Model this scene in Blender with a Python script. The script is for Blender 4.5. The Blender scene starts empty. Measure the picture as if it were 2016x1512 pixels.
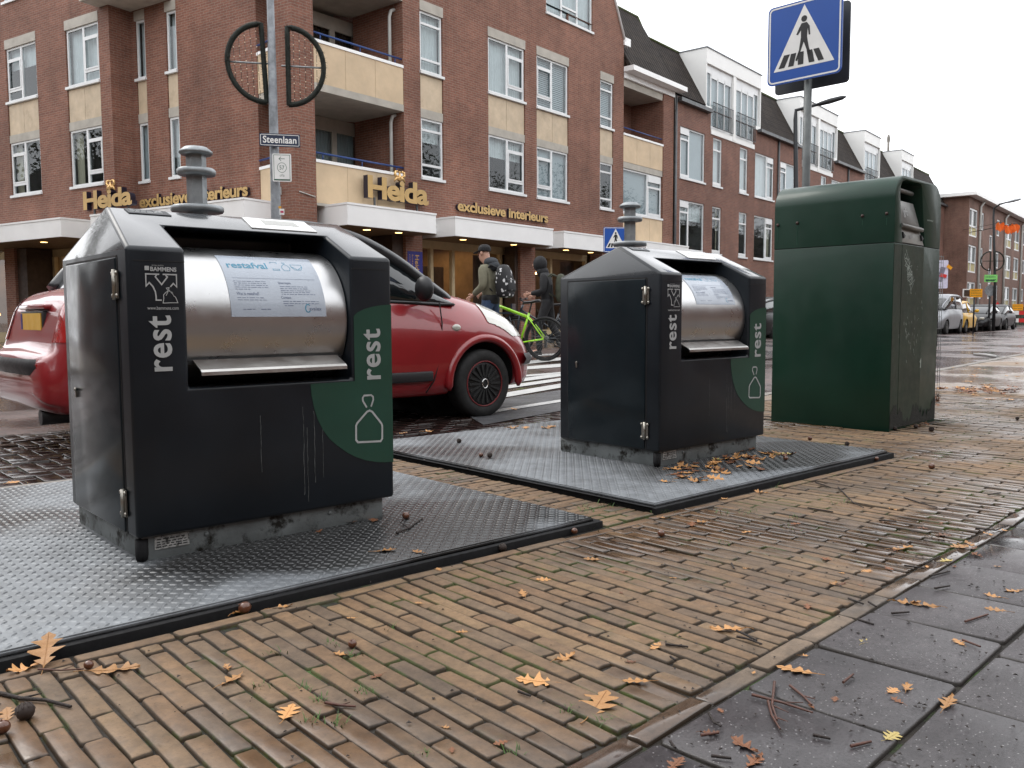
import bpy, bmesh, math, random
import numpy as np
from mathutils import Matrix, Vector
random.seed(7); np.random.seed(7)
R_ = math.radians
scn = bpy.context.scene
COL = scn.collection

# ------------------------------------------------------------------ camera
FPX = 1697.0; CH = 0.72
AZ, PITCH, ROLL = R_(48.6), R_(4.41), R_(-0.26)
def _camrot():
    cp, sp, cr, sr = math.cos(PITCH), math.sin(PITCH), math.cos(ROLL), math.sin(ROLL)
    R1 = np.array([[1,0,0],[0,cp,-sp],[0,sp,cp]]); R2 = np.array([[cr,0,sr],[0,1,0],[-sr,0,cr]])
    B = np.array([[math.sin(AZ),-math.cos(AZ),0],[math.cos(AZ),math.sin(AZ),0],[0,0,1]])
    return R2 @ R1 @ B
CR = _camrot(); CO = np.array([0,0,CH])
cam_d = bpy.data.cameras.new('camera'); cam = bpy.data.objects.new('camera', cam_d); COL.objects.link(cam)
M = Matrix.Identity(4)
for i in range(3):
    M[i][0] = CR[0][i]; M[i][1] = CR[2][i]; M[i][2] = -CR[1][i]; M[i][3] = CO[i]
cam.matrix_world = M
cam_d.sensor_width = 36; cam_d.lens = FPX/2016*36; cam_d.clip_start = .05; cam_d.clip_end = 600
scn.camera = cam
# ------------------------------------------------------------------ sky and sun (overcast)
SUN_EL, SUN_AZ = R_(48), R_(-15)
w = bpy.data.worlds.new('World'); scn.world = w; w.use_nodes = True
nt = w.node_tree; nt.nodes.clear()
sky = nt.nodes.new('ShaderNodeTexSky'); sky.sky_type = 'NISHITA'; sky.sun_disc = False
sky.sun_elevation = SUN_EL; sky.sun_rotation = SUN_AZ; sky.dust_density = 4; sky.air_density = 1.0
hs = nt.nodes.new('ShaderNodeHueSaturation'); hs.inputs['Saturation'].default_value = .25
mx = nt.nodes.new('ShaderNodeMix'); mx.data_type = 'RGBA'; mx.inputs[0].default_value = .82
mx.inputs[7].default_value = (15.0, 15.2, 15.6, 1)       # the cloud deck
tc = nt.nodes.new('ShaderNodeTexCoord'); no = nt.nodes.new('ShaderNodeTexNoise'); no.inputs['Scale'].default_value = 2.2
no.inputs['Detail'].default_value = 5
rp = nt.nodes.new('ShaderNodeMapRange'); rp.inputs[1].default_value = .3; rp.inputs[2].default_value = .7
rp.inputs[3].default_value = .86; rp.inputs[4].default_value = 1.08
mu = nt.nodes.new('ShaderNodeMix'); mu.data_type = 'RGBA'; mu.blend_type = 'MULTIPLY'; mu.inputs[0].default_value = 1
bg = nt.nodes.new('ShaderNodeBackground'); bg.inputs[1].default_value = .12
wo = nt.nodes.new('ShaderNodeOutputWorld')
L = nt.links.new
L(sky.outputs[0], hs.inputs['Color']); L(hs.outputs[0], mx.inputs[6]); L(tc.outputs['Generated'], no.inputs['Vector'])
L(no.outputs[0], rp.inputs[0]); L(mx.outputs[2], mu.inputs[6]); L(rp.outputs[0], mu.inputs[7]); L(mu.outputs[2], bg.inputs[0]); L(bg.outputs[0], wo.inputs[0])
sd = bpy.data.lights.new('sun', 'SUN'); sd.energy = .8; sd.angle = R_(25); sd.color = (1, .96, .9)
sun = bpy.data.objects.new('sun', sd); COL.objects.link(sun)
_d = Vector((math.sin(SUN_AZ)*math.cos(SUN_EL), math.cos(SUN_AZ)*math.cos(SUN_EL), math.sin(SUN_EL)))
sun.rotation_euler = _d.to_track_quat('Z', 'Y').to_euler()
scn.view_settings.view_transform = 'Standard'; scn.view_settings.look = 'None'; scn.view_settings.gamma = 1
scn.view_settings.exposure = 0.42
scn.render.resolution_x = 1024; scn.render.resolution_y = 768

# ------------------------------------------------------------------ geometry of the photo
def ray(x, y): return CR.T @ np.array([(x-1008)/FPX, 1, -(y-756)/FPX])
def gz(x, y, z=0.0):
    d = ray(x, y); t = (z-CH)/d[2]; return CO + t*d
def at(x, y, depth): return CO + ray(x, y)*depth
KB = .72/.85        # the bins were measured in units of 0.847 m

# ------------------------------------------------------------------ materials
MATS = {}
def newmat(name):
    m = bpy.data.materials.new(name); m.use_nodes = True; nt = m.node_tree
    return m, nt, nt.nodes['Principled BSDF']
def N(nt, t, **kw):
    n = nt.nodes.new(t)
    for k, v in kw.items():
        if k.startswith('_'): setattr(n, k[1:], v)
        else:
            n.inputs[k if not k.startswith('i') or not k[1:].isdigit() else int(k[1:])].default_value = v
    return n
def ramp(nt, src, stops):
    r = nt.nodes.new('ShaderNodeValToRGB'); e = r.color_ramp.elements
    while len(e) < len(stops): e.new(.5)
    for el, (p, c) in zip(e, stops):
        el.position = p; el.color = (c, c, c, 1) if isinstance(c, (int, float)) else (*c, 1)
    nt.links.new(src, r.inputs[0]); return r
def mixc(nt, fac, a, b, bt='MIX'):
    n = nt.nodes.new('ShaderNodeMix'); n.data_type = 'RGBA'; n.blend_type = bt
    for s, v in ((0, fac), (6, a), (7, b)):
        if isinstance(v, (int, float)): n.inputs[s].default_value = v
        elif isinstance(v, tuple): n.inputs[s].default_value = (*v, 1)[:4]
        else: nt.links.new(v, n.inputs[s])
    return n.outputs[2]
def mathn(nt, op, a, b=0.0, clamp=False):
    n = nt.nodes.new('ShaderNodeMath'); n.operation = op; n.use_clamp = clamp
    for s, v in ((0, a), (1, b)):
        if isinstance(v, (int, float)): n.inputs[s].default_value = v
        else: nt.links.new(v, n.inputs[s])
    return n.outputs[0]
def noise(nt, vec, scale, detail=4, rough=.6):
    n = nt.nodes.new('ShaderNodeTexNoise'); n.inputs['Scale'].default_value = scale
    n.inputs['Detail'].default_value = detail; n.inputs['Roughness'].default_value = rough
    if vec is not None: nt.links.new(vec, n.inputs['Vector'])
    return n.outputs[0]
def bump(nt, h, b, strength=.3, dist=.01):
    n = nt.nodes.new('ShaderNodeBump'); n.inputs['Strength'].default_value = strength; n.inputs['Distance'].default_value = dist
    nt.links.new(h, n.inputs['Height']); nt.links.new(n.outputs[0], b.inputs['Normal']); return n
def coords(nt, which='Object'):
    t = nt.nodes.new('ShaderNodeTexCoord'); return t.outputs[which]
def mat(name, col, rough=.5, metal=0.0, var=.12, vscale=6, rvar=.1, bmp=0.0, bscale=60, coat=0.0, spec=.5, emit=0.0, dirt=None, streak=False):
    m, nt, b = newmat(name); v = coords(nt)
    if streak:
        mp = nt.nodes.new('ShaderNodeMapping'); mp.inputs['Scale'].default_value = (9, 9, .5); nt.links.new(v, mp.inputs[0]); vv = mp.outputs[0]
    else: vv = v
    n1 = noise(nt, vv, vscale, 6)
    r = ramp(nt, n1, [(.25, 1-var*1.6), (.75, 1+var)])
    c = mixc(nt, 1.0, col, r.outputs[0], 'MULTIPLY')
    if dirt:                                    # (colour, scale, threshold)
        n3 = noise(nt, v, dirt[1], 8, .7); r3 = ramp(nt, n3, [(dirt[2], 0.0), (dirt[2]+.12, 1.0)])
        c = mixc(nt, r3.outputs[0], c, dirt[0])
    nt.links.new(c, b.inputs['Base Color'])
    n2 = noise(nt, v, vscale*2.3, 5)
    rr = ramp(nt, n2, [(.3, max(.02, rough-rvar)), (.7, min(1, rough+rvar))]); nt.links.new(rr.outputs[0], b.inputs['Roughness'])
    b.inputs['Metallic'].default_value = metal; b.inputs['Specular IOR Level'].default_value = spec
    b.inputs['Coat Weight'].default_value = coat; b.inputs['Coat Roughness'].default_value = .06
    if bmp: bump(nt, noise(nt, v, bscale, 6), b, bmp, .01)
    if emit:
        b.inputs['Emission Color'].default_value = (*col, 1); b.inputs['Emission Strength'].default_value = emit
    MATS[name] = m; return m
def brickmat(name, c1, c2, mortar, bw=.21, rh=.0625, ms=.006, bumps=.4, wet=0.0, rough=.8, var=.25, big=.35, off=.5, weather=True):
    m, nt, b = newmat(name); uv = coords(nt, 'UV'); ob = coords(nt)
    t = nt.nodes.new('ShaderNodeTexBrick'); t.offset = off; t.inputs['Scale'].default_value = 1
    t.inputs['Brick Width'].default_value = bw; t.inputs['Row Height'].default_value = rh; t.inputs['Mortar Size'].default_value = ms
    t.inputs['Mortar Smooth'].default_value = .25; t.inputs['Bias'].default_value = 0
    t.inputs['Color1'].default_value = (*c1, 1); t.inputs['Color2'].default_value = (*c2, 1); t.inputs['Mortar'].default_value = (*mortar, 1)
    dn = N(nt, 'ShaderNodeTexNoise'); dn.inputs['Scale'].default_value = 9; nt.links.new(uv, dn.inputs['Vector'])
    wv = nt.nodes.new('ShaderNodeMix'); wv.data_type = 'RGBA'; wv.blend_type = 'LINEAR_LIGHT'; wv.inputs[0].default_value = .012
    nt.links.new(uv, wv.inputs[6]); nt.links.new(dn.outputs[1], wv.inputs[7]); nt.links.new(wv.outputs[2], t.inputs['Vector'])
    a = ramp(nt, noise(nt, ob, .7, 6, .65), [(.3, 1-big), (.7, 1+big*.6)])
    c = mixc(nt, 1.0, t.outputs[0], a.outputs[0], 'MULTIPLY')
    a2 = ramp(nt, noise(nt, ob, 28, 4), [(.3, 1-var), (.7, 1+var)])
    c = mixc(nt, 1.0, c, a2.outputs[0], 'MULTIPLY')
    if weather:
        mp = nt.nodes.new('ShaderNodeMapping'); mp.inputs['Scale'].default_value = (1.6, .16, 1); nt.links.new(uv, mp.inputs[0])
        st = ramp(nt, noise(nt, mp.outputs[0], 2.2, 6, .7), [(.50, 0.0), (.78, .55)]); c = mixc(nt, st.outputs[0], c, mixc(nt, 1.0, c, (.52,.47,.44), 'MULTIPLY'))
        ef = ramp(nt, noise(nt, ob, .45, 8, .75), [(.60, 0.0), (.75, .22)]); c = mixc(nt, ef.outputs[0], c, (.34,.29,.25))
    hgt = mathn(nt, 'ADD', mathn(nt, 'MULTIPLY', t.outputs[1], -1.0), mathn(nt, 'MULTIPLY', noise(nt, ob, 40, 3), .4))
    bn = bump(nt, hgt, b, bumps, .008)
    if wet:
        wn = ramp(nt, noise(nt, ob, .55, 7, .62), [(.40, 0.0), (.56, 1.0)])
        wf = mathn(nt, 'MULTIPLY', wn.outputs[0], wet)
        c = mixc(nt, wf, c, mixc(nt, 1.0, c, (.55, .52, .52), 'MULTIPLY'))
        rr = nt.nodes.new('ShaderNodeMapRange'); rr.inputs[3].default_value = rough; rr.inputs[4].default_value = .12; nt.links.new(wf, rr.inputs[0])
        nt.links.new(rr.outputs[0], b.inputs['Roughness'])
    else: b.inputs['Roughness'].default_value = rough
    nt.links.new(c, b.inputs['Base Color']); MATS[name] = m; return m

# ------------------------------------------------------------------ mesh builder
ROOT = {}
class MB:
    def __init__(s): s.v = []; s.f = []; s.m = []; s.sm = []
    def add(s, vs, fs, mi=0, smooth=False):
        o = len(s.v); s.v += [tuple(map(float, p)) for p in vs]
        for f in fs: s.f.append([i+o for i in f]); s.m.append(mi); s.sm.append(smooth)
        return s
    def box(s, x0, x1, y0, y1, z0, z1, mi=0, X=None):
        vs = [(x, y, z) for z in (z0, z1) for y in (y0, y1) for x in (x0, x1)]
        if X is not None: vs = [X(p) for p in vs]
        return s.add(vs, [(0,2,3,1),(4,5,7,6),(0,1,5,4),(2,6,7,3),(0,4,6,2),(1,3,7,5)], mi)
    def poly(s, pts, mi=0): return s.add(pts, [tuple(range(len(pts)))], mi)
    def prism(s, pts, vec, mi=0, smooth=False, mi_cap=None):
        n = len(pts); vec = np.asarray(vec, float); a = [np.asarray(p, float) for p in pts]; b = [p+vec for p in a]
        s.add(a+b, [(i, (i+1) % n, n+(i+1) % n, n+i) for i in range(n)], mi, smooth)
        s.add(a, [tuple(range(n))[::-1]], mi if mi_cap is None else mi_cap); s.add(b, [tuple(range(n))], mi if mi_cap is None else mi_cap); return s
    def tube(s, path, r, n=8, mi=0, caps=True, smooth=True):
        P = [np.asarray(p, float) for p in path]; rs = r if isinstance(r, (list, tuple)) else [r]*len(P)
        up = None; vs = []
        for i, p in enumerate(P):
            t = (P[min(i+1, len(P)-1)]-P[max(i-1, 0)]); t = t/(np.linalg.norm(t)+1e-12)
            if up is None:
                up = np.array([0,0,1.]) if abs(t[2]) < .9 else np.array([1.,0,0])
            a = np.cross(t, up); a /= np.linalg.norm(a)+1e-12; b = np.cross(a, t); up = b
            for k in range(n):
                an = 2*math.pi*k/n; vs.append(p+rs[i]*(math.cos(an)*a+math.sin(an)*b))
        fs = [(i*n+k, i*n+(k+1) % n, (i+1)*n+(k+1) % n, (i+1)*n+k) for i in range(len(P)-1) for k in range(n)]
        s.add(vs, fs, mi, smooth)
        if caps: s.add(vs[:n], [tuple(range(n))[::-1]], mi); s.add(vs[-n:], [tuple(range(n))], mi)
        return s
    def lathe(s, prof, c=(0,0,0), n=24, axis=(0,0,1), mi=0, smooth=True, ph=0):
        ax = np.asarray(axis, float); ax /= np.linalg.norm(ax); u = np.cross(ax, (1,0,0) if abs(ax[0]) < .9 else (0,1,0)); u /= np.linalg.norm(u); v = np.cross(ax, u)
        c = np.asarray(c, float); vs = []
        for r, h in prof:
            for k in range(n):
                a = 2*math.pi*k/n+ph; vs.append(c+ax*h+r*(math.cos(a)*u+math.sin(a)*v))
        fs = [(i*n+k, i*n+(k+1) % n, (i+1)*n+(k+1) % n, (i+1)*n+k) for i in range(len(prof)-1) for k in range(n)]
        s.add(vs, fs, mi, smooth); s.add(vs[:n], [tuple(range(n))[::-1]], mi); s.add(vs[-n:], [tuple(range(n))], mi); return s
    def ball(s, c, r, n=10, mi=0, sc=(1,1,1)):
        prof = [(max(1e-4, math.sin(math.pi*i/n)), -math.cos(math.pi*i/n)) for i in range(n+1)]
        o = len(s.v); s.lathe(prof, (0,0,0), n*2, mi=mi)
        for i in range(o, len(s.v)): p = s.v[i]; s.v[i] = (c[0]+p[0]*r*sc[0], c[1]+p[1]*r*sc[1], c[2]+p[2]*r*sc[2])
        return s
    def ribbon(s, pts, w, frame, closed=False, mi=0, t=.0015):
        """flat stroke of width w along 2-D pts; frame maps (a,b,h) to 3-D"""
        P = [np.asarray(p, float) for p in pts]; n = len(P); Lf, Rt = [], []
        for i in range(n):
            if closed: d0, d1 = P[i]-P[i-1], P[(i+1) % n]-P[i]
            else: d0, d1 = P[i]-P[max(i-1, 0)], P[min(i+1, n-1)]-P[i]
            d0 = d0/(np.linalg.norm(d0)+1e-12) if np.linalg.norm(d0) > 0 else d1/np.linalg.norm(d1); d1 = d1/(np.linalg.norm(d1)) if np.linalg.norm(d1) > 0 else d0
            nn = np.array([-(d0+d1)[1], (d0+d1)[0]]); nn /= np.linalg.norm(nn)+1e-9; k = 1/max(.5, nn @ np.array([-d1[1], d1[0]]))
            Lf.append(P[i]+nn*w/2*k); Rt.append(P[i]-nn*w/2*k)
        rng = range(n if closed else n-1)
        for i in rng:
            j = (i+1) % n
            q = [frame(*Lf[i], t), frame(*Rt[i], t), frame(*Rt[j], t), frame(*Lf[j], t)]; s.add(q, [(0,1,2,3)], mi)
        return s
    def build(s, name, mats, parent=None, world=True, bevel=0, seg=2, sub=0, label=None, recalc=True, auto=None, merge=True):
        me = bpy.data.meshes.new(name)
        me.from_pydata(s.v, [], s.f)
        mats = mats if isinstance(mats, (list, tuple)) else [mats]
        for m in mats: me.materials.append(MATS[m] if isinstance(m, str) else m)
        me.polygons.foreach_set('material_index', s.m); me.polygons.foreach_set('use_smooth', s.sm)
        if parent is not None and world: me.transform(ROOT[parent.name].inverted())
        bm = bmesh.new(); bm.from_mesh(me)
        if merge: bmesh.ops.remove_doubles(bm, verts=bm.verts, dist=1e-5)
        if recalc: bmesh.ops.recalc_face_normals(bm, faces=bm.faces)
        if bevel:
            es = [e for e in bm.edges if len(e.link_faces) == 2 and e.calc_face_angle(0) > .45]
            bmesh.ops.bevel(bm, geom=es, offset=bevel, segments=seg, profile=.5, affect='EDGES', clamp_overlap=True)
            for f in bm.faces: f.smooth = True
            for e in bm.edges: e.smooth = not (len(e.link_faces) == 2 and e.calc_face_angle(0) > .6)
        bm.to_mesh(me); bm.free()
        boxuv(me)
        o = bpy.data.objects.new(name, me); COL.objects.link(o)
        if parent is not None: o.parent = parent; ROOT[o.name] = ROOT[parent.name]
        else: ROOT[o.name] = Matrix.Identity(4)
        if sub:
            md = o.modifiers.new('sub', 'SUBSURF'); md.levels = md.render_levels = sub
        if label: o['label'] = label
        return o
def boxuv(me):
    n = len(me.loops)
    if not n: return
    uvl = me.uv_layers.new(name='UVMap')
    co = np.empty(len(me.vertices)*3); me.vertices.foreach_get('co', co); co = co.reshape(-1, 3)
    li = np.empty(n, int); me.loops.foreach_get('vertex_index', li)
    nm = np.empty(len(me.polygons)*3); me.polygons.foreach_get('normal', nm); nm = nm.reshape(-1, 3)
    lt = np.empty(len(me.polygons), int); me.polygons.foreach_get('loop_total', lt)
    nl = np.repeat(nm, lt, axis=0); p = co[li]
    h = np.hypot(nl[:,0], nl[:,1]); flat = np.abs(nl[:,2]) > .75
    tx = np.where(flat, 1, -nl[:,1]/np.maximum(h, 1e-6)); ty = np.where(flat, 0, nl[:,0]/np.maximum(h, 1e-6))
    u = p[:,0]*tx+p[:,1]*ty; v = np.where(flat, p[:,1], p[:,2])
    uvl.data.foreach_set('uv', np.stack([u, v], 1).ravel())
def tag(o, label, cat, group=None, kind=None):
    if label: o['label'] = label
    if cat: o['category'] = cat
    if group: o['group'] = group
    if kind: o['kind'] = kind
    return o
def thing(name, label, cat, loc=(0,0,0), rz=0.0, group=None):
    o = bpy.data.objects.new(name, None); COL.objects.link(o); o.empty_display_size = .1
    o.location = loc; o.rotation_euler = (0, 0, rz)
    ROOT[o.name] = Matrix.Translation(Vector(loc)) @ Matrix.Rotation(rz, 4, 'Z')
    return tag(o, label, cat, group)
def structure(o): o['kind'] = 'structure'; return o
def copy_tree(o, loc=None, rz=None, parent=None):
    c = o.copy(); COL.objects.link(c)
    if parent is not None: c.parent = parent
    if loc is not None: c.location = loc
    if rz is not None: c.rotation_euler = (0, 0, rz)
    for ch in list(o.children): copy_tree(ch, parent=c)
    return c
def evalmesh(o):
    """bake an object's modifiers into its mesh"""
    dg = bpy.context.evaluated_depsgraph_get(); dg.update()
    me = bpy.data.meshes.new_from_object(o.evaluated_get(dg)); old = o.data; o.modifiers.clear(); o.data = me
    bpy.data.meshes.remove(old); return o
def textmesh(txt, bold=0.0, extrude=0.0, align='LEFT', spacing=1.0):
    cu = bpy.data.curves.new('t', 'FONT'); cu.body = txt; cu.size = 1; cu.offset = bold; cu.extrude = extrude
    cu.space_character = spacing; cu.resolution_u = 4
    o = bpy.data.objects.new('t', cu); COL.objects.link(o)
    dg = bpy.context.evaluated_depsgraph_get(); dg.update()
    me = bpy.data.meshes.new_from_object(o.evaluated_get(dg)); bpy.data.objects.remove(o); bpy.data.curves.remove(cu)
    vs = np.array([v.co for v in me.vertices]) if len(me.vertices) else np.zeros((0,3)); fs = [tuple(p.vertices) for p in me.polygons]; nz = [p.normal.z for p in me.polygons]
    bpy.data.meshes.remove(me); return vs, fs, nz
def text_into(mb, txt, frame, a0, a1, b0, b1, depth=.0015, bold=.02, mi=0, mi_side=None, spacing=1.0, full=False):
    """fit the text's bounding box to a0..a1, b0..b1 of the frame (a,b,h)->3-D"""
    vs, fs, nz = textmesh(txt, bold, .5 if full else 0, spacing=spacing)
    mn, mxx = vs.min(0), vs.max(0)
    A = a0+(vs[:,0]-mn[0])/(mxx[0]-mn[0])*(a1-a0); B = b0+(vs[:,1]-mn[1])/(mxx[1]-mn[1])*(b1-b0)
    Hh = (vs[:,2]-mn[2])/max(1e-9, mxx[2]-mn[2])*depth if full else np.full(len(vs), depth)
    pts = [frame(a, b, h) for a, b, h in zip(A, B, Hh)]; o = len(mb.v); mb.v += [tuple(map(float, p)) for p in pts]
    for f, z in zip(fs, nz):
        mb.f.append([i+o for i in f]); mb.m.append(mi if (z > .5 or not full or mi_side is None) else mi_side); mb.sm.append(False)
    return mb
# ------------------------------------------------------------------ colours
mat('hood_paint', (.022,.026,.031), .22, 0, .25, 3, .06, .015, 200, coat=.7, spec=.5, dirt=((.06,.062,.06), 4, .62))
mat('anthracite_paint', (.0085,.012,.0165), .36, 0, .25, 3, .06, .02, 300, coat=.1, spec=.35, dirt=((.035,.04,.045), 2.5, .66))
mat('door_paint', (.012,.018,.022), .17, 0, .2, 3, .05, .012, 12, coat=.04, spec=.24)
mat('decal_green', (.014,.060,.040), .35, 0, .1, 5, .05, coat=.2)
mat('decal_white', (.42,.43,.43), .5, 0, .1, 8)
mat('brushed_steel', (.55,.55,.55), .30, 1.0, .05, 5, .05, .004, 90)
mat('lip_steel', (.50,.49,.47), .36, 1.0, .08, 9, .08, .04, 60)
mat('hinge_steel', (.36,.34,.30), .4, 1.0, .1, 20)
mat('galvanised', (.30,.32,.33), .5, .75, .25, 14, .12, .06, 60)
mat('plinth_zinc', (.22,.24,.24), .6, .5, .25, 6, .1, .15, 80, dirt=((.02,.018,.014), 11, .52))
mat('sticker_blue', (.42,.47,.54), .3, 0, .05, 6, coat=.3)
mat('sticker_teal', (.05,.25,.38), .4, 0, .05)
mat('sticker_ink', (.14,.17,.26), .4, 0, .05)
mat('plate_label', (.50,.50,.48), .5, .3, .35, 40, dirt=((.05,.05,.045), 60, .5))
mat('white_plastic', (.72,.73,.72), .4, 0, .06)
mat('display_glass', (.18,.18,.15), .12, 0, .2, 30, coat=.5)
mat('dark_rubber', (.010,.010,.011), .8, 0, .2, 20, .1, .1, 120, spec=.25)
mat('hollow_black', (.008,.008,.009), .55, 0, .1)
mat('bin_green', (.0045,.030,.0175), .40, 0, .18, 2.2, .07, .03, 200, coat=.08, spec=.35, dirt=((.014,.066,.05), 3, .68))
mat('bin_green_worn', (.018,.034,.021), .5, 0, .25, 5, .1, .05, 120, dirt=((.04,.055,.04), 6, .6))
mat('bin_grime', (.012,.013,.009), .8, 0, .4, 20, .1, .5, 90)
mat('chute_grey', (.20,.20,.19), .42, .3, .12, 7)
mat('panel_grey', (.33,.33,.31), .45, .2, .12, 10)
mat('scratch_white', (.35,.40,.36), .6, 0, .3, 60)
mat('dried_drip', (.085,.09,.09), .7, 0, .6, 40)
mat('bolt_brown', (.06,.035,.03), .5, .3, .2, 40)
mat('sign_blue', (.008,.075,.36), .35, 0, .06, 3, .05)
mat('sign_white', (.78,.78,.76), .4, 0, .06, 6)
mat('sign_black', (.012,.012,.013), .5)
mat('sign_back', (.045,.05,.056), .5, .2, .15, 5)
mat('street_navy', (.008,.018,.05), .4)
mat('pole_zinc', (.29,.31,.33), .55, .55, .28, 9, .1, .06, 50, streak=False)
mat('pole_grey', (.13,.14,.14), .5, .4, .2, 9)
mat('dark_pole', (.02,.022,.025), .5, .2, .1)
mat('garland_green', (.012,.016,.011), .8, 0, .4, 60)
mat('fairy_light', (.9,.72,.5), .3, 0, .05)
mat('wire_black', (.012,.012,.012), .6)

# steel tread plate: worn dry areas pale and dull, wet areas dark
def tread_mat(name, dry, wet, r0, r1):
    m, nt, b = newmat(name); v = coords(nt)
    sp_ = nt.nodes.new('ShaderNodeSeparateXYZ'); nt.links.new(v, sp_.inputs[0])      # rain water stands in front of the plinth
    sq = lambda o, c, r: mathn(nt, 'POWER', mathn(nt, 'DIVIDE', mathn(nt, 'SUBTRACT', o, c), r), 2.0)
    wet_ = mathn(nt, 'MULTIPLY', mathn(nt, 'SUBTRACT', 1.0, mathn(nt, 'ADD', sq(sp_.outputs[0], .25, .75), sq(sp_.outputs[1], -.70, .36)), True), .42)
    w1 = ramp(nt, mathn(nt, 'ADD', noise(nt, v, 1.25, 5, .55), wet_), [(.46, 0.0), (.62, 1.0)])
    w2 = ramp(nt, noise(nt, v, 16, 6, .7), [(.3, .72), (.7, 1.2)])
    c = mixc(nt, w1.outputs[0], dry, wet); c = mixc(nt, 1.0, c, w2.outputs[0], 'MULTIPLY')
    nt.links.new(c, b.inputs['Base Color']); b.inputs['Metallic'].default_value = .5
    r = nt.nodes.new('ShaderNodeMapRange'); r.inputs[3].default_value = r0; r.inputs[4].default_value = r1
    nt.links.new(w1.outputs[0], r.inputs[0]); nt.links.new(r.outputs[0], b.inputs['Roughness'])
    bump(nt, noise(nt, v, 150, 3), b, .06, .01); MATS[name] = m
tread_mat('tread_steel', (.182,.194,.207), (.045,.045,.045), .6, .26); tread_mat('tread_raised', (.19,.201,.212), (.085,.086,.087), .52, .32)

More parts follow.
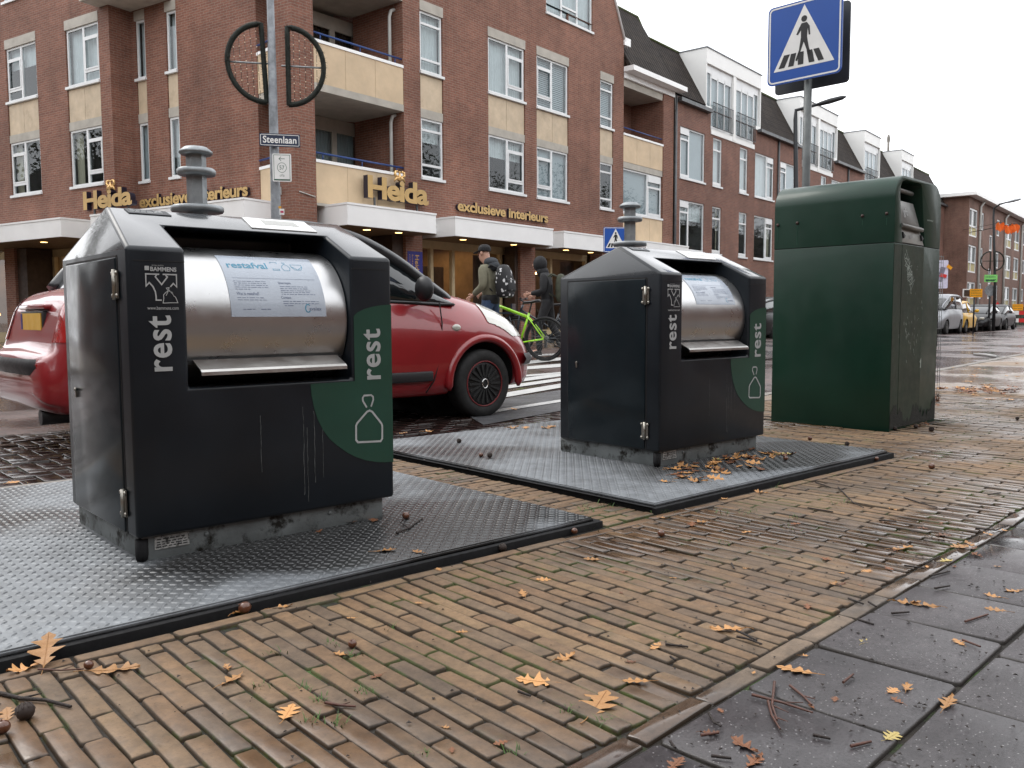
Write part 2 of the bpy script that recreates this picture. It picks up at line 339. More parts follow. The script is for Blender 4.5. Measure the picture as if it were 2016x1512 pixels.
# ------------------------------------------------------------------ waste columns on steel cover plates
ZP = .03                                            # top of the cover plates
def K3(x, y, z): return (x*KB, y*KB, z*KB)
def rivet(mb, p, r, n, mi=0):
    n = np.asarray(n, float); mb.lathe([(r, 0), (r*.92, r*.35), (r*.6, r*.65), (.0005, r*.75)], p, 10, n, mi)
def waste_column(dx, label, a0, a1, sx0, sx1, seed):
    rnd = random.Random(seed)
    X = lambda x, y, z: K3(x+dx, y, z)
    t = thing('waste_container', label, 'waste container', (K3(1.433+dx, 3.31, 0)[0], 3.31*KB, ZP), 0, 'anthracite waste containers on steel plates')
    xl, xr, yf, yb, zb, zt = .925, 1.943, 2.935, 3.70, .12, 1.085
    rl, rr_, rz, ry, rzt = 1.117, 1.757, .614, 3.125, 1.178
    ap, az, il, ir = 3.27, 1.250, .967, 1.90
    mb = MB()
    P = lambda *a: [X(*p) for p in a]
    mb.poly(P((xl,yf,zb),(xr,yf,zb),(xr,yf,zt),(rr_,yf,zt),(rr_,yf,rz),(rl,yf,rz),(rl,yf,zt),(xl,yf,zt)))
    mb.poly(P((xl,yf,zt),(rl,yf,zt),(rl,ry,rzt),(rr_,ry,rzt),(rr_,yf,zt),(xr,yf,zt),(ir,ap,az),(il,ap,az)), 1)
    mb.poly(P((xl,yf,zt),(il,ap,az),(xl,yb,zt)), 1); mb.poly(P((xr,yf,zt),(xr,yb,zt),(ir,ap,az)), 1)
    mb.poly(P((il,ap,az),(ir,ap,az),(xr,yb,zt),(xl,yb,zt)), 1)
    mb.poly(P((xl,yb,zb),(xl,yb,zt),(xr,yb,zt),(xr,yb,zb))); mb.poly(P((xl,yf,zb),(xl,yf,zt),(xl,yb,zt),(xl,yb,zb)))
    mb.poly(P((xr,yf,zb),(xr,yb,zb),(xr,yb,zt),(xr,yf,zt))); mb.poly(P((xl,yf,zb),(xl,yb,zb),(xr,yb,zb),(xr,yf,zb)))
    yr = 3.42
    mb.poly(P((rl,yf,rz),(rl,yf,zt),(rl,ry,rzt),(rl,yr,rzt),(rl,yr,rz))); mb.poly(P((rr_,yf,rz),(rr_,yr,rz),(rr_,yr,rzt),(rr_,ry,rzt),(rr_,yf,zt)))
    mb.poly(P((rl,yf,rz),(rl,yr,rz),(rr_,yr,rz),(rr_,yf,rz))); mb.poly(P((rl,ry,rzt),(rr_,ry,rzt),(rr_,yr,rzt),(rl,yr,rzt)))
    mb.poly(P((rl,yr,rz),(rl,yr,rzt),(rr_,yr,rzt),(rr_,yr,rz)))
    body = mb.build('body', ['anthracite_paint','hood_paint'], t, bevel=.011, seg=3)
    # seam lines of the folded hood
    mb = MB(); e = .0012
    for x0, x1 in ((xl+.02, rl-.004), (rr_+.004, xr-.02)): mb.box(*[v*KB for v in (x0+dx, x1+dx, yf-.0012, yf+.003, 1.0405, 1.0435)])
    mb.build('hood_seam', 'hollow_black', body)
    # drum and lip
    cy, cz, r = 3.23, .845, .27
    mb = MB(); mb.lathe([(r*KB, 0), (r*KB, (rr_-rl-.012)*KB)], X(rl+.006, cy, cz), 96, (1,0,0)); drum = mb.build('drum', 'brushed_steel', t, merge=False)
    mb = MB()
    prof = [(2.985,.7075),(2.918,.676),(2.909,.668),(2.908,.656),(2.914,.655),(2.9155,.666),(2.922,.6725),(2.987,.7035)]
    mb.prism([X(1.150,y,z) for y, z in prof], ((1.718-1.150)*KB,0,0)); mb.build('drum_lip', 'lip_steel', t)
    mb = MB()      # sealing strip along the drum
    for s0, s1 in ((1.150, 1.718),): mb.box(*[v*KB for v in (s0+dx-.02, s1+dx+.02, 2.985, 3.02, .692, .704)])
    mb.build('drum_seal', 'hollow_black', t)
    # sticker on the drum
    def D(a, b, h):
        an = R_(b); rad = r*KB+.0006+h; return (K3(a+dx,0,0)[0], cy*KB-rad*math.cos(an), cz*KB+rad*math.sin(an))
    mb = MB(); n = 24
    for i in range(n):
        b0, b1 = a0+(a1-a0)*i/n, a0+(a1-a0)*(i+1)/n; mb.add([D(sx0,b0,.0006),D(sx1,b0,.0006),D(sx1,b1,.0006),D(sx0,b1,.0006)], [(0,1,2,3)], 0, True)
    sk = mb.build('sticker', 'sticker_blue', drum)
    W = sx1-sx0; Hd = a1-a0
    S = lambda a, b, h: D(sx0+a*W, a0+b*Hd, .0011)
    mb = MB(); text_into(mb, 'restafval', S, .06, .475, .72, .845, 0, .02); mb.build('lettering', 'sticker_teal', sk)
    mb = MB(); q = lambda pts, c=True, w=.006: mb.ribbon(pts, w, S, c)
    q([(.53,.70),(.60,.70),(.60,.87),(.53,.87)]); q([(.53,.725),(.60,.725)], False)
    q([(.645,.70),(.705,.70),(.72,.75),(.705,.80),(.685,.825),(.665,.825),(.645,.80),(.63,.75)]); q([(.675,.825),(.66,.87),(.69,.87)], True)
    q([(.74,.83),(.86,.83),(.86,.78),(.835,.72),(.765,.72),(.74,.78)]); q([(.74,.79),(.775,.75),(.80,.72)], False); q([(.86,.79),(.825,.75),(.80,.72)], False)
    mb.build('pictograms', 'sticker_teal', sk)
    mb = MB(); mb.ribbon([(.07,.545),(.94,.545)], .004, S)
    text_into(mb, 'Wat is restafval?', S, .075, .30, .29, .335, 0, .01); text_into(mb, 'Spaarregels', S, .525, .66, .455, .50, 0, .01); text_into(mb, 'Contact', S, .525, .63, .245, .285, 0, .01)
    for (x0, x1, ys) in ((.07,.41,(.495,.465,.435,.405)),(.07,.22,(.375,)),(.075,.37,(.255,.225)),(.535,.86,(.425,.395,.365,.34)),(.535,.92,(.31,)),(.54,.93,(.21,.18)),(.55,.66,(.15,)),(.12,.24,(.10,)),(.30,.41,(.10,))):
        for y in ys:
            x = x0
            while x < x1-.02:
                l = min(rnd.uniform(.015,.06), x1-x); mb.ribbon([(x,y),(x+l,y)], .0085*rnd.uniform(.7,1.1), S); x += l+.009
    mb.build('small_print', 'sticker_ink', sk)
    mb = MB(); text_into(mb, 'avalex', S, .815, .95, .085, .135, 0, .005); mb.build('lettering', 'sticker_ink', sk)
    mb = MB(); mb.ribbon([(.80+.027*math.cos(R_(a)), .115+.055*math.sin(R_(a))) for a in range(40, 330, 20)], .011, S); mb.build('emblem', 'sticker_teal', sk)
    # front decals
    F = lambda a, b, h: (a*KB+dx*KB, yf*KB-.0005-h, b*KB)
    V = lambda a, b, h: F(-b, a, h)
    gp = [(1.9395,.904),(1.9395,.266),(1.90,.268),(1.862,.273),(1.81,.286),(1.765,.304),(1.726,.326),(1.68,.360),(1.65,.387),(1.622,.425),(1.600,.468),(1.586,.512),(1.577,.56),(1.574,.604),(1.766,.604),(1.766,.858),(1.782,.872),(1.815,.886),(1.847,.894),(1.89,.901)]
    mb = MB(); mb.poly([F(a, b, .0006) for a, b in gp]); mb.build('decal', 'decal_green', t)
    mb = MB(); text_into(mb, 'rest', V, .676, .862, -1.062, -.987, .0016, .018, spacing=1.08); mb.build('lettering', 'decal_white', t)
    mb = MB(); text_into(mb, 'rest', V, .607, .808, -1.886, -1.806, .0016, .018, spacing=1.08); mb.build('lettering', 'decal_white', t)
    mb = MB()
    mb.ribbon([(1.774,.362),(1.879,.356),(1.887,.366),(1.888,.418),(1.884,.428),(1.842,.478),(1.830,.484),(1.818,.480),(1.772,.438),(1.767,.428),(1.766,.372)], .008, F, True)
    mb.ribbon([(1.817,.497),(1.800,.524),(1.799,.536),(1.806,.545),(1.838,.545),(1.847,.538),(1.848,.526),(1.837,.499)], .007, F, False)
    mb.build('bag_pictogram', 'decal_white', t)
    # maker's marks: letters, forked arrow and tied bag
    cx = lambda px: .982+(px-95)/(490-95)*.104; cz_ = lambda py: 1.017-(py-165)/(664-165)*.129
    mb = MB(); text_into(mb, 'BAMMENS', F, cx(160), cx(485), cz_(200), cz_(143), .0014, .03)
    text_into(mb, 'ROYAL DUTCH', F, cx(180), cx(325), cz_(133), cz_(117), .0014, .0)
    text_into(mb, 'www.bammens.com', F, cx(108), cx(497), cz_(690), cz_(645), .0014, .0)
    mb.build('lettering', 'decal_white', t)
    mb = MB(); G = lambda pts, w=20, c=False: mb.ribbon([(cx(a), cz_(b)) for a, b in pts], w/395*.104, F, c)
    G([(268,237),(102,237),(102,390),(142,345),(185,395),(212,460),(220,520),(220,568),(288,568)], 17)
    G([(310,237),(482,237),(482,395),(440,350),(402,395)], 17); G([(235,245),(218,270),(293,368),(368,270),(345,245)], 17)
    G([(303,605),(315,545),(312,500),(340,470),(372,445),(420,465),(440,510),(465,530),(490,600),(400,600)], 9, True)
    G([(372,445),(350,412),(385,405),(378,430),(390,445),(437,500)], 9); G([(372,450),(345,510)], 9)
    mb.box(*F(cx(92), cz_(190), 0)[:1], F(cx(145), 0, 0)[0], yf*KB-.002, yf*KB-.001, cz_(190)*KB, cz_(135)*KB)
    mb.build('emblem', 'decal_white', t)
    # dribble marks and specks
    for (x, z0, z1) in ((1.54,.52,.17),(1.555,.44,.15),(1.585,.50,.22),(1.37,.50,.28),(1.62,.58,.24)):
        mb = MB(); z = z0; pts = []
        while z > z1: pts.append((x+rnd.uniform(-.0015,.0015), z)); z -= rnd.uniform(.015,.03)
        mb.ribbon(pts, rnd.uniform(.0012,.0026), F, t=.0004); mb.build('dribble_mark', 'dried_drip', t)
    # door on the left side
    mb = MB(); mb.box(*[v*KB for v in (xl+dx-.007, xl+dx+.004, 3.034, 3.625, .128, 1.056)]); door = mb.build('door', 'door_paint', t, bevel=.004)
    mb = MB(); mb.box(*[v*KB for v in (xl+dx-.0015, xl+dx+.003, 3.024, 3.036, .125, 1.06)]); mb.box(*[v*KB for v in (xl+dx-.0015, xl+dx+.003, 3.624, 3.632, .125, 1.06)]); mb.box(*[v*KB for v in (xl+dx-.0015, xl+dx+.003, 3.03, 3.63, 1.055, 1.063)])
    mb.build('door_gap', 'hollow_black', t)
    for z0, z1 in ((.915,1.015),(.180,.278)):
        mb = MB(); mb.lathe([(.0075*KB,0),(.0075*KB,(z1-z0)*KB)], X(xl-.011,3.03,z0), 12)
        mb.box(*[v*KB for v in (xl+dx-.009, xl+dx-.004, 3.008, 3.052, z0+.004, z1-.004)])
        for yy in (3.010, 3.051):
            for zz in (z0+.013, z1-.013): rivet(mb, X(xl-.009, yy, zz), .0085*KB, (-1,0,0))
        mb.build('hinge', 'hinge_steel', door)
    mb = MB(); mb.box(*[v*KB for v in (xl+dx-.010, xl+dx-.004, 3.545, 3.556, .555, .59)]); mb.lathe([(.007*KB,0),(.006*KB,.006)], X(xl-.007,3.55,.585), 12, (-1,0,0)); mb.build('lock', 'hinge_steel', door)
    # plinth with its type plate
    mb = MB(); mb.box(*[v*KB for v in (.953+dx, 1.905+dx, 2.965, 3.72)], ZP-.003, .131*KB); pl = mb.build('plinth', 'plinth_zinc', t, bevel=.003)
    mb = MB(); mb.box(*[v*KB for v in (.99+dx, 1.108+dx, 2.961, 2.9655)], .068*KB, .112*KB); ty = mb.build('type_plate', 'plate_label', pl)
    mb = MB()
    for z in (.102,.092,.084,.076):
        x = .997
        while x < 1.098: l = rnd.uniform(.008,.022); l = min(l, 1.101-x); mb.box(*[v*KB for v in (x+dx,x+l+dx,2.9602,2.962)], (z-.0018)*KB, (z+.0018)*KB); x += l+.005
    mb.build('small_print', 'sign_black', ty)
    for bx in (1.17, 1.66): mb = MB(); rivet(mb, X(bx,2.965,.092), .008, (0,-1,0)); mb.build('bolt', 'plinth_zinc', pl)
    mb = MB(); mb.lathe([(.001,0),(.019*KB,0),(.021*KB,.02*KB),(.021*KB,.07*KB)], X(.950,2.97,.04), 16); mb.build('rubber_buffer', 'dark_rubber', pl)
    # lifting post
    mb = MB(); c = (1.42, 3.58)
    mb.lathe([(.040*KB,1.10*KB),(.040*KB,1.53*KB)], X(*c,0), 6, smooth=False, ph=.2)
    mb.lathe([(.03*KB,1.290*KB),(.100*KB,1.290*KB),(.105*KB,1.296*KB),(.105*KB,1.311*KB),(.098*KB,1.316*KB),(.04*KB,1.316*KB)], X(*c,0), 40)
    mb.lathe([(.03*KB,1.440*KB),(.073*KB,1.442*KB),(.077*KB,1.449*KB),(.077*KB,1.463*KB),(.070*KB,1.469*KB),(.04*KB,1.469*KB)], X(*c,0), 36)
    mb.lathe([(.03*KB,1.525*KB),(.060*KB,1.525*KB),(.067*KB,1.532*KB),(.066*KB,1.540*KB),(.045*KB,1.556*KB),(.02*KB,1.560*KB),(.001,1.560*KB)], X(*c,0), 36)
    mb.build('lifting_post', 'galvanised', t)
    # display and info plate on the sloping front of the roof
    def Rf(a, b, h): # a along x (old, rel 1.433), b = old y rel 2.935, on the slope
        m_ = .165/.335; nz = 1/math.hypot(1, m_); return (K3(1.433+a+dx,0,0)[0], (2.935+b)*KB-m_*nz*h, (1.085+m_*b)*KB+nz*h)
    def slab(name, pts, h, mt, par, h0=0.0):
        mb = MB(); a = [Rf(*p, h0) for p in pts]; b_ = [Rf(*p, h) for p in pts]; n = len(a)
        mb.add(a+b_, [(i,(i+1) % n,n+(i+1) % n,n+i) for i in range(n)]+[tuple(range(n, 2*n))]); return mb.build(name, mt, par)
    dp = slab('display', [(.028,.224),(.305,.224),(.298,.322),(.032,.322)], .003, 'white_plastic', t)
    slab('screen', [(.10,.262),(.248,.262),(.242,.304),(.10,.304)], .0036, 'display_glass', dp, .003)
    ip = slab('info_plate', [(-.403,.285),(-.253,.285),(-.262,.322),(-.408,.322)], .0025, 'sign_back', t)
    mb = MB(); T2 = lambda a, b, h: Rf(a, b, .003)
    for yy in (.318,.308,.298):
        x = -.395
        while x < -.33: l = rnd.uniform(.01,.022); mb.ribbon([(x,yy),(x+l,yy)], .003, T2); x += l+.005
    mb.ribbon([(-.31,.30),(-.28,.316)], .004, T2); mb.ribbon([(-.31,.316),(-.28,.30)], .004, T2)
    mb.build('small_print', 'decal_white', ip)
    return t
waste_column(0.0, 'front anthracite waste container with steel drum, nearest to the viewer, bright blue sticker facing out', 2.5, 60.5, 1.284, 1.661, 1)
waste_column(2.72, 'farther anthracite waste container with steel drum, standing between the other container and the green bin', 16, 66, 1.29, 1.668, 2)

def cover_plate(x0, x1, y0, y1, label):
    t = thing('cover_plate', label, 'steel plate', ((x0+x1)/2, (y0+y1)/2, 0), 0, 'steel tread plates in the pavement')
    mb = MB(); mb.box(x0, x1, y0, y1, ZP-.012, ZP-.004); mb.box(x0+.004, x1-.004, y0+.004, y1-.004, ZP-.02, ZP)
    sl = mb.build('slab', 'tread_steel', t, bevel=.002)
    mb = MB()                                   # raised teardrop lozenges, alternately turned
    px, py = .0245, .0245; nx, ny = int((x1-x0)/px), int((y1-y0)/py)
    base = [(-.0125,0,0),(-.005,-.0043,0),(.005,-.0043,0),(.0125,0,0),(.005,.0043,0),(-.005,.0043,0),(-.006,0,.0024),(.006,0,.0024)]
    fc = [(0,1,6),(1,2,7,6),(2,3,7),(3,4,7),(4,5,6,7),(5,0,6)]
    ca = math.cos(R_(45)); B = np.array(base); V = []; Fc = []
    for i in range(nx):
        for j in range(ny):
            s = 1 if (i+j) % 2 else -1; cx, cy = x0+(i+.5)*px+.004, y0+(j+.5)*py+.004
            if cx > x1-.012 or cy > y1-.012: continue
            q = B.copy(); q[:,0] = B[:,0]*ca-B[:,1]*ca*s+cx; q[:,1] = B[:,0]*ca*s+B[:,1]*ca+cy; q[:,2] = B[:,2]+ZP-.0001
            o = len(V); V += q.tolist(); Fc += [tuple(k+o for k in f) for f in fc]
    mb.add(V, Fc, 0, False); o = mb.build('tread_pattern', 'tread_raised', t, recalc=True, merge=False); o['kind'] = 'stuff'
    mb = MB(); f = .024; z = ZP-.013
    for a in ((x0-f,x1+f,y0-f,y0-.004),(x0-f,x1+f,y1+.004,y1+f),(x0-f,x0-.004,y0-.004,y1+.004),(x1+.004,x1+f,y0-.004,y1+.004)): mb.box(*a, -.05, z)
    mb.build('frame', 'dark_rubber', t, bevel=.002)
    return t
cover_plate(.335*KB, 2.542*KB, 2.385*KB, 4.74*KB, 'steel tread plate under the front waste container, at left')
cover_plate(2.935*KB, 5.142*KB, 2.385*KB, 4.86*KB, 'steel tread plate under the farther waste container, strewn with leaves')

# ------------------------------------------------------------------ green organic waste bin
GA = R_(4); GP = (5.309, 2.459, 0); GW, GD = .805, .80
gt = thing('organic_waste_bin', 'tall dark green bin with rounded hood and grey chute, at right', 'waste bin', GP, GA)
GM = ROOT[gt.name]
def Gx(s, d, z): return tuple(GM @ Vector((s, d, z)))
ZS, ZT = 1.174, 1.592
mb = MB(); mb.box(0, GW, 0, GD, -.01, ZS-.003, X=lambda p: Gx(*p)); gb = mb.build('body', 'bin_green', gt, bevel=.006)
def arch(x0, x1, z0, z1, r, n=8):
    pts = [(x0, z0)]
    pts += [(x0+r-r*math.cos(a*math.pi/2/n), z1-r+r*math.sin(a*math.pi/2/n)) for a in range(n+1)]
    pts += [(x1-r+r*math.sin(a*math.pi/2/n), z1-r+r*math.cos(a*math.pi/2/n)) for a in range(n+1)]
    return pts+[(x1, z0)]
oa = arch(0, GW, ZS, ZT, .145)
OX0, OX1, OZ1 = .075, .475, 1.568
inner = [(.518, ZS), (.438, OZ1-.02), (.42, OZ1), (.17, OZ1), (.115, OZ1-.012), (.085, OZ1-.045), (.078, OZ1-.10), (.11, 1.286), (.136, ZS)]
mb = MB(); no_, ni_ = len(oa), len(inner)
mb.add([Gx(s, 0, z) for s, z in oa]+[Gx(s, GD, z) for s, z in oa], [(i, i+1, no_+i+1, no_+i) for i in range(no_-1)]+[tuple(range(no_, 2*no_))])
mb.poly([Gx(s, 0, z) for s, z in oa+inner])
mb.add([Gx(s, 0, z) for s, z in inner]+[Gx(s, .27, z) for s, z in inner], [(i, i+1, ni_+i+1, ni_+i) for i in range(ni_-1)]+[tuple(range(ni_, 2*ni_))])
hood = mb.build('hood', 'bin_green', gt, bevel=.004)
mb = MB(); mb.box(.004, GW-.004, .004, GD-.004, ZS-.006, ZS+.001, X=lambda p: Gx(*p)); mb.build('hood_seam', 'hollow_black', gt)
for d, z in ((.025,1.335),(.165,1.338),(.60,1.348),(.75,1.350)):
    mb = MB(); dd = GD-d; rivet(mb, Gx(-.0005, dd, z), .011, Vector(Gx(-1,0,0))-Vector(Gx(0,0,0))); mb.build('bolt', 'bolt_brown', hood)
for d, l in ((.025,.10),(.165,.14),(.60,.04),(.75,.05)): mb = MB(); mb.box(-.0008, .001, GD-d-.002, GD-d+.002, 1.33-l, 1.325, X=lambda p: Gx(*p)); mb.build('dribble_mark', 'decal_green', hood)
mb = MB(); mb.box(OX0+.001, .55, .20, .262, ZS, OZ1, X=lambda p: Gx(*p)); mb.build('recess', 'hollow_black', gt)
# chute: hatch with the letters, handle bar, lower steel panel
mb = MB(); mb.add([Gx(.112,.012,1.296),Gx(.455,.012,1.290),Gx(.390,.035,1.442),Gx(.094,.035,1.445),Gx(.112,.2,1.296),Gx(.455,.2,1.290),Gx(.390,.2,1.442),Gx(.094,.2,1.445)], [(0,1,2,3),(4,7,6,5),(0,4,5,1),(3,2,6,7),(0,3,7,4),(1,5,6,2)])
hatch = mb.build('chute_hatch', 'chute_grey', gt, bevel=.003)
def Hf(a, b, h): return Gx(a, .012+.023*(b-1.30)/.145-.002, b)
mb = MB(); text_into(mb, 'gft', Hf, .19, .265, 1.34, 1.40, 0, .01); mb.build('lettering', 'decal_white', hatch)
mb = MB(); mb.tube([Gx(.085,.05,1.515),Gx(.40,.05,1.508)], .014, 10); mb.build('roller', 'chute_grey', gt)
mb = MB(); mb.tube([Gx(.115,.004,1.284),Gx(.468,.004,1.276)], .014, 12); mb.box(.115,.468,.004,.2,1.274,1.294, X=lambda p: Gx(*p)); mb.build('handle_bar', 'chute_grey', gt)
mb = MB(); mb.add([Gx(.138,.004,1.180),Gx(.514,.004,1.178),Gx(.476,.02,1.272),Gx(.120,.02,1.276),Gx(.138,.2,1.180),Gx(.514,.2,1.178),Gx(.476,.2,1.272),Gx(.120,.2,1.276)], [(0,1,2,3),(4,7,6,5),(0,4,5,1),(3,2,6,7),(0,3,7,4),(1,5,6,2)])
pn = mb.build('lower_panel', 'panel_grey', gt, bevel=.002)
def Lf(a, b, h): return Gx(a, .004+.016*(b-1.18)/.095-h, b)
for a in (.15, .462):
    mb = MB(); mb.prism([Lf(a+.0,1.205,.001),Lf(a+.03,1.222,.001),Lf(a,1.245,.001)], Vector(Lf(a,1.2,.012))-Vector(Lf(a,1.2,.0))); mb.build('clip', 'hollow_black', pn)
mb = MB(); mb.ribbon([(.27,1.218),(.33,1.232)], .025, Lf); mb.build('sticker', 'chute_grey', pn)
mb = MB()
rnd = random.Random(5)
for i in range(5): mb.ribbon([(.55+i*.022,1.345),(.566+i*.022,1.352)], .006, lambda a, b, h: Gx(a, -.0008, b))
mb.build('worn_mark', 'scratch_white', hood)
# front of the body: worn door panel, grime at the foot, scratches and a scrawled tag
mb = MB(); mb.box(.005, .125, -.0012, .002, .01, ZS-.012, X=lambda p: Gx(*p)); mb.box(.130, .500, -.0022, .002, .01, ZS-.008, X=lambda p: Gx(*p)); dr = mb.build('door', 'bin_green_worn', gt)
mb = MB(); pts = [(.004,.012)]+[(.004+.796*i/40, .085+rnd.uniform(-.03,.045)+.04*math.sin(i*.35)) for i in range(41)]+[(.80,.012)]
mb.poly([Gx(a, -.0032, b) for a, b in pts]); mb.build('grime', 'bin_grime', gt)
mb = MB(); FG = lambda a, b, h: Gx(a, -.0032, b)
for i in range(46):
    a, b = rnd.gauss(.33,.09), rnd.choice((rnd.uniform(.45,1.05), rnd.gauss(.62,.08))); l = rnd.uniform(.006,.03)
    mb.ribbon([(a,b),(a+rnd.uniform(-.004,.012),b-l)], rnd.uniform(.002,.005), FG)
mb.ribbon([(.49,.41),(.505,.43),(.50,.375)], .018, FG)
mb.build('scratch_marks', 'scratch_white', dr)
mb = MB()
for k in range(3):
    a, b = .19+.03*k, 1.10-.05*k; pts = []
    for i in range(16): pts.append((a+.05*math.sin(i*1.9+k)+.004*i, b-.012*i*.5+.035*math.cos(i*2.3+k)))
    mb.ribbon(pts, .004, FG)
mb.build('scrawl', 'scratch_white', dr)

# ------------------------------------------------------------------ crossing sign on its post
def crossing_panel(frame, hs, par):
    """blue square, white border, white triangle, walking figure on stripes"""
    def rr(h, r, n=5):
        p = []
        for cxs, cys, a0 in ((1,1,0),(-1,1,90),(-1,-1,180),(1,-1,270)):
            p += [(cxs*(h-r)+r*math.cos(R_(a0+90*i/n)), cys*(h-r)+r*math.sin(R_(a0+90*i/n))) for i in range(n+1)]
        return p
    mb = MB(); o = rr(hs, .04*hs/.3); a = [frame(x, y, -.012) for x, y in o]; b = [frame(x, y, 0) for x, y in o]; n = len(o)
    mb.add(a+b, [(i,(i+1) % n,n+(i+1) % n,n+i) for i in range(n)]+[tuple(range(n,2*n)), tuple(range(n))]); pan = mb.build('panel', 'sign_blue', par)
    k = hs/.3
    mb = MB(); mb.ribbon([(x, y) for x, y in rr(hs-.017*k, .03*k)], .012*k, frame, True, t=.0012)
    mb.poly([frame(x*k, y*k, .0012) for x, y in ((-.245,-.20),(.245,-.20),(0,.265))]); mb.build('border_and_triangle', 'sign_white', pan)
    mb = MB(); P = lambda pts: mb.poly([frame(x*k, y*k, .0024) for x, y in pts])
    P([(.024*math.cos(i*.5236)+.0, .024*math.sin(i*.5236)+.158) for i in range(12)])
    P([(-.02,.128),(.022,.128),(.046,.095),(.052,.03),(.040,.028),(.030,.082),(.026,.02),(.042,-.06),(.062,-.125),(.044,-.130),(.018,-.06),(.0,-.015),(-.022,-.075),(-.05,-.15),(-.066,-.142),(-.038,-.07),(-.024,.02),(-.024,.075),(-.048,.045),(-.062,.05),(-.04,.095)])
    for x0, w, sk in ((-.205,.05,.045),(-.125,.045,.022),(-.045,.045,.002),(.045,.045,-.02),(.12,.045,-.042)):
        P([(x0,-.18),(x0+w,-.18),(x0+w+sk,-.085),(x0+sk,-.085)])
    mb.build('walking_figure', 'sign_black', pan); return pan
SP = at(1591, 160, 6.6); SA = AZ+R_(45.5)
sg = thing('crossing_sign', 'large blue zebra crossing sign on grey post above the green bin', 'traffic sign', (SP[0], SP[1], 0))
du = np.array([math.cos(SA), math.sin(SA), 0]); dn = np.array([-math.sin(SA), math.cos(SA), 0])
if dn @ (CO-SP) < 0: dn = -dn
SC = np.array([SP[0], SP[1], 2.812])
SF = lambda x, y, h: SC - du*(x-.012) + np.array([0,0,y]) + dn*(h+.06)
crossing_panel(SF, .297, sg)
mb = MB(); o = []
for cxs, cys, a0 in ((1,1,0),(-1,1,90),(-1,-1,180),(1,-1,270)): o += [(cxs*.27+.03*math.cos(R_(a0+18*i)), cys*.27+.03*math.sin(R_(a0+18*i))) for i in range(6)]
a = [SF(x-.02, y-.03, -.17) for x, y in o]; b = [SF(x-.02, y-.03, -.185) for x, y in o]; n = len(o)
mb.add(a+b, [(i,(i+1) % n,n+(i+1) % n,n+i) for i in range(n)]+[tuple(range(n,2*n)), tuple(range(n))]); mb.build('rear_panel', 'sign_back', sg)
mb = MB(); mb.tube([(SP[0],SP[1],-.02),(SP[0],SP[1],3.2)], .030, 16); mb.build('post', 'pole_grey', sg)
mb = MB()
for zz in (-.2, .2): mb.tube([SF(0,zz,-.012), SF(0,zz,-.17)], .018, 8)
mb.build('bracket', 'pole_grey', sg)
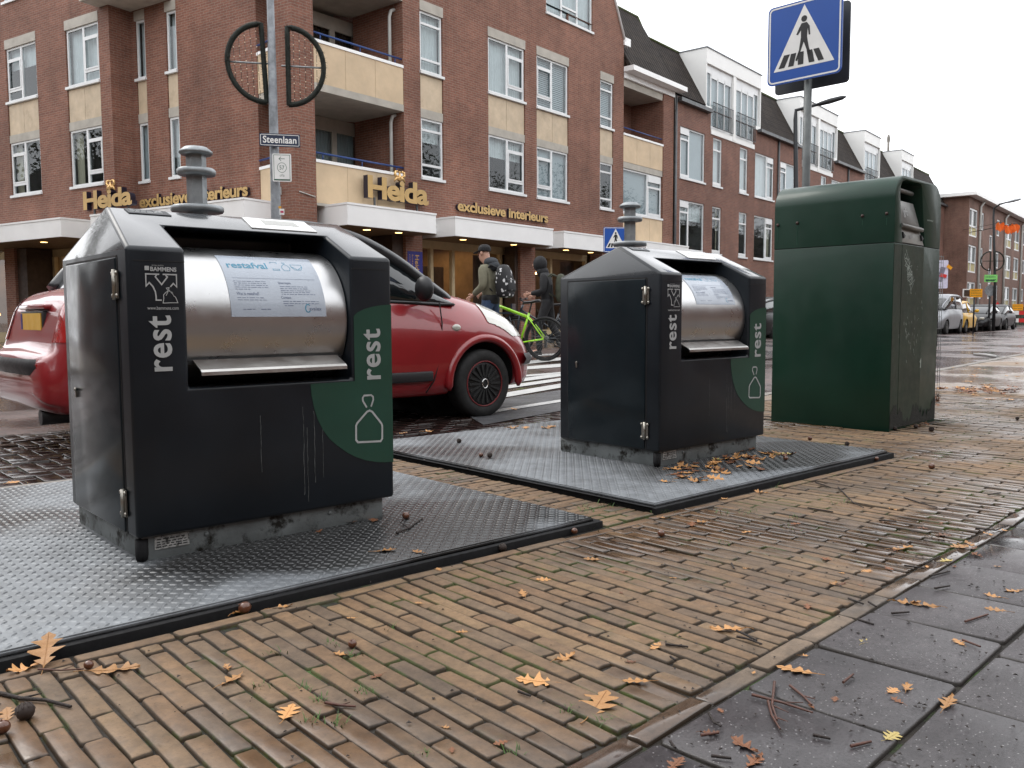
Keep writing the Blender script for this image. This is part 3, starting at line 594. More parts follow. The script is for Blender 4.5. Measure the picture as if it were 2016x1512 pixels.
# ------------------------------------------------------------------ ground
def paver_mat(name, stops, wet_lo, wet_hi, rough=.72, mossy=.0, speck=False, joint_moss=.0):
    m, nt, b = newmat(name); v = coords(nt)
    g = nt.nodes.new('ShaderNodeNewGeometry')
    r = ramp(nt, g.outputs['Random Per Island'], stops)
    c = mixc(nt, 1.0, r.outputs[0], ramp(nt, noise(nt, v, 26, 7, .7), [(.25, .58), (.75, 1.34)]).outputs[0], 'MULTIPLY')
    c = mixc(nt, 1.0, c, ramp(nt, noise(nt, v, 2.6, 7, .65), [(.3, .66), (.7, 1.2)]).outputs[0], 'MULTIPLY')
    pit = ramp(nt, noise(nt, v, 130, 5, .8), [(.56, 0.0), (.68, 1.0)])
    c = mixc(nt, mathn(nt, 'MULTIPLY', pit.outputs[0], .55), c, (.035,.026,.018))
    vs_ = nt.nodes.new('ShaderNodeSeparateXYZ'); nt.links.new(v, vs_.inputs[0]); pd = gz(1885,1045)      # a dip that stays wet beside the path
    sq = lambda o, c, r: mathn(nt, 'POWER', mathn(nt, 'DIVIDE', mathn(nt, 'SUBTRACT', o, c), r), 2.0)
    dip = mathn(nt, 'MULTIPLY', mathn(nt, 'SUBTRACT', 1.0, mathn(nt, 'ADD', sq(vs_.outputs[0], pd[0], .70), sq(vs_.outputs[1], pd[1], .26)), True), .45)
    wn = ramp(nt, mathn(nt, 'ADD', mathn(nt, 'ADD', noise(nt, v, .9, 6, .62), mathn(nt, 'MULTIPLY', noise(nt, v, 9, 4), .12)), dip), [(wet_lo, 0.0), (wet_hi, 1.0)])
    c = mixc(nt, wn.outputs[0], c, mixc(nt, 1.0, c, (.50,.46,.47), 'MULTIPLY'))
    if speck:
        vo = nt.nodes.new('ShaderNodeTexVoronoi'); vo.inputs['Scale'].default_value = 95; nt.links.new(v, vo.inputs['Vector'])
        c = mixc(nt, ramp(nt, vo.outputs['Distance'], [(.10, .75), (.17, 0.0)]).outputs[0], c, (.30,.29,.29)); c = mixc(nt, ramp(nt, noise(nt, v, 160, 2), [(.38, .7), (.46, 0.0)]).outputs[0], c, (.018,.015,.016))
    if mossy:
        mo = ramp(nt, noise(nt, v, 5, 7, .75), [(.60, 0.0), (.72, mossy)]); c = mixc(nt, mo.outputs[0], c, (.05,.065,.018))
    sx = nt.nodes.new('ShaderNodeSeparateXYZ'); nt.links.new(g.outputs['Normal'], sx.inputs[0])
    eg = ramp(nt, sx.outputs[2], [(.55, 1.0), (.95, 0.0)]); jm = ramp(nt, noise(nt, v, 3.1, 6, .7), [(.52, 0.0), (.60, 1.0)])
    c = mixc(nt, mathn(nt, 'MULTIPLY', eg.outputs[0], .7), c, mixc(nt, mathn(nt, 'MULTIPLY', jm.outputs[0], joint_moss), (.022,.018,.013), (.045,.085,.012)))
    nt.links.new(c, b.inputs['Base Color'])
    rr = nt.nodes.new('ShaderNodeMapRange'); rr.inputs[3].default_value = rough; rr.inputs[4].default_value = .10; nt.links.new(wn.outputs[0], rr.inputs[0]); nt.links.new(rr.outputs[0], b.inputs['Roughness'])
    h = mathn(nt, 'ADD', noise(nt, v, 70, 7, .75), mathn(nt, 'MULTIPLY', pit.outputs[0], -.8)); bn_ = bump(nt, h, b, .35, .006); nt.links.new(mathn(nt, 'MULTIPLY', mathn(nt, 'SUBTRACT', 1.0, mathn(nt, 'MULTIPLY', wn.outputs[0], .9)), .35), bn_.inputs['Strength'])
    MATS[name] = m
Y1, Y2, Y3, Y4, Y5 = (.195,.116,.058), (.165,.096,.049), (.122,.082,.052), (.215,.134,.067), (.150,.100,.060)
paver_mat('yellow_paver', [(0,Y2),(.25,Y1),(.45,Y3),(.6,Y1),(.8,Y5),(1,Y4)], .52, .70, .7, .45, joint_moss=1.0)
paver_mat('edge_paver', [(0,(.15,.105,.075)),(.5,(.19,.135,.09)),(1,(.13,.10,.075))], .50, .62)
paver_mat('dark_tile', [(0,(.056,.048,.051)),(.5,(.066,.057,.060)),(1,(.051,.045,.048))], .50, .85, .52, speck=True)
brickmat('far_paver', (.27,.19,.125), (.21,.15,.10), (.07,.055,.04), .21, .053, .004, .25, wet=1.0, weather=False, rough=.65, var=.2)
brickmat('road_brick', (.115,.066,.056), (.085,.052,.048), (.03,.025,.022), .21, .085, .006, .5, wet=1.0, weather=False, rough=.5, var=.3)
brickmat('crossing_brick', (.10,.060,.052), (.075,.048,.044), (.03,.026,.022), .21, .085, .006, .5, wet=1.0, weather=False, rough=.5, var=.3)
mat('joint_soil', (.022,.017,.012), .9, 0, .5, 8, .1, .6, 60, dirt=((.040,.085,.012), 3.1, .53))
mat('asphalt_grey', (.062,.062,.066), .5, 0, .25, 3, .2, .25, 220)
mat('road_paint', (.45,.45,.44), .5, 0, .12, 5, .1, .1, 90, dirt=((.25,.24,.23), 5, .62))
mat('kerb_stone', (.19,.17,.15), .6, 0, .2, 4, .15, .2, 80)
def sheet(name, pts, z, mt, label=None):
    o = MB().poly([(x, y, z) for x, y in pts]).build(name, mt); return structure(o)
sheet('road', [(-140,-60),(300,-60),(300,260),(-140,260)], -.12, 'road_brick')
edge = [(-25,4.13),(5.3,4.13),(7.1,4.42),(11.5,4.75),(17.5,5.68),(70,13.9)]
mb = MB(); mb.prism([(x, y, -.2) for x, y in edge]+[(70,-30,-.2),(-25,-30,-.2)], (0,0,.188)); structure(mb.build('pavement', 'far_paver'))
mb = MB()
for (xa, ya), (xb, yb) in zip(edge[:-1], edge[1:]):
    d = np.array([xb-xa, yb-ya]); l = np.linalg.norm(d); d /= l; nrm = np.array([-d[1], d[0]]); k = int(l//1.0)+1
    for i in range(min(k, 30)):
        a = np.array([xa,ya])+d*(l*i/k+.004); b = np.array([xa,ya])+d*(l*(i+1)/k-.004)
        q = [a, b, b+nrm*.11, a+nrm*.11]; mb.prism([(p[0],p[1],-.19) for p in q], (0,0,.188))
structure(mb.build('kerb', 'kerb_stone', bevel=.008))
# loose-laid pavers near the camera, each a separate block of one sheet of paving
TS = .068; BANDY = lambda x: .917+TS*(x-1.22)
class Pav:
    def __init__(s): s.V = []; s.F = []
    def brick(s, cx, cy, lx, ly, ang=0.0, rnd=random, dz=.0022, cut=.0035, jit=.0022, depth=.03):
        hx, hy = lx/2, ly/2; c = min(cut, hx*.4, hy*.4)
        ring = [(-hx+c,-hy),(0,-hy),(hx-c,-hy),(hx,-hy+c),(hx,0),(hx,hy-c),(hx-c,hy),(0,hy),(-hx+c,hy),(-hx,hy-c),(-hx,0),(-hx,-hy+c)]
        ca, sa = math.cos(ang), math.sin(ang); z0 = rnd.gauss(0, dz*.7); tx, ty = rnd.gauss(0,.007), rnd.gauss(0,.007)
        o = len(s.V); n = 12; jr = [(rnd.uniform(-jit,jit), rnd.uniform(-jit,jit)) for _ in range(n)]
        for ins, zz in ((.0, -depth), (.0, -.006), (.0010, -.0018), (.0034, 0.0)):
            for (x, y), (jx, jy) in zip(ring, jr):
                fx = (hx-ins)/hx; fy = (hy-ins)/hy; X, Y = x*fx+jx, y*fy+jy
                s.V.append((cx+X*ca-Y*sa, cy+X*sa+Y*ca, zz+z0+(tx*X+ty*Y if zz > -.02 else 0)))
        for k in range(3):
            for i in range(n): j = (i+1) % n; s.F.append((o+k*n+i, o+k*n+j, o+(k+1)*n+j, o+(k+1)*n+i))
        s.F.append(tuple(o+3*n+i for i in range(n)))
    def build(s, name, mt):
        mb = MB(); mb.v = s.V; mb.f = [list(f) for f in s.F]; mb.m = [0]*len(s.F); mb.sm = [True]*len(s.F)
        o = mb.build(name, mt, recalc=False, merge=False)
        for p in o.data.polygons: pass
        return structure(o)
rnd = random.Random(11)
BW, BL, PX, PL = .0395, .2055, .0440, .2115
pv = Pav()
FY = 2.385*KB-.040             # front edge of the plate frames
gx0, gx1, gy0, gy1 = GP[0]-.03, GP[0]+.86, GP[1]-.01, GP[1]+.9
def blocked(x, y0, y1):
    if .335*KB-.06 < x < 5.142*KB+.06 and y1 > FY-.055: return True
    return False
nx = int((8.6+1.0)/PX)
for i in range(nx):
    x = -1.0+i*PX; wob = .004*math.sin(i*.13)
    ylo = BANDY(x)+.052; yhi = (FY-.054) if .335*KB-.05 < x < 5.142*KB+.05 else 4.065
    y = ylo-rnd.choice((0,.5))*PL if False else ylo-((i % 2)*.5+rnd.uniform(-.06,.06))*PL
    while y < yhi-.02:
        a, b = max(y, ylo), min(y+BL, yhi)
        if b-a > .03:
            cx, cy = x+wob, (a+b)/2
            inside = gx0-.02 < cx < gx1 and gy0 < cy < gy1
            if not inside and not (cx > 6.6 and cy > 3.6 and rnd.random() < 0):
                pv.brick(cx, cy, BW+rnd.uniform(-.0022,.0022), b-a-rnd.uniform(0,.005), rnd.gauss(0,.008), rnd)
        y += PL
x = -1.0                                       # single course along the plates
while x < 5.142*KB+.05:
    pv.brick(x+BL/2, FY-.028, BL, BW, 0, rnd); x += PL
# strip
xa, xb = 2.542*KB+.036, 2.935*KB-.036           # strip between the two plates, bricks laid the other way
y = FY+.03; k = 0
while y < 4.07:
    segs = [(xa, xa+(xb-xa)*.62), (xa+(xb-xa)*.64, xb)] if k % 2 else [(xa, xa+(xb-xa)*.36), (xa+(xb-xa)*.38, xb)]
    for a, b in segs: pv.brick((a+b)/2, y, b-a-.004, BW, rnd.gauss(0,.012), rnd)
    y += PX; k += 1
pv.build('brick_paving', 'yellow_paver')
pe = Pav(); x = -.8; ta = math.atan(TS)
while x < 11:
    pe.brick(x+BL/2, BANDY(x+BL/2)+.0225, BL, .046, ta+rnd.gauss(0,.008), rnd, dz=.0015); x += PL*math.cos(ta)
y = 4.095
for i in range(45):                              # kerb-side course behind the plates
    pe.brick(-1+i*PL, 4.095, BL, .05, 0, rnd)
pe.build('paving_edge', 'edge_paver')
pt = Pav(); T = .298; O0 = np.array([1.7135-6*T*math.cos(ta), BANDY(1.7135-6*T*math.cos(ta))]); ex = np.array([math.cos(ta), math.sin(ta)]); ey = np.array([math.sin(ta), -math.cos(ta)])
for r in range(9):
    for i in range(34):
        p = O0+ex*(i*T+T/2+(r % 2)*T*.72)+ey*(r*T+T/2+.006)
        pt.brick(p[0], p[1], T-.007, T-.007, ta+rnd.gauss(0,.003), rnd, dz=.0018, cut=.008, jit=.0016, depth=.04)
pt.build('tile_path', 'dark_tile')
sheet('joint_soil', [(-1.02,-1.9),(8.62,-1.9),(8.62,4.13),(-1.02,4.13)], -.0080, 'joint_soil')
pr_ = Pav(); u = .103
paver_mat('road_paver', [(0,(.050,.030,.026)),(.5,(.066,.040,.034)),(1,(.042,.030,.028))], .30, .52, .55)
for a in range(-8, 62):
    for b in range(0, 27):
        m_ = (a-b) % 4; cx, cy = -.2+a*u, 4.30+b*u
        if m_ == 0: n_ = len(pr_.V); pr_.brick(cx+u/2, cy, 2*u-.008, u-.008, rnd.gauss(0,.006), rnd, dz=.002)
        elif m_ == 2: n_ = len(pr_.V); pr_.brick(cx, cy-u/2, u-.008, 2*u-.008, rnd.gauss(0,.006), rnd, dz=.002)
        else: continue
        pr_.V[n_:] = [(x, y, z-.108) for x, y, z in pr_.V[n_:]]
pr_.build('road_paving', 'road_paver'); sheet('road_joint', [(-1.05,4.24),(6.15,4.24),(6.15,7.0),(-1.05,7.0)], -.1165, 'joint_soil')
# raised crossing: ramp with piano-key marks, then the striped table
DC = np.array([math.cos(R_(17)), math.sin(R_(17))]); NC = np.array([-DC[1], DC[0]]); ZR = .03
def rampz(x, y):
    n = NC @ np.array([x, y]); return -.104+(ZR+.104)*min(1, max(0, (n-4.7)/1.2))
def gzr(px, py):
    z = -.05
    for _ in range(60): p = gz(px, py, z); z += .5*(rampz(p[0], p[1])-z)
    return p
def ab(a, n, dz=0.0): q = DC*a+NC*n; return (q[0], q[1], rampz(*q)+dz)
mb = MB(); ns = [4.55,4.7,5.0,5.3,5.6,5.9,11.5]
V = [ab(7.0, n, -.004 if n < 4.7 else 0) for n in ns]+[ab(30, n, -.004 if n < 4.7 else 0) for n in ns]; k = len(ns)
mb.add(V, [(i,k+i,k+i+1,i+1) for i in range(k-1)]); mb.add([ab(7.0,n) for n in ns]+[(ab(7.0,n)[0],ab(7.0,n)[1],-.13) for n in ns], [(i,i+1,k+i+1,k+i) for i in range(k-1)]); structure(mb.build('raised_crossing', 'crossing_brick'))
def strip(px0, py0, px1, py1, w_, ext):
    p, q = gzr(px0, py0)[:2], gzr(px1, py1)[:2]; d = (q-p)/np.linalg.norm(q-p); p = p-d*.5; q = q+d*ext; n = np.array([-d[1], d[0]])
    mb = MB(); m = 6; V = []
    for i in range(m+1):
        for s in (-.5, 0, .5): c = p+(q-p)*i/m+n*w_*s; V.append((c[0], c[1], rampz(c[0], c[1])+.006))
    mb.add(V, [(i*3+j, (i+1)*3+j, (i+1)*3+j+1, i*3+j+1) for i in range(m) for j in range(2)]); return structure(mb.build('road_marking', 'road_paint'))
r6 = lambda x, y: (640+x/3.6, 420+y/3.6)
sheet('crossing_asphalt', [(4.2,5.1),(7.2,5.9),(7.0,7.0),(4.9,6.4)], -.1035, 'asphalt_grey')
for (a, b, c, d, w_, e) in ((1300,1390,1680,1330,.13,1.2),(1240,1297,1680,1222,.16,2.5),(1360,1224,1680,1178,.13,2.5),(1340,1190,1680,1145,.16,3),(1350,1160,1680,1132,.10,3),(1390,1100,1680,1075,.34,4),(1420,1060,1680,1032,.40,4),(1420,1012,1680,997,.42,5)):
    strip(*r6(a,b), *r6(c,d), w_, e)
# far footway in front of the shops
SD = np.array([math.cos(R_(9.5)), math.sin(R_(9.5))])
def far_line(x): return 14.95+math.tan(R_(9.5))*(x-14.3)
mb = MB(); mb.prism([(6.2,13.6,-.2),(8.5,13.9,-.2),(14.3,14.95,-.2),(38,far_line(38),-.2),(90,far_line(90)+1.5,-.2),(90,45,-.2),(6.2,45,-.2),(-20,45,-.2),(-14,22,-.2)], (0,0,.196)); structure(mb.build('far_footway', 'far_paver'))
# ------------------------------------------------------------------ buildings
brickmat('facade_brick', (.235,.097,.062), (.178,.071,.046), (.24,.17,.135), .215, .0635, .0075, .35, rough=.85, var=.22, big=.3)
brickmat('terrace_brick', (.215,.090,.060), (.158,.066,.046), (.20,.15,.125), .215, .0635, .0075, .3, rough=.85, var=.2, big=.3)
brickmat('far_brick', (.20,.10,.072), (.16,.078,.058), (.2,.15,.12), .215, .0635, .008, .2, rough=.85)
mat('window_white', (.70,.71,.71), .4, 0, .06, 3)
mat('concrete', (.42,.39,.34), .75, 0, .14, 3, .1, .15, 60)
mat('concrete_soffit', (.20,.185,.165), .8, 0, .25, 2, .1, .15, 40)
mat('cream_panel', (.58,.44,.285), .6, 0, .10, 2.2, .1, .05, 80)
mat('cream_panel_worn', (.54,.43,.30), .6, 0, .14, 3, .1, dirt=((.40,.31,.21), 1.6, .58))
mat('rail_blue', (.012,.05,.20), .4)
mat('white_fascia', (.85,.85,.84), .5, 0, .05, 1.2)
mat('soffit_brown', (.16,.10,.055), .6, 0, .2, 3)
mat('cream_frame', (.50,.40,.24), .5, 0, .1, 4)
mat('dark_timber', (.045,.026,.018), .6, 0, .3, 6)
mat('shop_wall', (.30,.20,.11), .8, 0, .3, 1.2)
mat('shop_dark', (.06,.04,.028), .8, 0, .5, 1.6)
mat('curtain_lace', (.62,.64,.63), .9, 0, .08, 4)
mat('curtain_beige', (.42,.38,.28), .9, 0, .12, 4)
mat('blind_grey', (.36,.40,.41), .8, 0, .06, 2)
mat('room_dark', (.10,.10,.095), .9, 0, .3, 1)
mat('zinc_gutter', (.11,.115,.12), .5, .4, .2, 4)
mat('downpipe_white', (.50,.50,.47), .5, 0, .1, 3)
mat('gold_letter', (.50,.33,.13), .4, .15, .08, 6)
mat('gold_bright', (.75,.48,.20), .25, .6, .2, 20)
mat('letter_side', (.014,.012,.028), .4)
mat('banner_blue', (.012,.012,.16), .5, 0, .08)
mat('spot_glow', (1.0,.62,.22), .4, 0, 0, 5, 0, emit=5)
mat('lamp_glow', (1.0,.55,.2), .4, 0, 0, 5, 0, emit=14)
mat('dormer_white', (.78,.78,.76), .5, 0, .04, 1)
mat('lead_grey', (.22,.24,.26), .6, .2, .15, 3)
mat('moss_roof', (.06,.075,.02), .9, 0, .5, 9, .05, .6, 40)
mat('hedge_leaf', (.022,.042,.014), .6, 0, .5, 14)
mat('toy_green', (.18,.50,.16), .5)
def glass_mat(name, tint, refl=.30):
    m, nt, b = newmat(name); nt.nodes.remove(b); out = nt.nodes['Material Output']
    tr = nt.nodes.new('ShaderNodeBsdfTransparent'); tr.inputs[0].default_value = (*tint, 1)
    gl = nt.nodes.new('ShaderNodeBsdfGlossy'); gl.inputs['Roughness'].default_value = .015; gl.inputs[0].default_value = (.92,.95,.97,1)
    ge = nt.nodes.new('ShaderNodeNewGeometry'); dt = nt.nodes.new('ShaderNodeVectorMath'); dt.operation = 'DOT_PRODUCT'; nt.links.new(ge.outputs['Normal'], dt.inputs[0]); nt.links.new(ge.outputs['Incoming'], dt.inputs[1])
    sch = mathn(nt, 'POWER', mathn(nt, 'SUBTRACT', 1.0, mathn(nt, 'ABSOLUTE', dt.outputs['Value'])), 5.0)
    bm_ = nt.nodes.new('ShaderNodeBump'); bm_.inputs['Strength'].default_value = .04; bm_.inputs['Distance'].default_value = .05
    nt.links.new(noise(nt, coords(nt), .9, 2), bm_.inputs['Height']); nt.links.new(bm_.outputs[0], gl.inputs['Normal'])
    f = mathn(nt, 'ADD', mathn(nt, 'MULTIPLY', sch, .95), refl, True); mx = nt.nodes.new('ShaderNodeMixShader')
    nt.links.new(f, mx.inputs[0]); nt.links.new(tr.outputs[0], mx.inputs[1]); nt.links.new(gl.outputs[0], mx.inputs[2]); nt.links.new(mx.outputs[0], out.inputs[0]); MATS[name] = m
glass_mat('window_glass', (.76,.82,.84), .065); glass_mat('shop_glass', (.9,.88,.84), .05)
def tile_mat():
    m, nt, b = newmat('roof_tile'); uv = coords(nt, 'UV'); ob = coords(nt)
    t = nt.nodes.new('ShaderNodeTexBrick'); t.offset = 0; t.inputs['Scale'].default_value = 1; t.inputs['Brick Width'].default_value = .2; t.inputs['Row Height'].default_value = .3
    t.inputs['Mortar Size'].default_value = .02; t.inputs['Mortar Smooth'].default_value = 1; nt.links.new(uv, t.inputs['Vector'])
    t.inputs['Color1'].default_value = (.020,.015,.013,1); t.inputs['Color2'].default_value = (.029,.022,.018,1); t.inputs['Mortar'].default_value = (.008,.007,.006,1)
    sep = nt.nodes.new('ShaderNodeSeparateXYZ'); nt.links.new(uv, sep.inputs[0])
    saw = mathn(nt, 'FRACT', mathn(nt, 'MULTIPLY', sep.outputs[1], 1/.3)); wv = mathn(nt, 'ABSOLUTE', mathn(nt, 'SINE', mathn(nt, 'MULTIPLY', sep.outputs[0], math.pi/.2)))
    h = mathn(nt, 'ADD', mathn(nt, 'MULTIPLY', saw, -1.0), mathn(nt, 'MULTIPLY', wv, .8)); bump(nt, h, b, .9, .04)
    c = mixc(nt, 1.0, t.outputs[0], ramp(nt, noise(nt, ob, 1.5, 6, .7), [(.3, .7), (.7, 1.4)]).outputs[0], 'MULTIPLY')
    nt.links.new(c, b.inputs['Base Color']); b.inputs['Roughness'].default_value = .85; b.inputs['Specular IOR Level'].default_value = .2; MATS['roof_tile'] = m
tile_mat()

def dirw(psi): a = AZ-R_(psi); return np.array([math.cos(a), math.sin(a), 0])
class Fac:
    def __init__(s, C, d, n): s.C = np.asarray(C, float); s.d = d; s.n = n
    def p(s, a, z, o=0.0): return s.C + s.d*a + s.n*o + np.array([0,0,z])
    def box(s, mb, s0, s1, z0, z1, o0, o1, mi=0): return mb.box(s0, s1, o0, o1, z0, z1, mi, X=lambda q: s.p(q[0], q[2], q[1]))
    def wall(s, mb, s0, s1, z0, z1, off, holes, reveal=.11, mi=0):
        ss = sorted({s0, s1, *[h[0] for h in holes], *[h[1] for h in holes]}); zs = sorted({z0, z1, *[h[2] for h in holes], *[h[3] for h in holes]})
        ss = [v for v in ss if s0 <= v <= s1]; zs = [v for v in zs if z0 <= v <= z1]
        ins = lambda a, b: any(h[0] < a < h[1] and h[2] < b < h[3] for h in holes)
        for a0, a1 in zip(ss[:-1], ss[1:]):
            for b0, b1 in zip(zs[:-1], zs[1:]):
                if not ins((a0+a1)/2, (b0+b1)/2): mb.add([s.p(a0,b0,off),s.p(a1,b0,off),s.p(a1,b1,off),s.p(a0,b1,off)], [(0,1,2,3)], mi)
        for h in holes:
            a0, a1, b0, b1 = max(h[0],s0), min(h[1],s1), max(h[2],z0), min(h[3],z1); r = off-reveal
            for q in ([(a0,b0),(a1,b0)],[(a1,b0),(a1,b1)],[(a1,b1),(a0,b1)],[(a0,b1),(a0,b0)]):
                mb.add([s.p(*q[0],off),s.p(*q[1],off),s.p(*q[1],r),s.p(*q[0],r)], [(0,1,2,3)], mi)
        return mb
dR, dL = dirw(39.1), dirw(-57.8)
nR = -np.array([-dR[1], dR[0], 0]); nL = np.array([-dL[1], dL[0], 0])
PR = at(831, 357, 22.6); PR[2] = 0
FR = Fac(PR, dR, nR); CC = PR+dR*-4.05; FL = Fac(CC, dL, nL)
wr = random.Random(21)
def window(F, s0, s1, z0, z1, off, kind, par, curtain='lace', glass='window_glass', sill=True, mat_='window_white'):
    """kind: n narrow with two transoms, hi/lo = split side with transoms, t* = terrace, p = plain, two = two lights"""
    g = .055; d = .06; o0, o1 = off-.10, off-.10+d; mb = MB(); B = lambda a, b, c, e, k=0: F.box(mb, a, b, c, e, o0+k, o1+k)
    B(s0, s0+g, z0, z1); B(s1-g, s1, z0, z1); B(s0+g, s1-g, z0, z0+g); B(s0+g, s1-g, z1-g, z1)
    tr = .30; sash = []
    if kind == 'n': B(s0+g, s1-g, z1-tr-.03, z1-tr+.03); B(s0+g, s1-g, z0+tr, z0+tr+.06)
    elif kind in ('hi', 'lo'):
        mid = s0+(s1-s0)*(.52 if kind == 'hi' else .48); B(mid-.04, mid+.04, z0+g, z1-g)
        a, b = (mid+.04, s1-g) if kind == 'hi' else (s0+g, mid-.04)
        B(a, b, z1-tr-.06, z1-tr+.0); B(a, b, z0+tr-.02, z0+tr+.05)
        F.box(mb, a, b, z0+tr+.05, z0+tr+.09, o1, o1+.012); F.box(mb, a, a+.04, z0+tr+.09, z1-tr-.1, o1, o1+.012); F.box(mb, b-.04, b, z0+tr+.09, z1-tr-.1, o1, o1+.012); F.box(mb, a, b, z1-tr-.1, z1-tr-.06, o1, o1+.012)
    elif kind in ('tlo', 'thi'):
        mid = s0+(s1-s0)*(.37 if kind == 'tlo' else .63); B(mid-.04, mid+.04, z0+g, z1-g); a, b = (s0+g, mid-.04) if kind == 'tlo' else (mid+.04, s1-g)
        B(a, b, z1-.5, z1-.43); F.box(mb, a, b, z1-.28, z1-.05, o1, o1+.02); F.box(mb, a, b, z0+g, z0+.14, o1, o1+.012); F.box(mb, a, a+.05, z0+.14, z1-.5, o1, o1+.012); F.box(mb, b-.05, b, z0+.14, z1-.5, o1, o1+.012)
    elif kind == 'tn': B(s0+g, s1-g, z1-.52, z1-.45); F.box(mb, s0+g, s1-g, z0+g, z0+.15, o1, o1+.012)
    elif kind == 'two': mid = (s0+s1)/2; B(mid-.04, mid+.04, z0+g, z1-g); B(s0+g, mid-.04, z0+.4, z0+.46)
    elif kind == 'three':
        for f in (.33, .67): m_ = s0+(s1-s0)*f; B(m_-.04, m_+.04, z0+g, z1-g)
        m0, m1 = s0+(s1-s0)*.33+.04, s0+(s1-s0)*.67-.04; B(m0, m1, z0+.38, z0+.44)
    if sill: F.box(mb, s0-.04, s1+.04, z0-.07, z0-.003, off-.09, off+.05)
    o = mb.build('window', mat_, par)
    mb = MB(); mb.add([F.p(s0+g*.5,z0+g*.5,o0+.028),F.p(s1-g*.5,z0+g*.5,o0+.028),F.p(s1-g*.5,z1-g*.5,o0+.028),F.p(s0+g*.5,z1-g*.5,o0+.028)], [(0,1,2,3)]); mb.build('pane', glass, o)
    if curtain:
        def pleat(a, b, c, e, mt, dep, amp=.018, per=.11):
            n = max(2, int((b-a)/.02)); mb = MB(); V = []
            for i in range(n+1):
                x = a+(b-a)*i/n; y = dep+amp*math.sin(x/per*6.28)+amp*.5*math.sin(x/per*2.1+1); V += [F.p(x,c,y), F.p(x,e,y)]
            mb.add(V, [(2*i,2*i+2,2*i+3,2*i+1) for i in range(n)], 0, True); mb.build('curtain', mt, o)
        if curtain == 'lace': pleat(s0, s1, z0, z1, 'curtain_lace', o0-.1)
        elif curtain == 'half': pleat(s0, s1, z0+(z1-z0)*.62, z1, 'curtain_lace', o0-.1); 
        elif curtain == 'side': pleat(s0, s0+(s1-s0)*.2, z0, z1, 'curtain_beige', o0-.1); pleat(s1-(s1-s0)*.2, s1, z0, z1, 'curtain_beige', o0-.1)
        elif curtain == 'blind':
            mb = MB(); k = 0; z = z0+.02
            while z < z1-.05: F.box(mb, s0+.03, s1-.03, z, z+.045, o0-.07, o0-.065); z += .06
            mb.build('blind', 'blind_grey', o)
        elif curtain == 'screen': mb = MB(); F.box(mb, s0, s1, z0, z1, o0-.06, o0-.05); mb.build('blind', 'blind_grey', o)
    mb = MB(); F.box(mb, s0-.05, s1+.05, z0-.05, z1+.05, o0-1.2, o0-1.19); F.box(mb, s0-.05, s0-.04, z0-.05, z1+.05, o0-1.19, o0-.02); F.box(mb, s1+.04, s1+.05, z0-.05, z1+.05, o0-1.19, o0-.02); F.box(mb, s0-.05, s1+.05, z1+.05, z1+.06, o0-1.19, o0-.02); F.box(mb, s0-.05, s1+.05, z0-.06, z0-.05, o0-1.19, o0-.02)
    mb.build('room', 'room_dark', o)
    return o
# -------- corner building
cb = thing('corner_building', 'red brick corner building with cream balcony panels and shops under white canopies', 'building', tuple(CC))
W1, W2 = (4.41, 5.94), (7.13, 8.66)
Rw = [(0.0,.82,'n'),(2.71,4.36,'hi'),(4.97,6.60,'lo'),(8.47,9.25,'n')]
holes = []
for a, b, k in Rw:
    holes += [(a-.02, b+.02, 4.36, 8.92)]
holes += [(5.43,7.98,10.0,11.9)]
mb = MB(); FR.wall(mb, -.62, 9.93, 3.3, 10.3, 0, holes, .10); FR.wall(mb, -.62, 9.30, 10.3, 13.2, 0, holes, .10)
mb.add([FR.p(9.30,10.3,0),FR.p(9.93,10.3,0),FR.p(9.30,11.45,0)], [(0,1,2)])
mb.add([FR.p(9.93,0,0),FR.p(9.93,10.3,0),FR.p(9.93,10.3,-1.4),FR.p(9.93,0,-1.4)], [(0,1,2,3)])
mb.add([FR.p(-.62,3.3,0),FR.p(-.62,13.2,0),FR.p(-.62,13.2,-1.9),FR.p(-.62,3.3,-1.9)], [(0,1,2,3)])
FR.box(mb, -.62, -.02, 0, 3.3, -.5, 0); FR.box(mb, 4.13, 4.86, 0, 3.3, -.5, 0); FR.box(mb, 8.6, 9.93, 0, 3.3, -.5, 0)
FR.box(mb, 12.75, 13.52, 0, 9.0, -1.4, 0)
FR.box(mb, 9.95, 12.75, 3.9, 4.32, -.3, -.05)
# corner pillar
P0 = [FR.p(-4.05,0,0), FR.p(-3.45,0,0), FR.p(-3.45,0,-.45), FL.p(.62,0,-.40), FL.p(.62,0,0)]
mb.prism(P0, (0,0,13.2))
# left street front: section B set back, section A proud
SB, SA_ = -.65, 0.0
Lb = [(4.87,5.27),(6.17,6.56)]; La = [(7.24,8.74,'lo'),(10.25,11.83,'hi')]
hb = [(a-.02,b+.02,4.42,8.95) for a, b in Lb]; ha = [(a-.02,b+.02,4.36,8.92) for a, b, k in La]+[(10.25,11.83,9.95,11.4),(13.6,15.2,4.36,8.92)]
FL.wall(mb, 1.87, 6.74, 3.3, 13.2, SB, hb, .10); FL.wall(mb, 6.74, 24, 3.3, 13.2, SA_, ha, .10)
mb.add([FL.p(6.74,3.3,SA_),FL.p(6.74,13.2,SA_),FL.p(6.74,13.2,SB),FL.p(6.74,3.3,SB)], [(0,1,2,3)])
mb.add([FL.p(1.87,0,SB),FL.p(1.87,13.2,SB),FL.p(1.87,13.2,SB-1.4),FL.p(1.87,0,SB-1.4)], [(0,1,2,3)])
for a in (6.2, 11.93, 16.5, 20): FL.box(mb, a, a+.55, 0, 3.3, -1.2, -.65 if a < 6.5 else -.02)
FL.box(mb, 1.2, 1.87, 0, 3.3, -1.2, SB-.02)
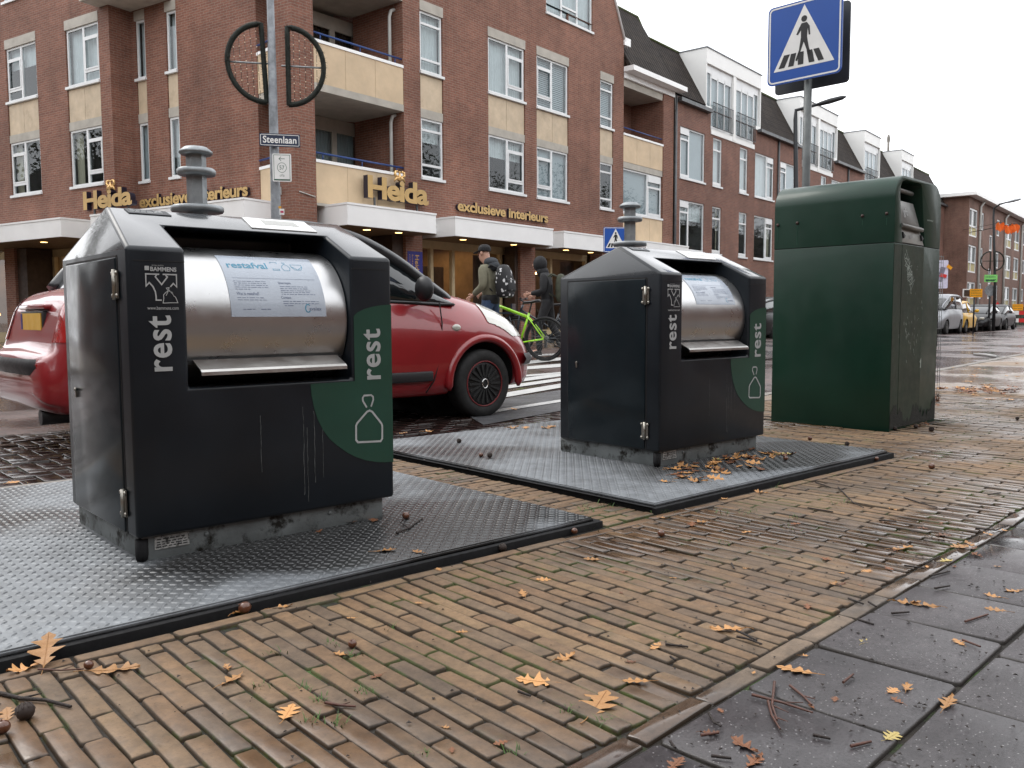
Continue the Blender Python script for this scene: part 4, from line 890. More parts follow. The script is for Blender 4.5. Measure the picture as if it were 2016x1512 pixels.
wall = mb.build('wall', 'facade_brick', cb)
def strip_panels(F, a, b, off, two=True, zz=((5.94,6.17,6.17,7.05),), top=(8.66,8.92), dz=0.0, mt='cream_panel_worn'):
    for l0, l1, p0, p1 in zz: mb = MB(); F.box(mb, a-.015, b+.015, l0+.003+dz, l1+dz, off-.10, off-.012); mb.build('lintel', 'concrete', cb)
    mb = MB(); F.box(mb, a-.02 if not two else a-.03, b+.03, top[0]+.003+dz, top[1]+dz, off-.10, off+.01); mb.build('lintel', 'concrete', cb)
    mb = MB(); gap = .006
    for l0, l1, p0, p1 in zz:
        if two: m_ = (a+b)/2; F.box(mb, a, m_-gap, p0+.003+dz, p1+dz, off-.10, off-.03); F.box(mb, m_+gap, b, p0+.003+dz, p1+dz, off-.10, off-.03)
        else: F.box(mb, a, b, p0+.003+dz, p1+dz, off-.10, off-.03)
    mb.build('spandrel_panel', mt, cb)
for i, (a, b, k) in enumerate(Rw):
    strip_panels(FR, a, b, 0, k != 'n')
    window(FR, a, b, W1[0], W1[1], 0, k, cb, ('half','half','screen',None)[i]); window(FR, a, b, W2[0], W2[1], 0, k, cb, ('lace','lace','blind','blind')[i])
window(FR, 5.45, 7.97, 10.05, 11.9, 0, 'three', cb, 'lace')
for i, (a, b) in enumerate(Lb):
    strip_panels(FL, a, b, SB, False, ((6.0,6.25,6.25,7.12),), (8.70,8.95), 0)
    window(FL, a, b, 4.46, 6.0, SB, 'p', cb, 'screen' if i else 'lace'); window(FL, a, b, 7.18, 8.70, SB, 'p', cb, 'lace')
for i, (a, b, k) in enumerate(La):
    strip_panels(FL, a, b, SA_, True, mt='cream_panel_worn'); window(FL, a, b, W1[0], W1[1], 0, k, cb, 'side'); window(FL, a, b, W2[0], W2[1], 0, k, cb, ('lace','screen')[i] if i == 0 else 'half')
window(FL, 10.25, 11.83, 10.0, 11.4, 0, 'hi', cb, 'lace')
strip_panels(FL, 13.62, 15.18, 0, True); window(FL, 13.62, 15.18, W1[0], W1[1], 0, 'lo', cb, 'side'); window(FL, 13.62, 15.18, W2[0], W2[1], 0, 'lo', cb, 'lace')
mb = MB(); FL.box(mb, 5.0, 7.15, 8.98, 9.22, SB-.1, .55); mb.build('bay_ledge', 'concrete', cb)
# corner balconies
for k, (p0, p1, cap, sl) in enumerate(((3.4,4.33,4.40,3.34),(6.14,7.05,7.12,5.97),(8.88,9.80,9.87,8.71))):
    mb = MB(); q = [FR.p(-3.45,sl,-.005), FR.p(-.62,sl,-.005), FR.p(-.62,sl,-1.9), FR.p(-3.2,sl,-3.4), FL.p(1.9,sl,SB-1.4), FL.p(1.87,sl,SB-.03), FL.p(.62,sl,-.40)]
    mb.prism(q, (0,0,p0-sl)); bo = mb.build('balcony', 'concrete', cb)
    n = 3
    for i in range(n): mb = MB(); a = -3.45+2.83*i/n; FR.box(mb, a+.004, a+2.83/n-.004, p0+.003, p1, -.07, -.012); mb.build('parapet_panel', 'cream_panel', bo)
    a0, a1 = FL.p(.60,0,-.36), FL.p(1.89,0,SB-.02); dd = a1-a0; nn = np.array([dd[1],-dd[0],0])/np.linalg.norm(dd)*.05
    for f0, f1 in ((0,.5),(.507,1)): mb = MB(); mb.prism([a0+dd*f0+[0,0,p0+.003], a0+dd*f1+[0,0,p0+.003], a0+dd*f1+[0,0,p1], a0+dd*f0+[0,0,p1]], nn); mb.build('parapet_panel', 'cream_panel', bo)
    mb = MB(); FR.box(mb, -3.449, -.621, p1, cap, -.10, .01); mb.prism([a0-nn*.4+[0,0,p1],a1-nn*.4+[0,0,p1],a1+nn*1.4+[0,0,p1],a0+nn*1.4+[0,0,p1]], (0,0,cap-p1)); mb.build('coping', 'white_fascia', bo)
    mb = MB(); mb.tube([FR.p(-3.45,cap+.16,-.06),FR.p(-.62,cap+.16,-.06)], .024, 8); mb.tube([a0+[0,0,cap+.16],a1+[0,0,cap+.16]], .024, 8)
    for a in (-3.2,-2.0,-.85): mb.tube([FR.p(a,cap,-.06),FR.p(a,cap+.16,-.06)], .014, 6)
    mb.build('rail', 'rail_blue', bo)
    if k < 3:
        zf, zc = p0+.02, (sl+2.62)
        # glazed back wall of the loggia
        GB = Fac(FR.p(-3.6,0,-2.0), dR, nR); mb = MB()
        for a in (.75,.84,2.28,2.36,3.2): GB.box(mb, a, a+.08, zf, zc, -.06, .0)
        GB.box(mb, .75, 3.4, zc-.28, zc, -.06, -.002); GB.box(mb, .75, 3.28, zc-.34, zc-.28, -.06, .0); GB.box(mb, .75,3.28, zf, zf+.08, -.06, .002)
        fr = mb.build('loggia_front', 'concrete', bo)
        mb = MB(); mb.add([GB.p(.75,zf,-.03),GB.p(3.28,zf,-.03),GB.p(3.28,zc,-.03),GB.p(.75,zc,-.03)], [(0,1,2,3)]); mb.build('pane', 'window_glass', fr)
        mb = MB(); n = 130; V = []
        for i in range(n+1):
            x = .95+2.2*i/n; V += [GB.p(x,zf,-.16+.02*math.sin(i*1.1)), GB.p(x,zc-.3,-.16+.02*math.sin(i*1.1))]
        mb.add(V, [(2*i,2*i+2,2*i+3,2*i+1) for i in range(n)], 0, True); mb.build('curtain', 'shop_dark' if k else 'blind_grey', fr)
        mb = MB(); GB.box(mb, .7, 3.4, zf, zc, -1.2, -1.19); mb.build('room', 'room_dark', fr)
        mb = MB(); mb.tube([FR.p(-.75,p0,-.35), FR.p(-.75,zc-.22,-.35), FR.p(-.72,zc-.08,-.32), FR.p(-.62,zc-.03,-.3)], .045, 10); mb.build('downpipe', 'downpipe_white', bo)
# recessed balcony and large window at the right end
mb = MB(); FR.box(mb, 9.94, 12.74, 8.75, 9.02, -1.4, -.04); mb.build('balcony_soffit', 'concrete', cb); mb = MB(); FR.box(mb, 9.94, 12.74, 5.95, 6.16, -1.4, -.03); bo = mb.build('balcony', 'concrete', cb)
for a, b in ((9.95,10.87),(10.88,11.80),(11.81,12.74)):
    for z0, z1 in ((6.163,7.07),(3.35,4.33)): mb = MB(); FR.box(mb, a, b, z0, z1, -.09, -.02); mb.build('parapet_panel', 'cream_panel', bo)
mb = MB(); FR.box(mb, 9.94, 12.745, 7.072, 7.14, -.11, .01); mb.build('coping', 'white_fascia', bo)
mb = MB(); mb.tube([FR.p(9.95,7.34,-.06),FR.p(12.74,7.34,-.06)], .022, 8); mb.build('rail', 'rail_blue', bo)
mb = MB(); FR.box(mb, 9.94, 12.74, 6.17, 8.85, -1.42, -1.40); FR.box(mb, 12.72, 12.745, 6.17, 8.85, -1.4, -.01); mb.build('loggia_wall', 'facade_brick', bo)
window(FR, 10.1, 10.9, 6.3, 8.5, -1.30, 'p', cb, None, sill=False)
window(FR, 9.97, 12.70, 4.40, 5.94, -.03, 'thi', cb, 'screen')
# roofs
def slope(F, s0, s1, z0, z1, o0, o1, mt, par, th=.08, name='roof'):
    mb = MB(); mb.prism([F.p(s0,z0,o0),F.p(s1,z0,o0),F.p(s1,z1,o1),F.p(s0,z1,o1)], F.n*-th+np.array([0,0,-th*.5])); return mb.build(name, mt, par)
slope(FR, 9.95, 13.2, 9.36, 12.2, .28, -1.43, 'roof_tile', cb); rf = slope(FR, 13.2, 16.07, 9.20, 11.46, .06, -1.19, 'roof_tile', cb)
mb = MB(); mb.tube([FR.p(9.95,12.2,-1.43),FR.p(13.2,12.2,-1.43)], .05, 8); mb.tube([FR.p(13.2,12.2,-1.43),FR.p(13.25,11.46,-1.1)], .05, 8); mb.tube([FR.p(13.2,11.48,-1.19),FR.p(16.05,11.48,-1.19)], .05, 8); mb.build('ridge_moss', 'moss_roof', rf)
mb = MB(); mb.prism([FR.p(13.2,9.3,.2),FR.p(13.2,12.15,-1.43),FR.p(13.2,9.3,-1.43)], dR*.02); mb.build('roof_cheek', 'roof_tile', cb)
mb = MB(); FR.box(mb, 9.9, 13.8, 9.20, 9.37, .02, .42); FR.box(mb, 9.95, 13.5, 9.0, 9.195, -.2, .06); mb.build('gutter', 'white_fascia', cb)
mb = MB(); a, b = FR.p(9.96,10.25,.02), FR.p(9.28,11.5,.02); mb.tube([a,b], .05, 6); mb.tube([b, b+(b-a)*1.4], .05, 6); FR.box(mb, 9.90, 10.28, 10.1, 10.36, -.1, .06); mb.build('verge', 'white_fascia', cb)
mb = MB(); mb.tube([FR.p(13.6,.1,.06),FR.p(13.6,9.1,.06)], .05, 10); mb.build('downpipe', 'zinc_gutter', cb)
# canopies
def canopy(F, s0, s1, o0, o1, z0=2.86, z1=3.37, spots=()):
    mb = MB(); F.box(mb, s0, s1, z0, z1-.05, o0, o1); F.box(mb, s0-.012, s1+.012, z1-.047, z1, o0, o1+.015); c = mb.build('canopy', 'white_fascia', cb)
    mb = MB(); F.box(mb, s0+.02, s1-.02, z0-.012, z0-.002, o0, o1-.02); mb.build('soffit', 'soffit_brown', c)
    for s_, o_ in spots: mb = MB(); mb.lathe([(.09,z0-.014),(.09,z0-.018)], F.p(s_,0,o_), 16); mb.build('downlight', 'spot_glow', c)
canopy(FR, -3.2, -.30, -.9, .78, spots=((-2.2,.3),(-1.2,.35)))
canopy(FR, .42, 4.72, -.9, .78, spots=((1.3,.25),(3.5,.25)))
canopy(FR, 5.45, 8.35, -.9, .66, spots=((6.2,.2),(7.6,.2)))
canopy(FR, 10.3, 13.45, -.9, .72, 2.9, 3.38)
canopy(FR, -.30, .42, -.9, .1, 2.95, 3.2); canopy(FR, 4.72, 5.45, -.9, .1, 2.95, 3.2)
canopy(FL, 7.35, 13.5, -1.0, 1.18, 2.88, 3.38, spots=((9.2,.6),(12.2,.6)))
canopy(FL, .62, 6.4, -1.4, .95, 2.88, 3.40, spots=((5.4,.5),(2.5,.5)))
canopy(FL, 14.0, 20, -1.0, 1.1, 2.88, 3.38)
# shop fronts: cream frames, glass, lit rooms behind
def shopfront(F, s0, s1, off, posts, doors=(), depth=4.2, z1=2.85, tone='shop_wall'):
    mb = MB(); F.box(mb, s0, s1, z1-.22, z1, off-.08, off); F.box(mb, s0, s1, 0, .32, off-.08, off)
    for a in posts: F.box(mb, a-.055, a+.055, .32, z1-.22, off-.1, off+.02)
    fr = mb.build('shopfront', 'cream_frame', cb)
    mb = MB(); mb.add([F.p(s0,.3,off-.04),F.p(s1,.3,off-.04),F.p(s1,z1-.2,off-.04),F.p(s0,z1-.2,off-.04)], [(0,1,2,3)]); mb.build('pane', 'shop_glass', fr)
    mb = MB(); F.box(mb, s0, s1, 0, 3.2, off-depth-.05, off-depth); F.box(mb, s0-.05, s0, 0, 3.2, off-depth, off-.12); F.box(mb, s1, s1+.05, 0, 3.2, off-depth, off-.12); F.box(mb, s0, s1, 2.95, 3.0, off-depth, off-.12); mb.build('room', tone, fr)
    mb = MB(); F.box(mb, s0, s1, -.004, .02, off-depth, off-.12); mb.build('room_floor', 'dark_timber', fr)
    # dark displays, a screen wall, small lamps
    mb = MB(); r = random.Random(int(s0*10)+77)
    for i in range(int((s1-s0)*.9)+1):
        a = s0+.3+r.random()*(s1-s0-.9); d_ = r.uniform(.6,3.4); h = r.uniform(.5,1.3); F.box(mb, a, a+r.uniform(.4,1.1), .02, h, off-d_-.5, off-d_)
    a = s0+(s1-s0)*.55; F.box(mb, a, a+(s1-s0)*.28, .02, 2.3, off-2.0, off-1.9); F.box(mb, s0+.1, s0+.7, .02, 2.6, off-3.2, off-3.1)
    mb.build('furniture', 'shop_dark', fr)
    mb = MB(); n = 60; V = []
    for i in range(n+1): x = s1-.9+.8*i/n; V += [F.p(x,.3,off-.5+.03*math.sin(i)), F.p(x,2.6,off-.5+.03*math.sin(i))]
    mb.add(V, [(2*i,2*i+2,2*i+3,2*i+1) for i in range(n)], 0, True); mb.build('curtain', 'shop_dark', fr)
    mb = MB()
    for i in range(int((s1-s0)*1.1)+1): a = s0+.4+r.random()*(s1-s0-.8); mb = MB(); mb.ball(F.p(a, r.choice((.9,1.0,1.15,2.2)), off-r.uniform(.8,2.8)), r.uniform(.025,.05), 6); mb.build('lamp', 'lamp_glow', fr)
    ld = bpy.data.lights.new('shop_light', 'AREA'); ld.shape = 'RECTANGLE'; ld.size = (s1-s0)*.8; ld.size_y = 2.0; ld.energy = 9*(s1-s0); ld.color = (1,.68,.36)
    lo = bpy.data.objects.new('shop_light', ld); COL.objects.link(lo); p = F.p((s0+s1)/2, 2.9, off-2.2); lo.location = p-CC; lo.parent = cb; lo.rotation_euler = (0,0,math.atan2(F.d[1],F.d[0]))
shopfront(FR, -4.6, -.62, -1.1, (-3.4,-2.1,-1.08,-.72)); shopfront(FR, -.02, 4.13, -.62, (.02,.95,1.82,3.93)); shopfront(FR, 4.86, 8.6, -.62, (4.95,6.5,8.5), tone='shop_dark'); shopfront(FR, 9.93, 12.75, -.62, (10.0,11.4,12.7))
shopfront(FL, 6.75, 11.93, -.9, (6.85,8.3,9.75,10.95,11.35), tone='shop_wall'); shopfront(FL, 12.5, 16.5, -.6, (12.6,14.5,16.4)); shopfront(FL, 1.87, 6.2, -1.5, (2.0,3.4,4.8,6.1))
for F, a, b, o in ((FR,3.98,4.12,-.5),(FR,-1.0,-.63,-.9),(FL,11.4,11.92,-.9)): mb = MB(); F.box(mb, a, b, 0, 2.84, o, -.1); mb.build('door_jamb', 'dark_timber', cb)
# main block behind the fronts so nothing is hollow
mb = MB(); q = [FR.p(-.6,0,-5.6), FR.p(13.4,0,-5.6), FR.p(13.4,0,-12), FL.p(24,0,-12), FL.p(24,0,-5.2), FL.p(6,0,-5.6)]; mb.prism(q, (0,0,12.8)); mb.build('rear_block', 'facade_brick', cb)
mb = MB(); mb.prism([FR.p(-.6,12.9,0), FR.p(9.2,12.9,0), FR.p(9.2,12.9,-8), FL.p(24,12.9,-8), FL.p(24,12.9,-.1), FL.p(6.8,12.9,-.1), FL.p(6.7,12.9,-.8), FL.p(1.9,12.9,-.8)], (0,0,.2)); mb.build('roof', 'concrete', cb)
mb = MB(); mb.tube([FR.p(-3.95,3.60,.02),FR.p(-3.5,3.52,.02)], .012, 6)
mb.tube([FL.p(.5,4.4,.02),FL.p(.5,3.7,.02)], .02, 6); FL.box(mb, .44, .56, 3.55, 3.72, .0, .07); mb.build('cable_box', 'downpipe_white', cb)
# blue banner on the brick pier
bn = thing('shop_banner', 'blue vertical banner with gold writing hanging on the brick pier', 'banner', tuple(FR.p(-.3,1.6,.02)))
mb = MB(); FR.box(mb, -.57, -.03, .9, 2.45, .006, .012); bb = mb.build('cloth', 'banner_blue', bn)
BF = lambda a, b, h: FR.p(b, -a, .014+h)
mb = MB(); text_into(mb, 'Heida Exclusieve', BF, -2.36, -.95, -.31, -.16, .001, .02); text_into(mb, 'Interieurs', BF, -2.36, -1.6, -.42, -.37, .001, .0); text_into(mb, 'meubelen  wonen', BF, -2.36, -1.3, -.51, -.47, .001, .0)
mb.build('lettering', 'gold_bright', bn)
# gilt lettering over the canopies
def crown(F, s, z, o, k, par, mirror=1):
    mb = MB(); f = lambda a, b: F.p(s+a*k*mirror, z+b*k, o)
    mb.tube([f(-.30,.02),f(-.20,.16),f(-.05,.18),f(0,.05),f(.05,.18),f(.20,.16),f(.30,.02)], [.02*k,.06*k,.07*k,.05*k,.07*k,.06*k,.02*k], 8)
    for sg_ in (-1, 1):
        mb.tube([f(.10*sg_,.16),f(.26*sg_,.30),f(.24*sg_,.44),f(.16*sg_,.46)], [.05*k,.06*k,.05*k,.02*k], 8); mb.ball(f(.15*sg_,.44), .05*k, 6)
    mb.tube([f(0,.08),f(0,.40)], [.10*k,.03*k], 8); mb.ball(f(0,.42), .05*k, 6); mb.tube([f(-.1,.1),f(-.13,.3)], [.05*k,.02*k], 6); mb.tube([f(.1,.1),f(.13,.3)], [.05*k,.02*k], 6)
    mb.build('gilt_ornament', 'gold_bright', par)
def gilt(F, label, big, small, fl=False):
    s0, s1, z0, z1, o = big; t = thing('shop_sign', label, 'shop sign', tuple(F.p((s0+s1)/2, z0, o)), 0, 'gilt shop signs above the canopies')
    fr = (lambda a, b, h: F.p(a, b, o-.16+h)) if not fl else (lambda a, b, h: F.p(-a, b, o-.16+h))
    A0, A1 = (s0, s1) if not fl else (-s0, -s1)
    mb = MB(); text_into(mb, 'Heida', fr, A0, A1, z0, z1, .16, .035, 0, 1, .92, True); mb.build('lettering', ['gold_letter','letter_side'], t)
    mb = MB()
    for f in (.15,.85): c = s0+(s1-s0)*f; F.box(mb, c-.02, c+.02, 3.36, z0+.05, o-.14, o-.10)
    mb.build('bracket', 'zinc_gutter', t)
    crown(F, s0+(s1-s0)*.54, z1-.06, o-.07, .62, t)
    s0, s1, z0, z1, o2 = small; t2 = thing('shop_sign', label.replace('large', 'small').replace('with gilt ornament', 'in one line'), 'shop sign', tuple(F.p((s0+s1)/2, z0, o2)), 0, 'gilt shop signs above the canopies')
    fr = (lambda a, b, h: F.p(a, b, o2-.08+h)) if not fl else (lambda a, b, h: F.p(-a, b, o2-.08+h)); A0, A1 = (s0, s1) if not fl else (-s0, -s1)
    mb = MB(); text_into(mb, 'exclusieve interieurs', fr, A0, A1, z0, z1, .08, .03, 0, 1, .95, True); mb.build('lettering', ['gold_letter','letter_side'], t2)
gilt(FR, 'large gold shop lettering with gilt ornament on the right-hand street front', (-2.10,-.02,3.63,4.18,.25), (1.26,5.40,3.64,3.93,.10))
gilt(FL, 'large gold shop lettering with gilt ornament on the left-hand street front', (8.0,5.83,3.70,4.20,.14), (6.48,2.18,3.72,4.05,SB+.12), True)

# -------- terrace running down the street
tb = thing('terrace_building', 'long red brick terrace with white dormers and dark tiled mansard roof', 'building', tuple(FR.p(14,0,0)))
tw = [(14.05,16.14,'tlo'),(16.86,17.70,'tn'),(19.44,20.28,'tn'),(21.05,23.18,'thi'),(23.95,26.02,'tlo'),(26.8,27.65,'tn'),(29.4,30.25,'tn'),(31.0,33.1,'thi'),(34.0,36.1,'tlo'),(36.9,37.7,'tn'),(39.4,40.25,'tn'),(41.0,43.1,'thi'),(44,46.1,'tlo'),(47,47.8,'tn')]
dorm = [(16.07,21.46),(26.13,31.63),(36.2,39.3),(43.9,46.8)]
holes = [(a,b,6.1,8.06) for a, b, k in tw]+[(a,b,3.3,5.27) for a, b, k in tw]
nd = []
mb = MB(); ss = [13.66]
holes += [(d0+.55, d1-.55, 8.15, 9.12) for d0, d1 in dorm[:2]]+[(d0+.4,d1-.4,8.15,9.12) for d0, d1 in dorm[2:]]
FR.wall(mb, 13.66, 56, 0, 9.12, 0, holes, .10); FR.box(mb, 13.66, 56, 0, 9.1, -9, -1.3)
mb.build('wall', 'terrace_brick', tb)
for i, (a, b, k) in enumerate(tw):
    far = a > 30
    window(FR, a, b, 6.12, 8.06, 0, k, tb, 'screen' if (k != 'tn' and i % 2 == 0) or far else 'lace'); window(FR, a, b, 3.34, 5.27, 0, k, tb, None if far else ('side' if i % 2 else 'half'))
prev = 16.0
segs = [(21.46,26.13),(31.63,36.2),(39.3,43.9),(46.8,56)]
for a, b in segs:
    r = slope(FR, a, b, 9.06, 11.46, .10, -1.19, 'roof_tile', tb); mb = MB(); mb.tube([FR.p(a,11.48,-1.19),FR.p(b,11.48,-1.19)], .06, 8); mb.build('ridge_moss', 'moss_roof', r)
    mb = MB(); FR.box(mb, a-.25, b+.02, 8.95, 9.08, .01, .22); mb.build('gutter', 'zinc_gutter', tb)
mb = MB(); FR.box(mb, 13.75, 16.4, 8.92, 9.06, .01, .22); mb.build('gutter', 'zinc_gutter', tb)
mb = MB(); FR.box(mb, 13.7, 56, 11.0, 11.3, -8, -1.25); mb.build('flat_roof', 'concrete_soffit', tb)
for a in (23.6, 33.55, 43.5): mb = MB(); mb.tube([FR.p(a,.1,.06),FR.p(a,9.0,.06)], .05, 8); mb.build('downpipe', 'zinc_gutter', tb)
for j, (d0, d1) in enumerate(dorm):
    mb = MB(); FR.box(mb, d0, d1, 10.87, 11.46, -2.6, .06); FR.box(mb, d0, d0+.07, 9.05, 10.87, -1.3, .05); FR.box(mb, d1-.07, d1, 9.05, 10.87, -1.3, .05)
    cut = .55 if j < 2 else .4
    FR.box(mb, d0+.07, d0+cut, 9.05, 9.2, -.3, .045); FR.box(mb, d1-cut, d1-.07, 9.05, 9.2, -.3, .045)
    mid = (d0+d1)/2
    if j < 2: FR.box(mb, mid-.13, mid+.13, 8.2, 10.87, -.3, .045)
    FR.box(mb, d0+cut, d1-cut, 8.15, 8.35, -.3, .03)
    dm = mb.build('dormer', 'dormer_white', tb)
    mb = MB(); FR.box(mb, d0-.03, d1+.03, 11.46, 11.50, -2.6, .10); mb.build('roof_edge', 'lead_grey', dm)
    mb = MB(); FR.box(mb, d0+.07, d1-.07, 8.35, 10.87, -1.29, -1.28); mb.build('room', 'room_dark', dm)
    for a, b in (((d0+.1, mid-.15),(mid+.15, d1-.1)) if j < 2 else ((d0+.1,d1-.1),)):
        A, B_ = (a+.5, b-.05) if a < mid else (a+.05, b-.5)
        if j >= 2: A, B_ = a+.35, b-.35
        mb = MB(); G = lambda x0, x1, z0, z1: FR.box(mb, x0, x1, z0, z1, -.10, -.04)
        G(a, b, 10.55, 10.87); G(a, a+.07, 9.2, 10.55); G(b-.07, b, 9.2, 10.55); w3 = (B_-A)/3
        for i in range(4): G(A+i*w3-.04, A+i*w3+.04, 8.4, 10.55)
        G(A, B_, 8.36, 8.5); G(A, B_, 10.4, 10.55); wn = mb.build('window', 'window_white', dm)
        mb = MB(); mb.add([FR.p(a,8.4,-.07),FR.p(b,8.4,-.07),FR.p(b,10.6,-.07),FR.p(a,10.6,-.07)], [(0,1,2,3)])
        mb2 = MB(); FR.box(mb2, a, b, 8.4, 10.6, -.16, -.15); o = mb2.build('curtain', 'blind_grey', dm); mb.build('pane', 'window_glass', dm)
        mb = MB(); n = 14
        for i in range(n+1): x = A+(B_-A)*i/n; mb.tube([FR.p(x,8.45,.08),FR.p(x,9.42,.08)], .012, 5)
        mb.tube([FR.p(A,9.42,.08),FR.p(B_,9.42,.08)], .02, 6); mb.tube([FR.p(A,8.45,.08),FR.p(B_,8.45,.08)], .02, 6); mb.build('balustrade', 'zinc_gutter', dm)

# -------- three-storey flats at the far end of the street
QF = at(1905, 640, 66); QF[2] = -.12
FF = Fac(QF, dR, nR)
fb = thing('apartment_building', 'three-storey brown brick flats with flat white-edged roof at the street end', 'building', tuple(FF.p(0,0,0)))
ws = []
for z0, z1 in ((6.85,8.95),(4.12,6.2),(1.45,3.4)):
    for s0 in (-.6, 14.1, 18.2, 26): ws.append((s0, s0+2.8, z0, z1, 'big'))
    for s0 in (3.3, 9.9, 23): ws.append((s0, s0+1.3, z0+.72, z1, 'small'))
    ws.append((7.0, 8.3, z0-.7 if z0 > 2 else 2.2, z0+.6 if z0 > 2 else 3.4, 'small'))
mb = MB(); FF.wall(mb, -.95, 32, 0, 9.75, 0, [(a,b,c,d) for a, b, c, d, k in ws], .15)
mb.add([FF.p(-.95,0,0),FF.p(-.95,9.75,0),FF.p(-.95,9.75,-11),FF.p(-.95,0,-11)], [(0,1,2,3)]); FF.box(mb, -.9, 32, 0, 9.7, -11, -1.5); mb.build('wall', 'far_brick', fb)
for a, b, c, d, k in ws:
    mb = MB(); g = .12; B = lambda x0,x1,y0,y1: FF.box(mb, x0, x1, y0, y1, -.14, -.04)
    B(a,a+g,c,d); B(b-g,b,c,d); B(a,b,c,c+g); B(a,b,d-g,d)
    if k == 'big': B(a+.95,a+1.07,c,d); B(a,b,c+.72,c+.84)
    wn = mb.build('window', 'window_white', fb)
    mb = MB(); FF.box(mb, a+.02, b-.02, c+(.78 if k == 'big' else .02), d, -.13, -.11); mb.build('pane', 'far_pane' if 'far_pane' in MATS else mat('far_pane', (.08,.10,.105), .08, 0, .5, .4, .02), wn)
    if k == 'big': mb = MB(); FF.box(mb, a+.05, b-.05, c+.05, c+.75, -.13, -.09); mb.build('spandrel_panel', 'far_panel' if 'far_panel' in MATS else mat('far_panel', (.42,.36,.17), .6, 0, .1), wn)
mb = MB(); FF.box(mb, -1.6, 32.5, 9.75, 10.0, -11.5, .6); mb.build('roof', 'white_fascia', fb)
for a in (2.75, 13.2, 21.6): mb = MB(); mb.tube([FF.p(a,.1,.1),FF.p(a,9.3,.1),FF.p(a+.3,9.7,.3)], .09, 6); mb.build('downpipe', 'downpipe_white', fb)
mb = MB(); c = FF.p(-.95,0,-6.5); mb.box(-1.6,1.6,-.5,.5,9.9,12.2, X=lambda p: c+dR*p[0]*.6+nR*p[1]*3+np.array([0,0,p[2]])); ch = mb.build('chimney', 'far_brick', fb)
for f in (-.8,.3,1.0): mb = MB(); mb.lathe([(.16,12.2),(.13,12.7)], c+dR*.5+nR*f, 8); mb.build('chimney_pot', 'concrete_soffit', ch)
mb = MB(); mb.tube([c+nR*.6+[0,0,12.2], c+nR*.6+[0,0,14.6]], .1, 6); mb.ball(c+nR*.6+[0,0,14.7], .22, 5, sc=(.6,.6,1.8)); mb.build('chimney_vane', 'concrete_soffit', ch)
# ------------------------------------------------------------------ vehicles
def car_paint(name, col, rough=.3, coat=.9, metal=0.0):
    m, nt, b = newmat(name); v = coords(nt)
    c = mixc(nt, 1.0, col, ramp(nt, noise(nt, v, 3, 6), [(.3, .88), (.7, 1.08)]).outputs[0], 'MULTIPLY'); 
    d = ramp(nt, noise(nt, v, 40, 6, .75), [(.62, 0.0), (.78, .35)]); c = mixc(nt, d.outputs[0], c, (.12,.10,.09))
    nt.links.new(c, b.inputs['Base Color']); b.inputs['Roughness'].default_value = rough; b.inputs['Metallic'].default_value = metal
    b.inputs['Coat Weight'].default_value = coat; b.inputs['Coat Roughness'].default_value = .04; MATS[name] = m
car_paint('paint_red', (.25,.010,.014)); car_paint('paint_yellow', (.72,.40,.008), .4, .25); car_paint('paint_black', (.006,.006,.007), .42, .0); car_paint('paint_silver', (.30,.31,.33), .4, .2, .4); car_paint('paint_dark_grey', (.022,.022,.025), .42, .0)
mat('car_glass', (.012,.015,.017), .05, 0, .2, 2, .02, coat=.6); mat('tyre_rubber', (.013,.013,.013), .75, 0, .3, 12, .1, .15, 60)
mat('trim_black', (.016,.016,.018), .45, 0, .15, 10); mat('roof_black', (.022,.023,.026), .35, 0, .15, 5, coat=.3); mat('lamp_clear', (.52,.51,.45), .15, 0, .1, 20, .05, coat=1)
mat('lamp_red', (.35,.012,.012), .15, 0, .1, 10, .05, coat=1); mat('plate_yellow', (.72,.42,.06), .4, 0, .06); mat('rim_grey', (.10,.10,.10), .4, .4, .2, 9); mat('chrome', (.75,.75,.74), .12, 1.0, .02)
mat('wheel_well', (.006,.006,.006), .9); mat('ring_red', (.16,.012,.014), .5); mat('cabin_grey', (.05,.05,.05), .8); mat('plate_white', (.7,.7,.68), .4)
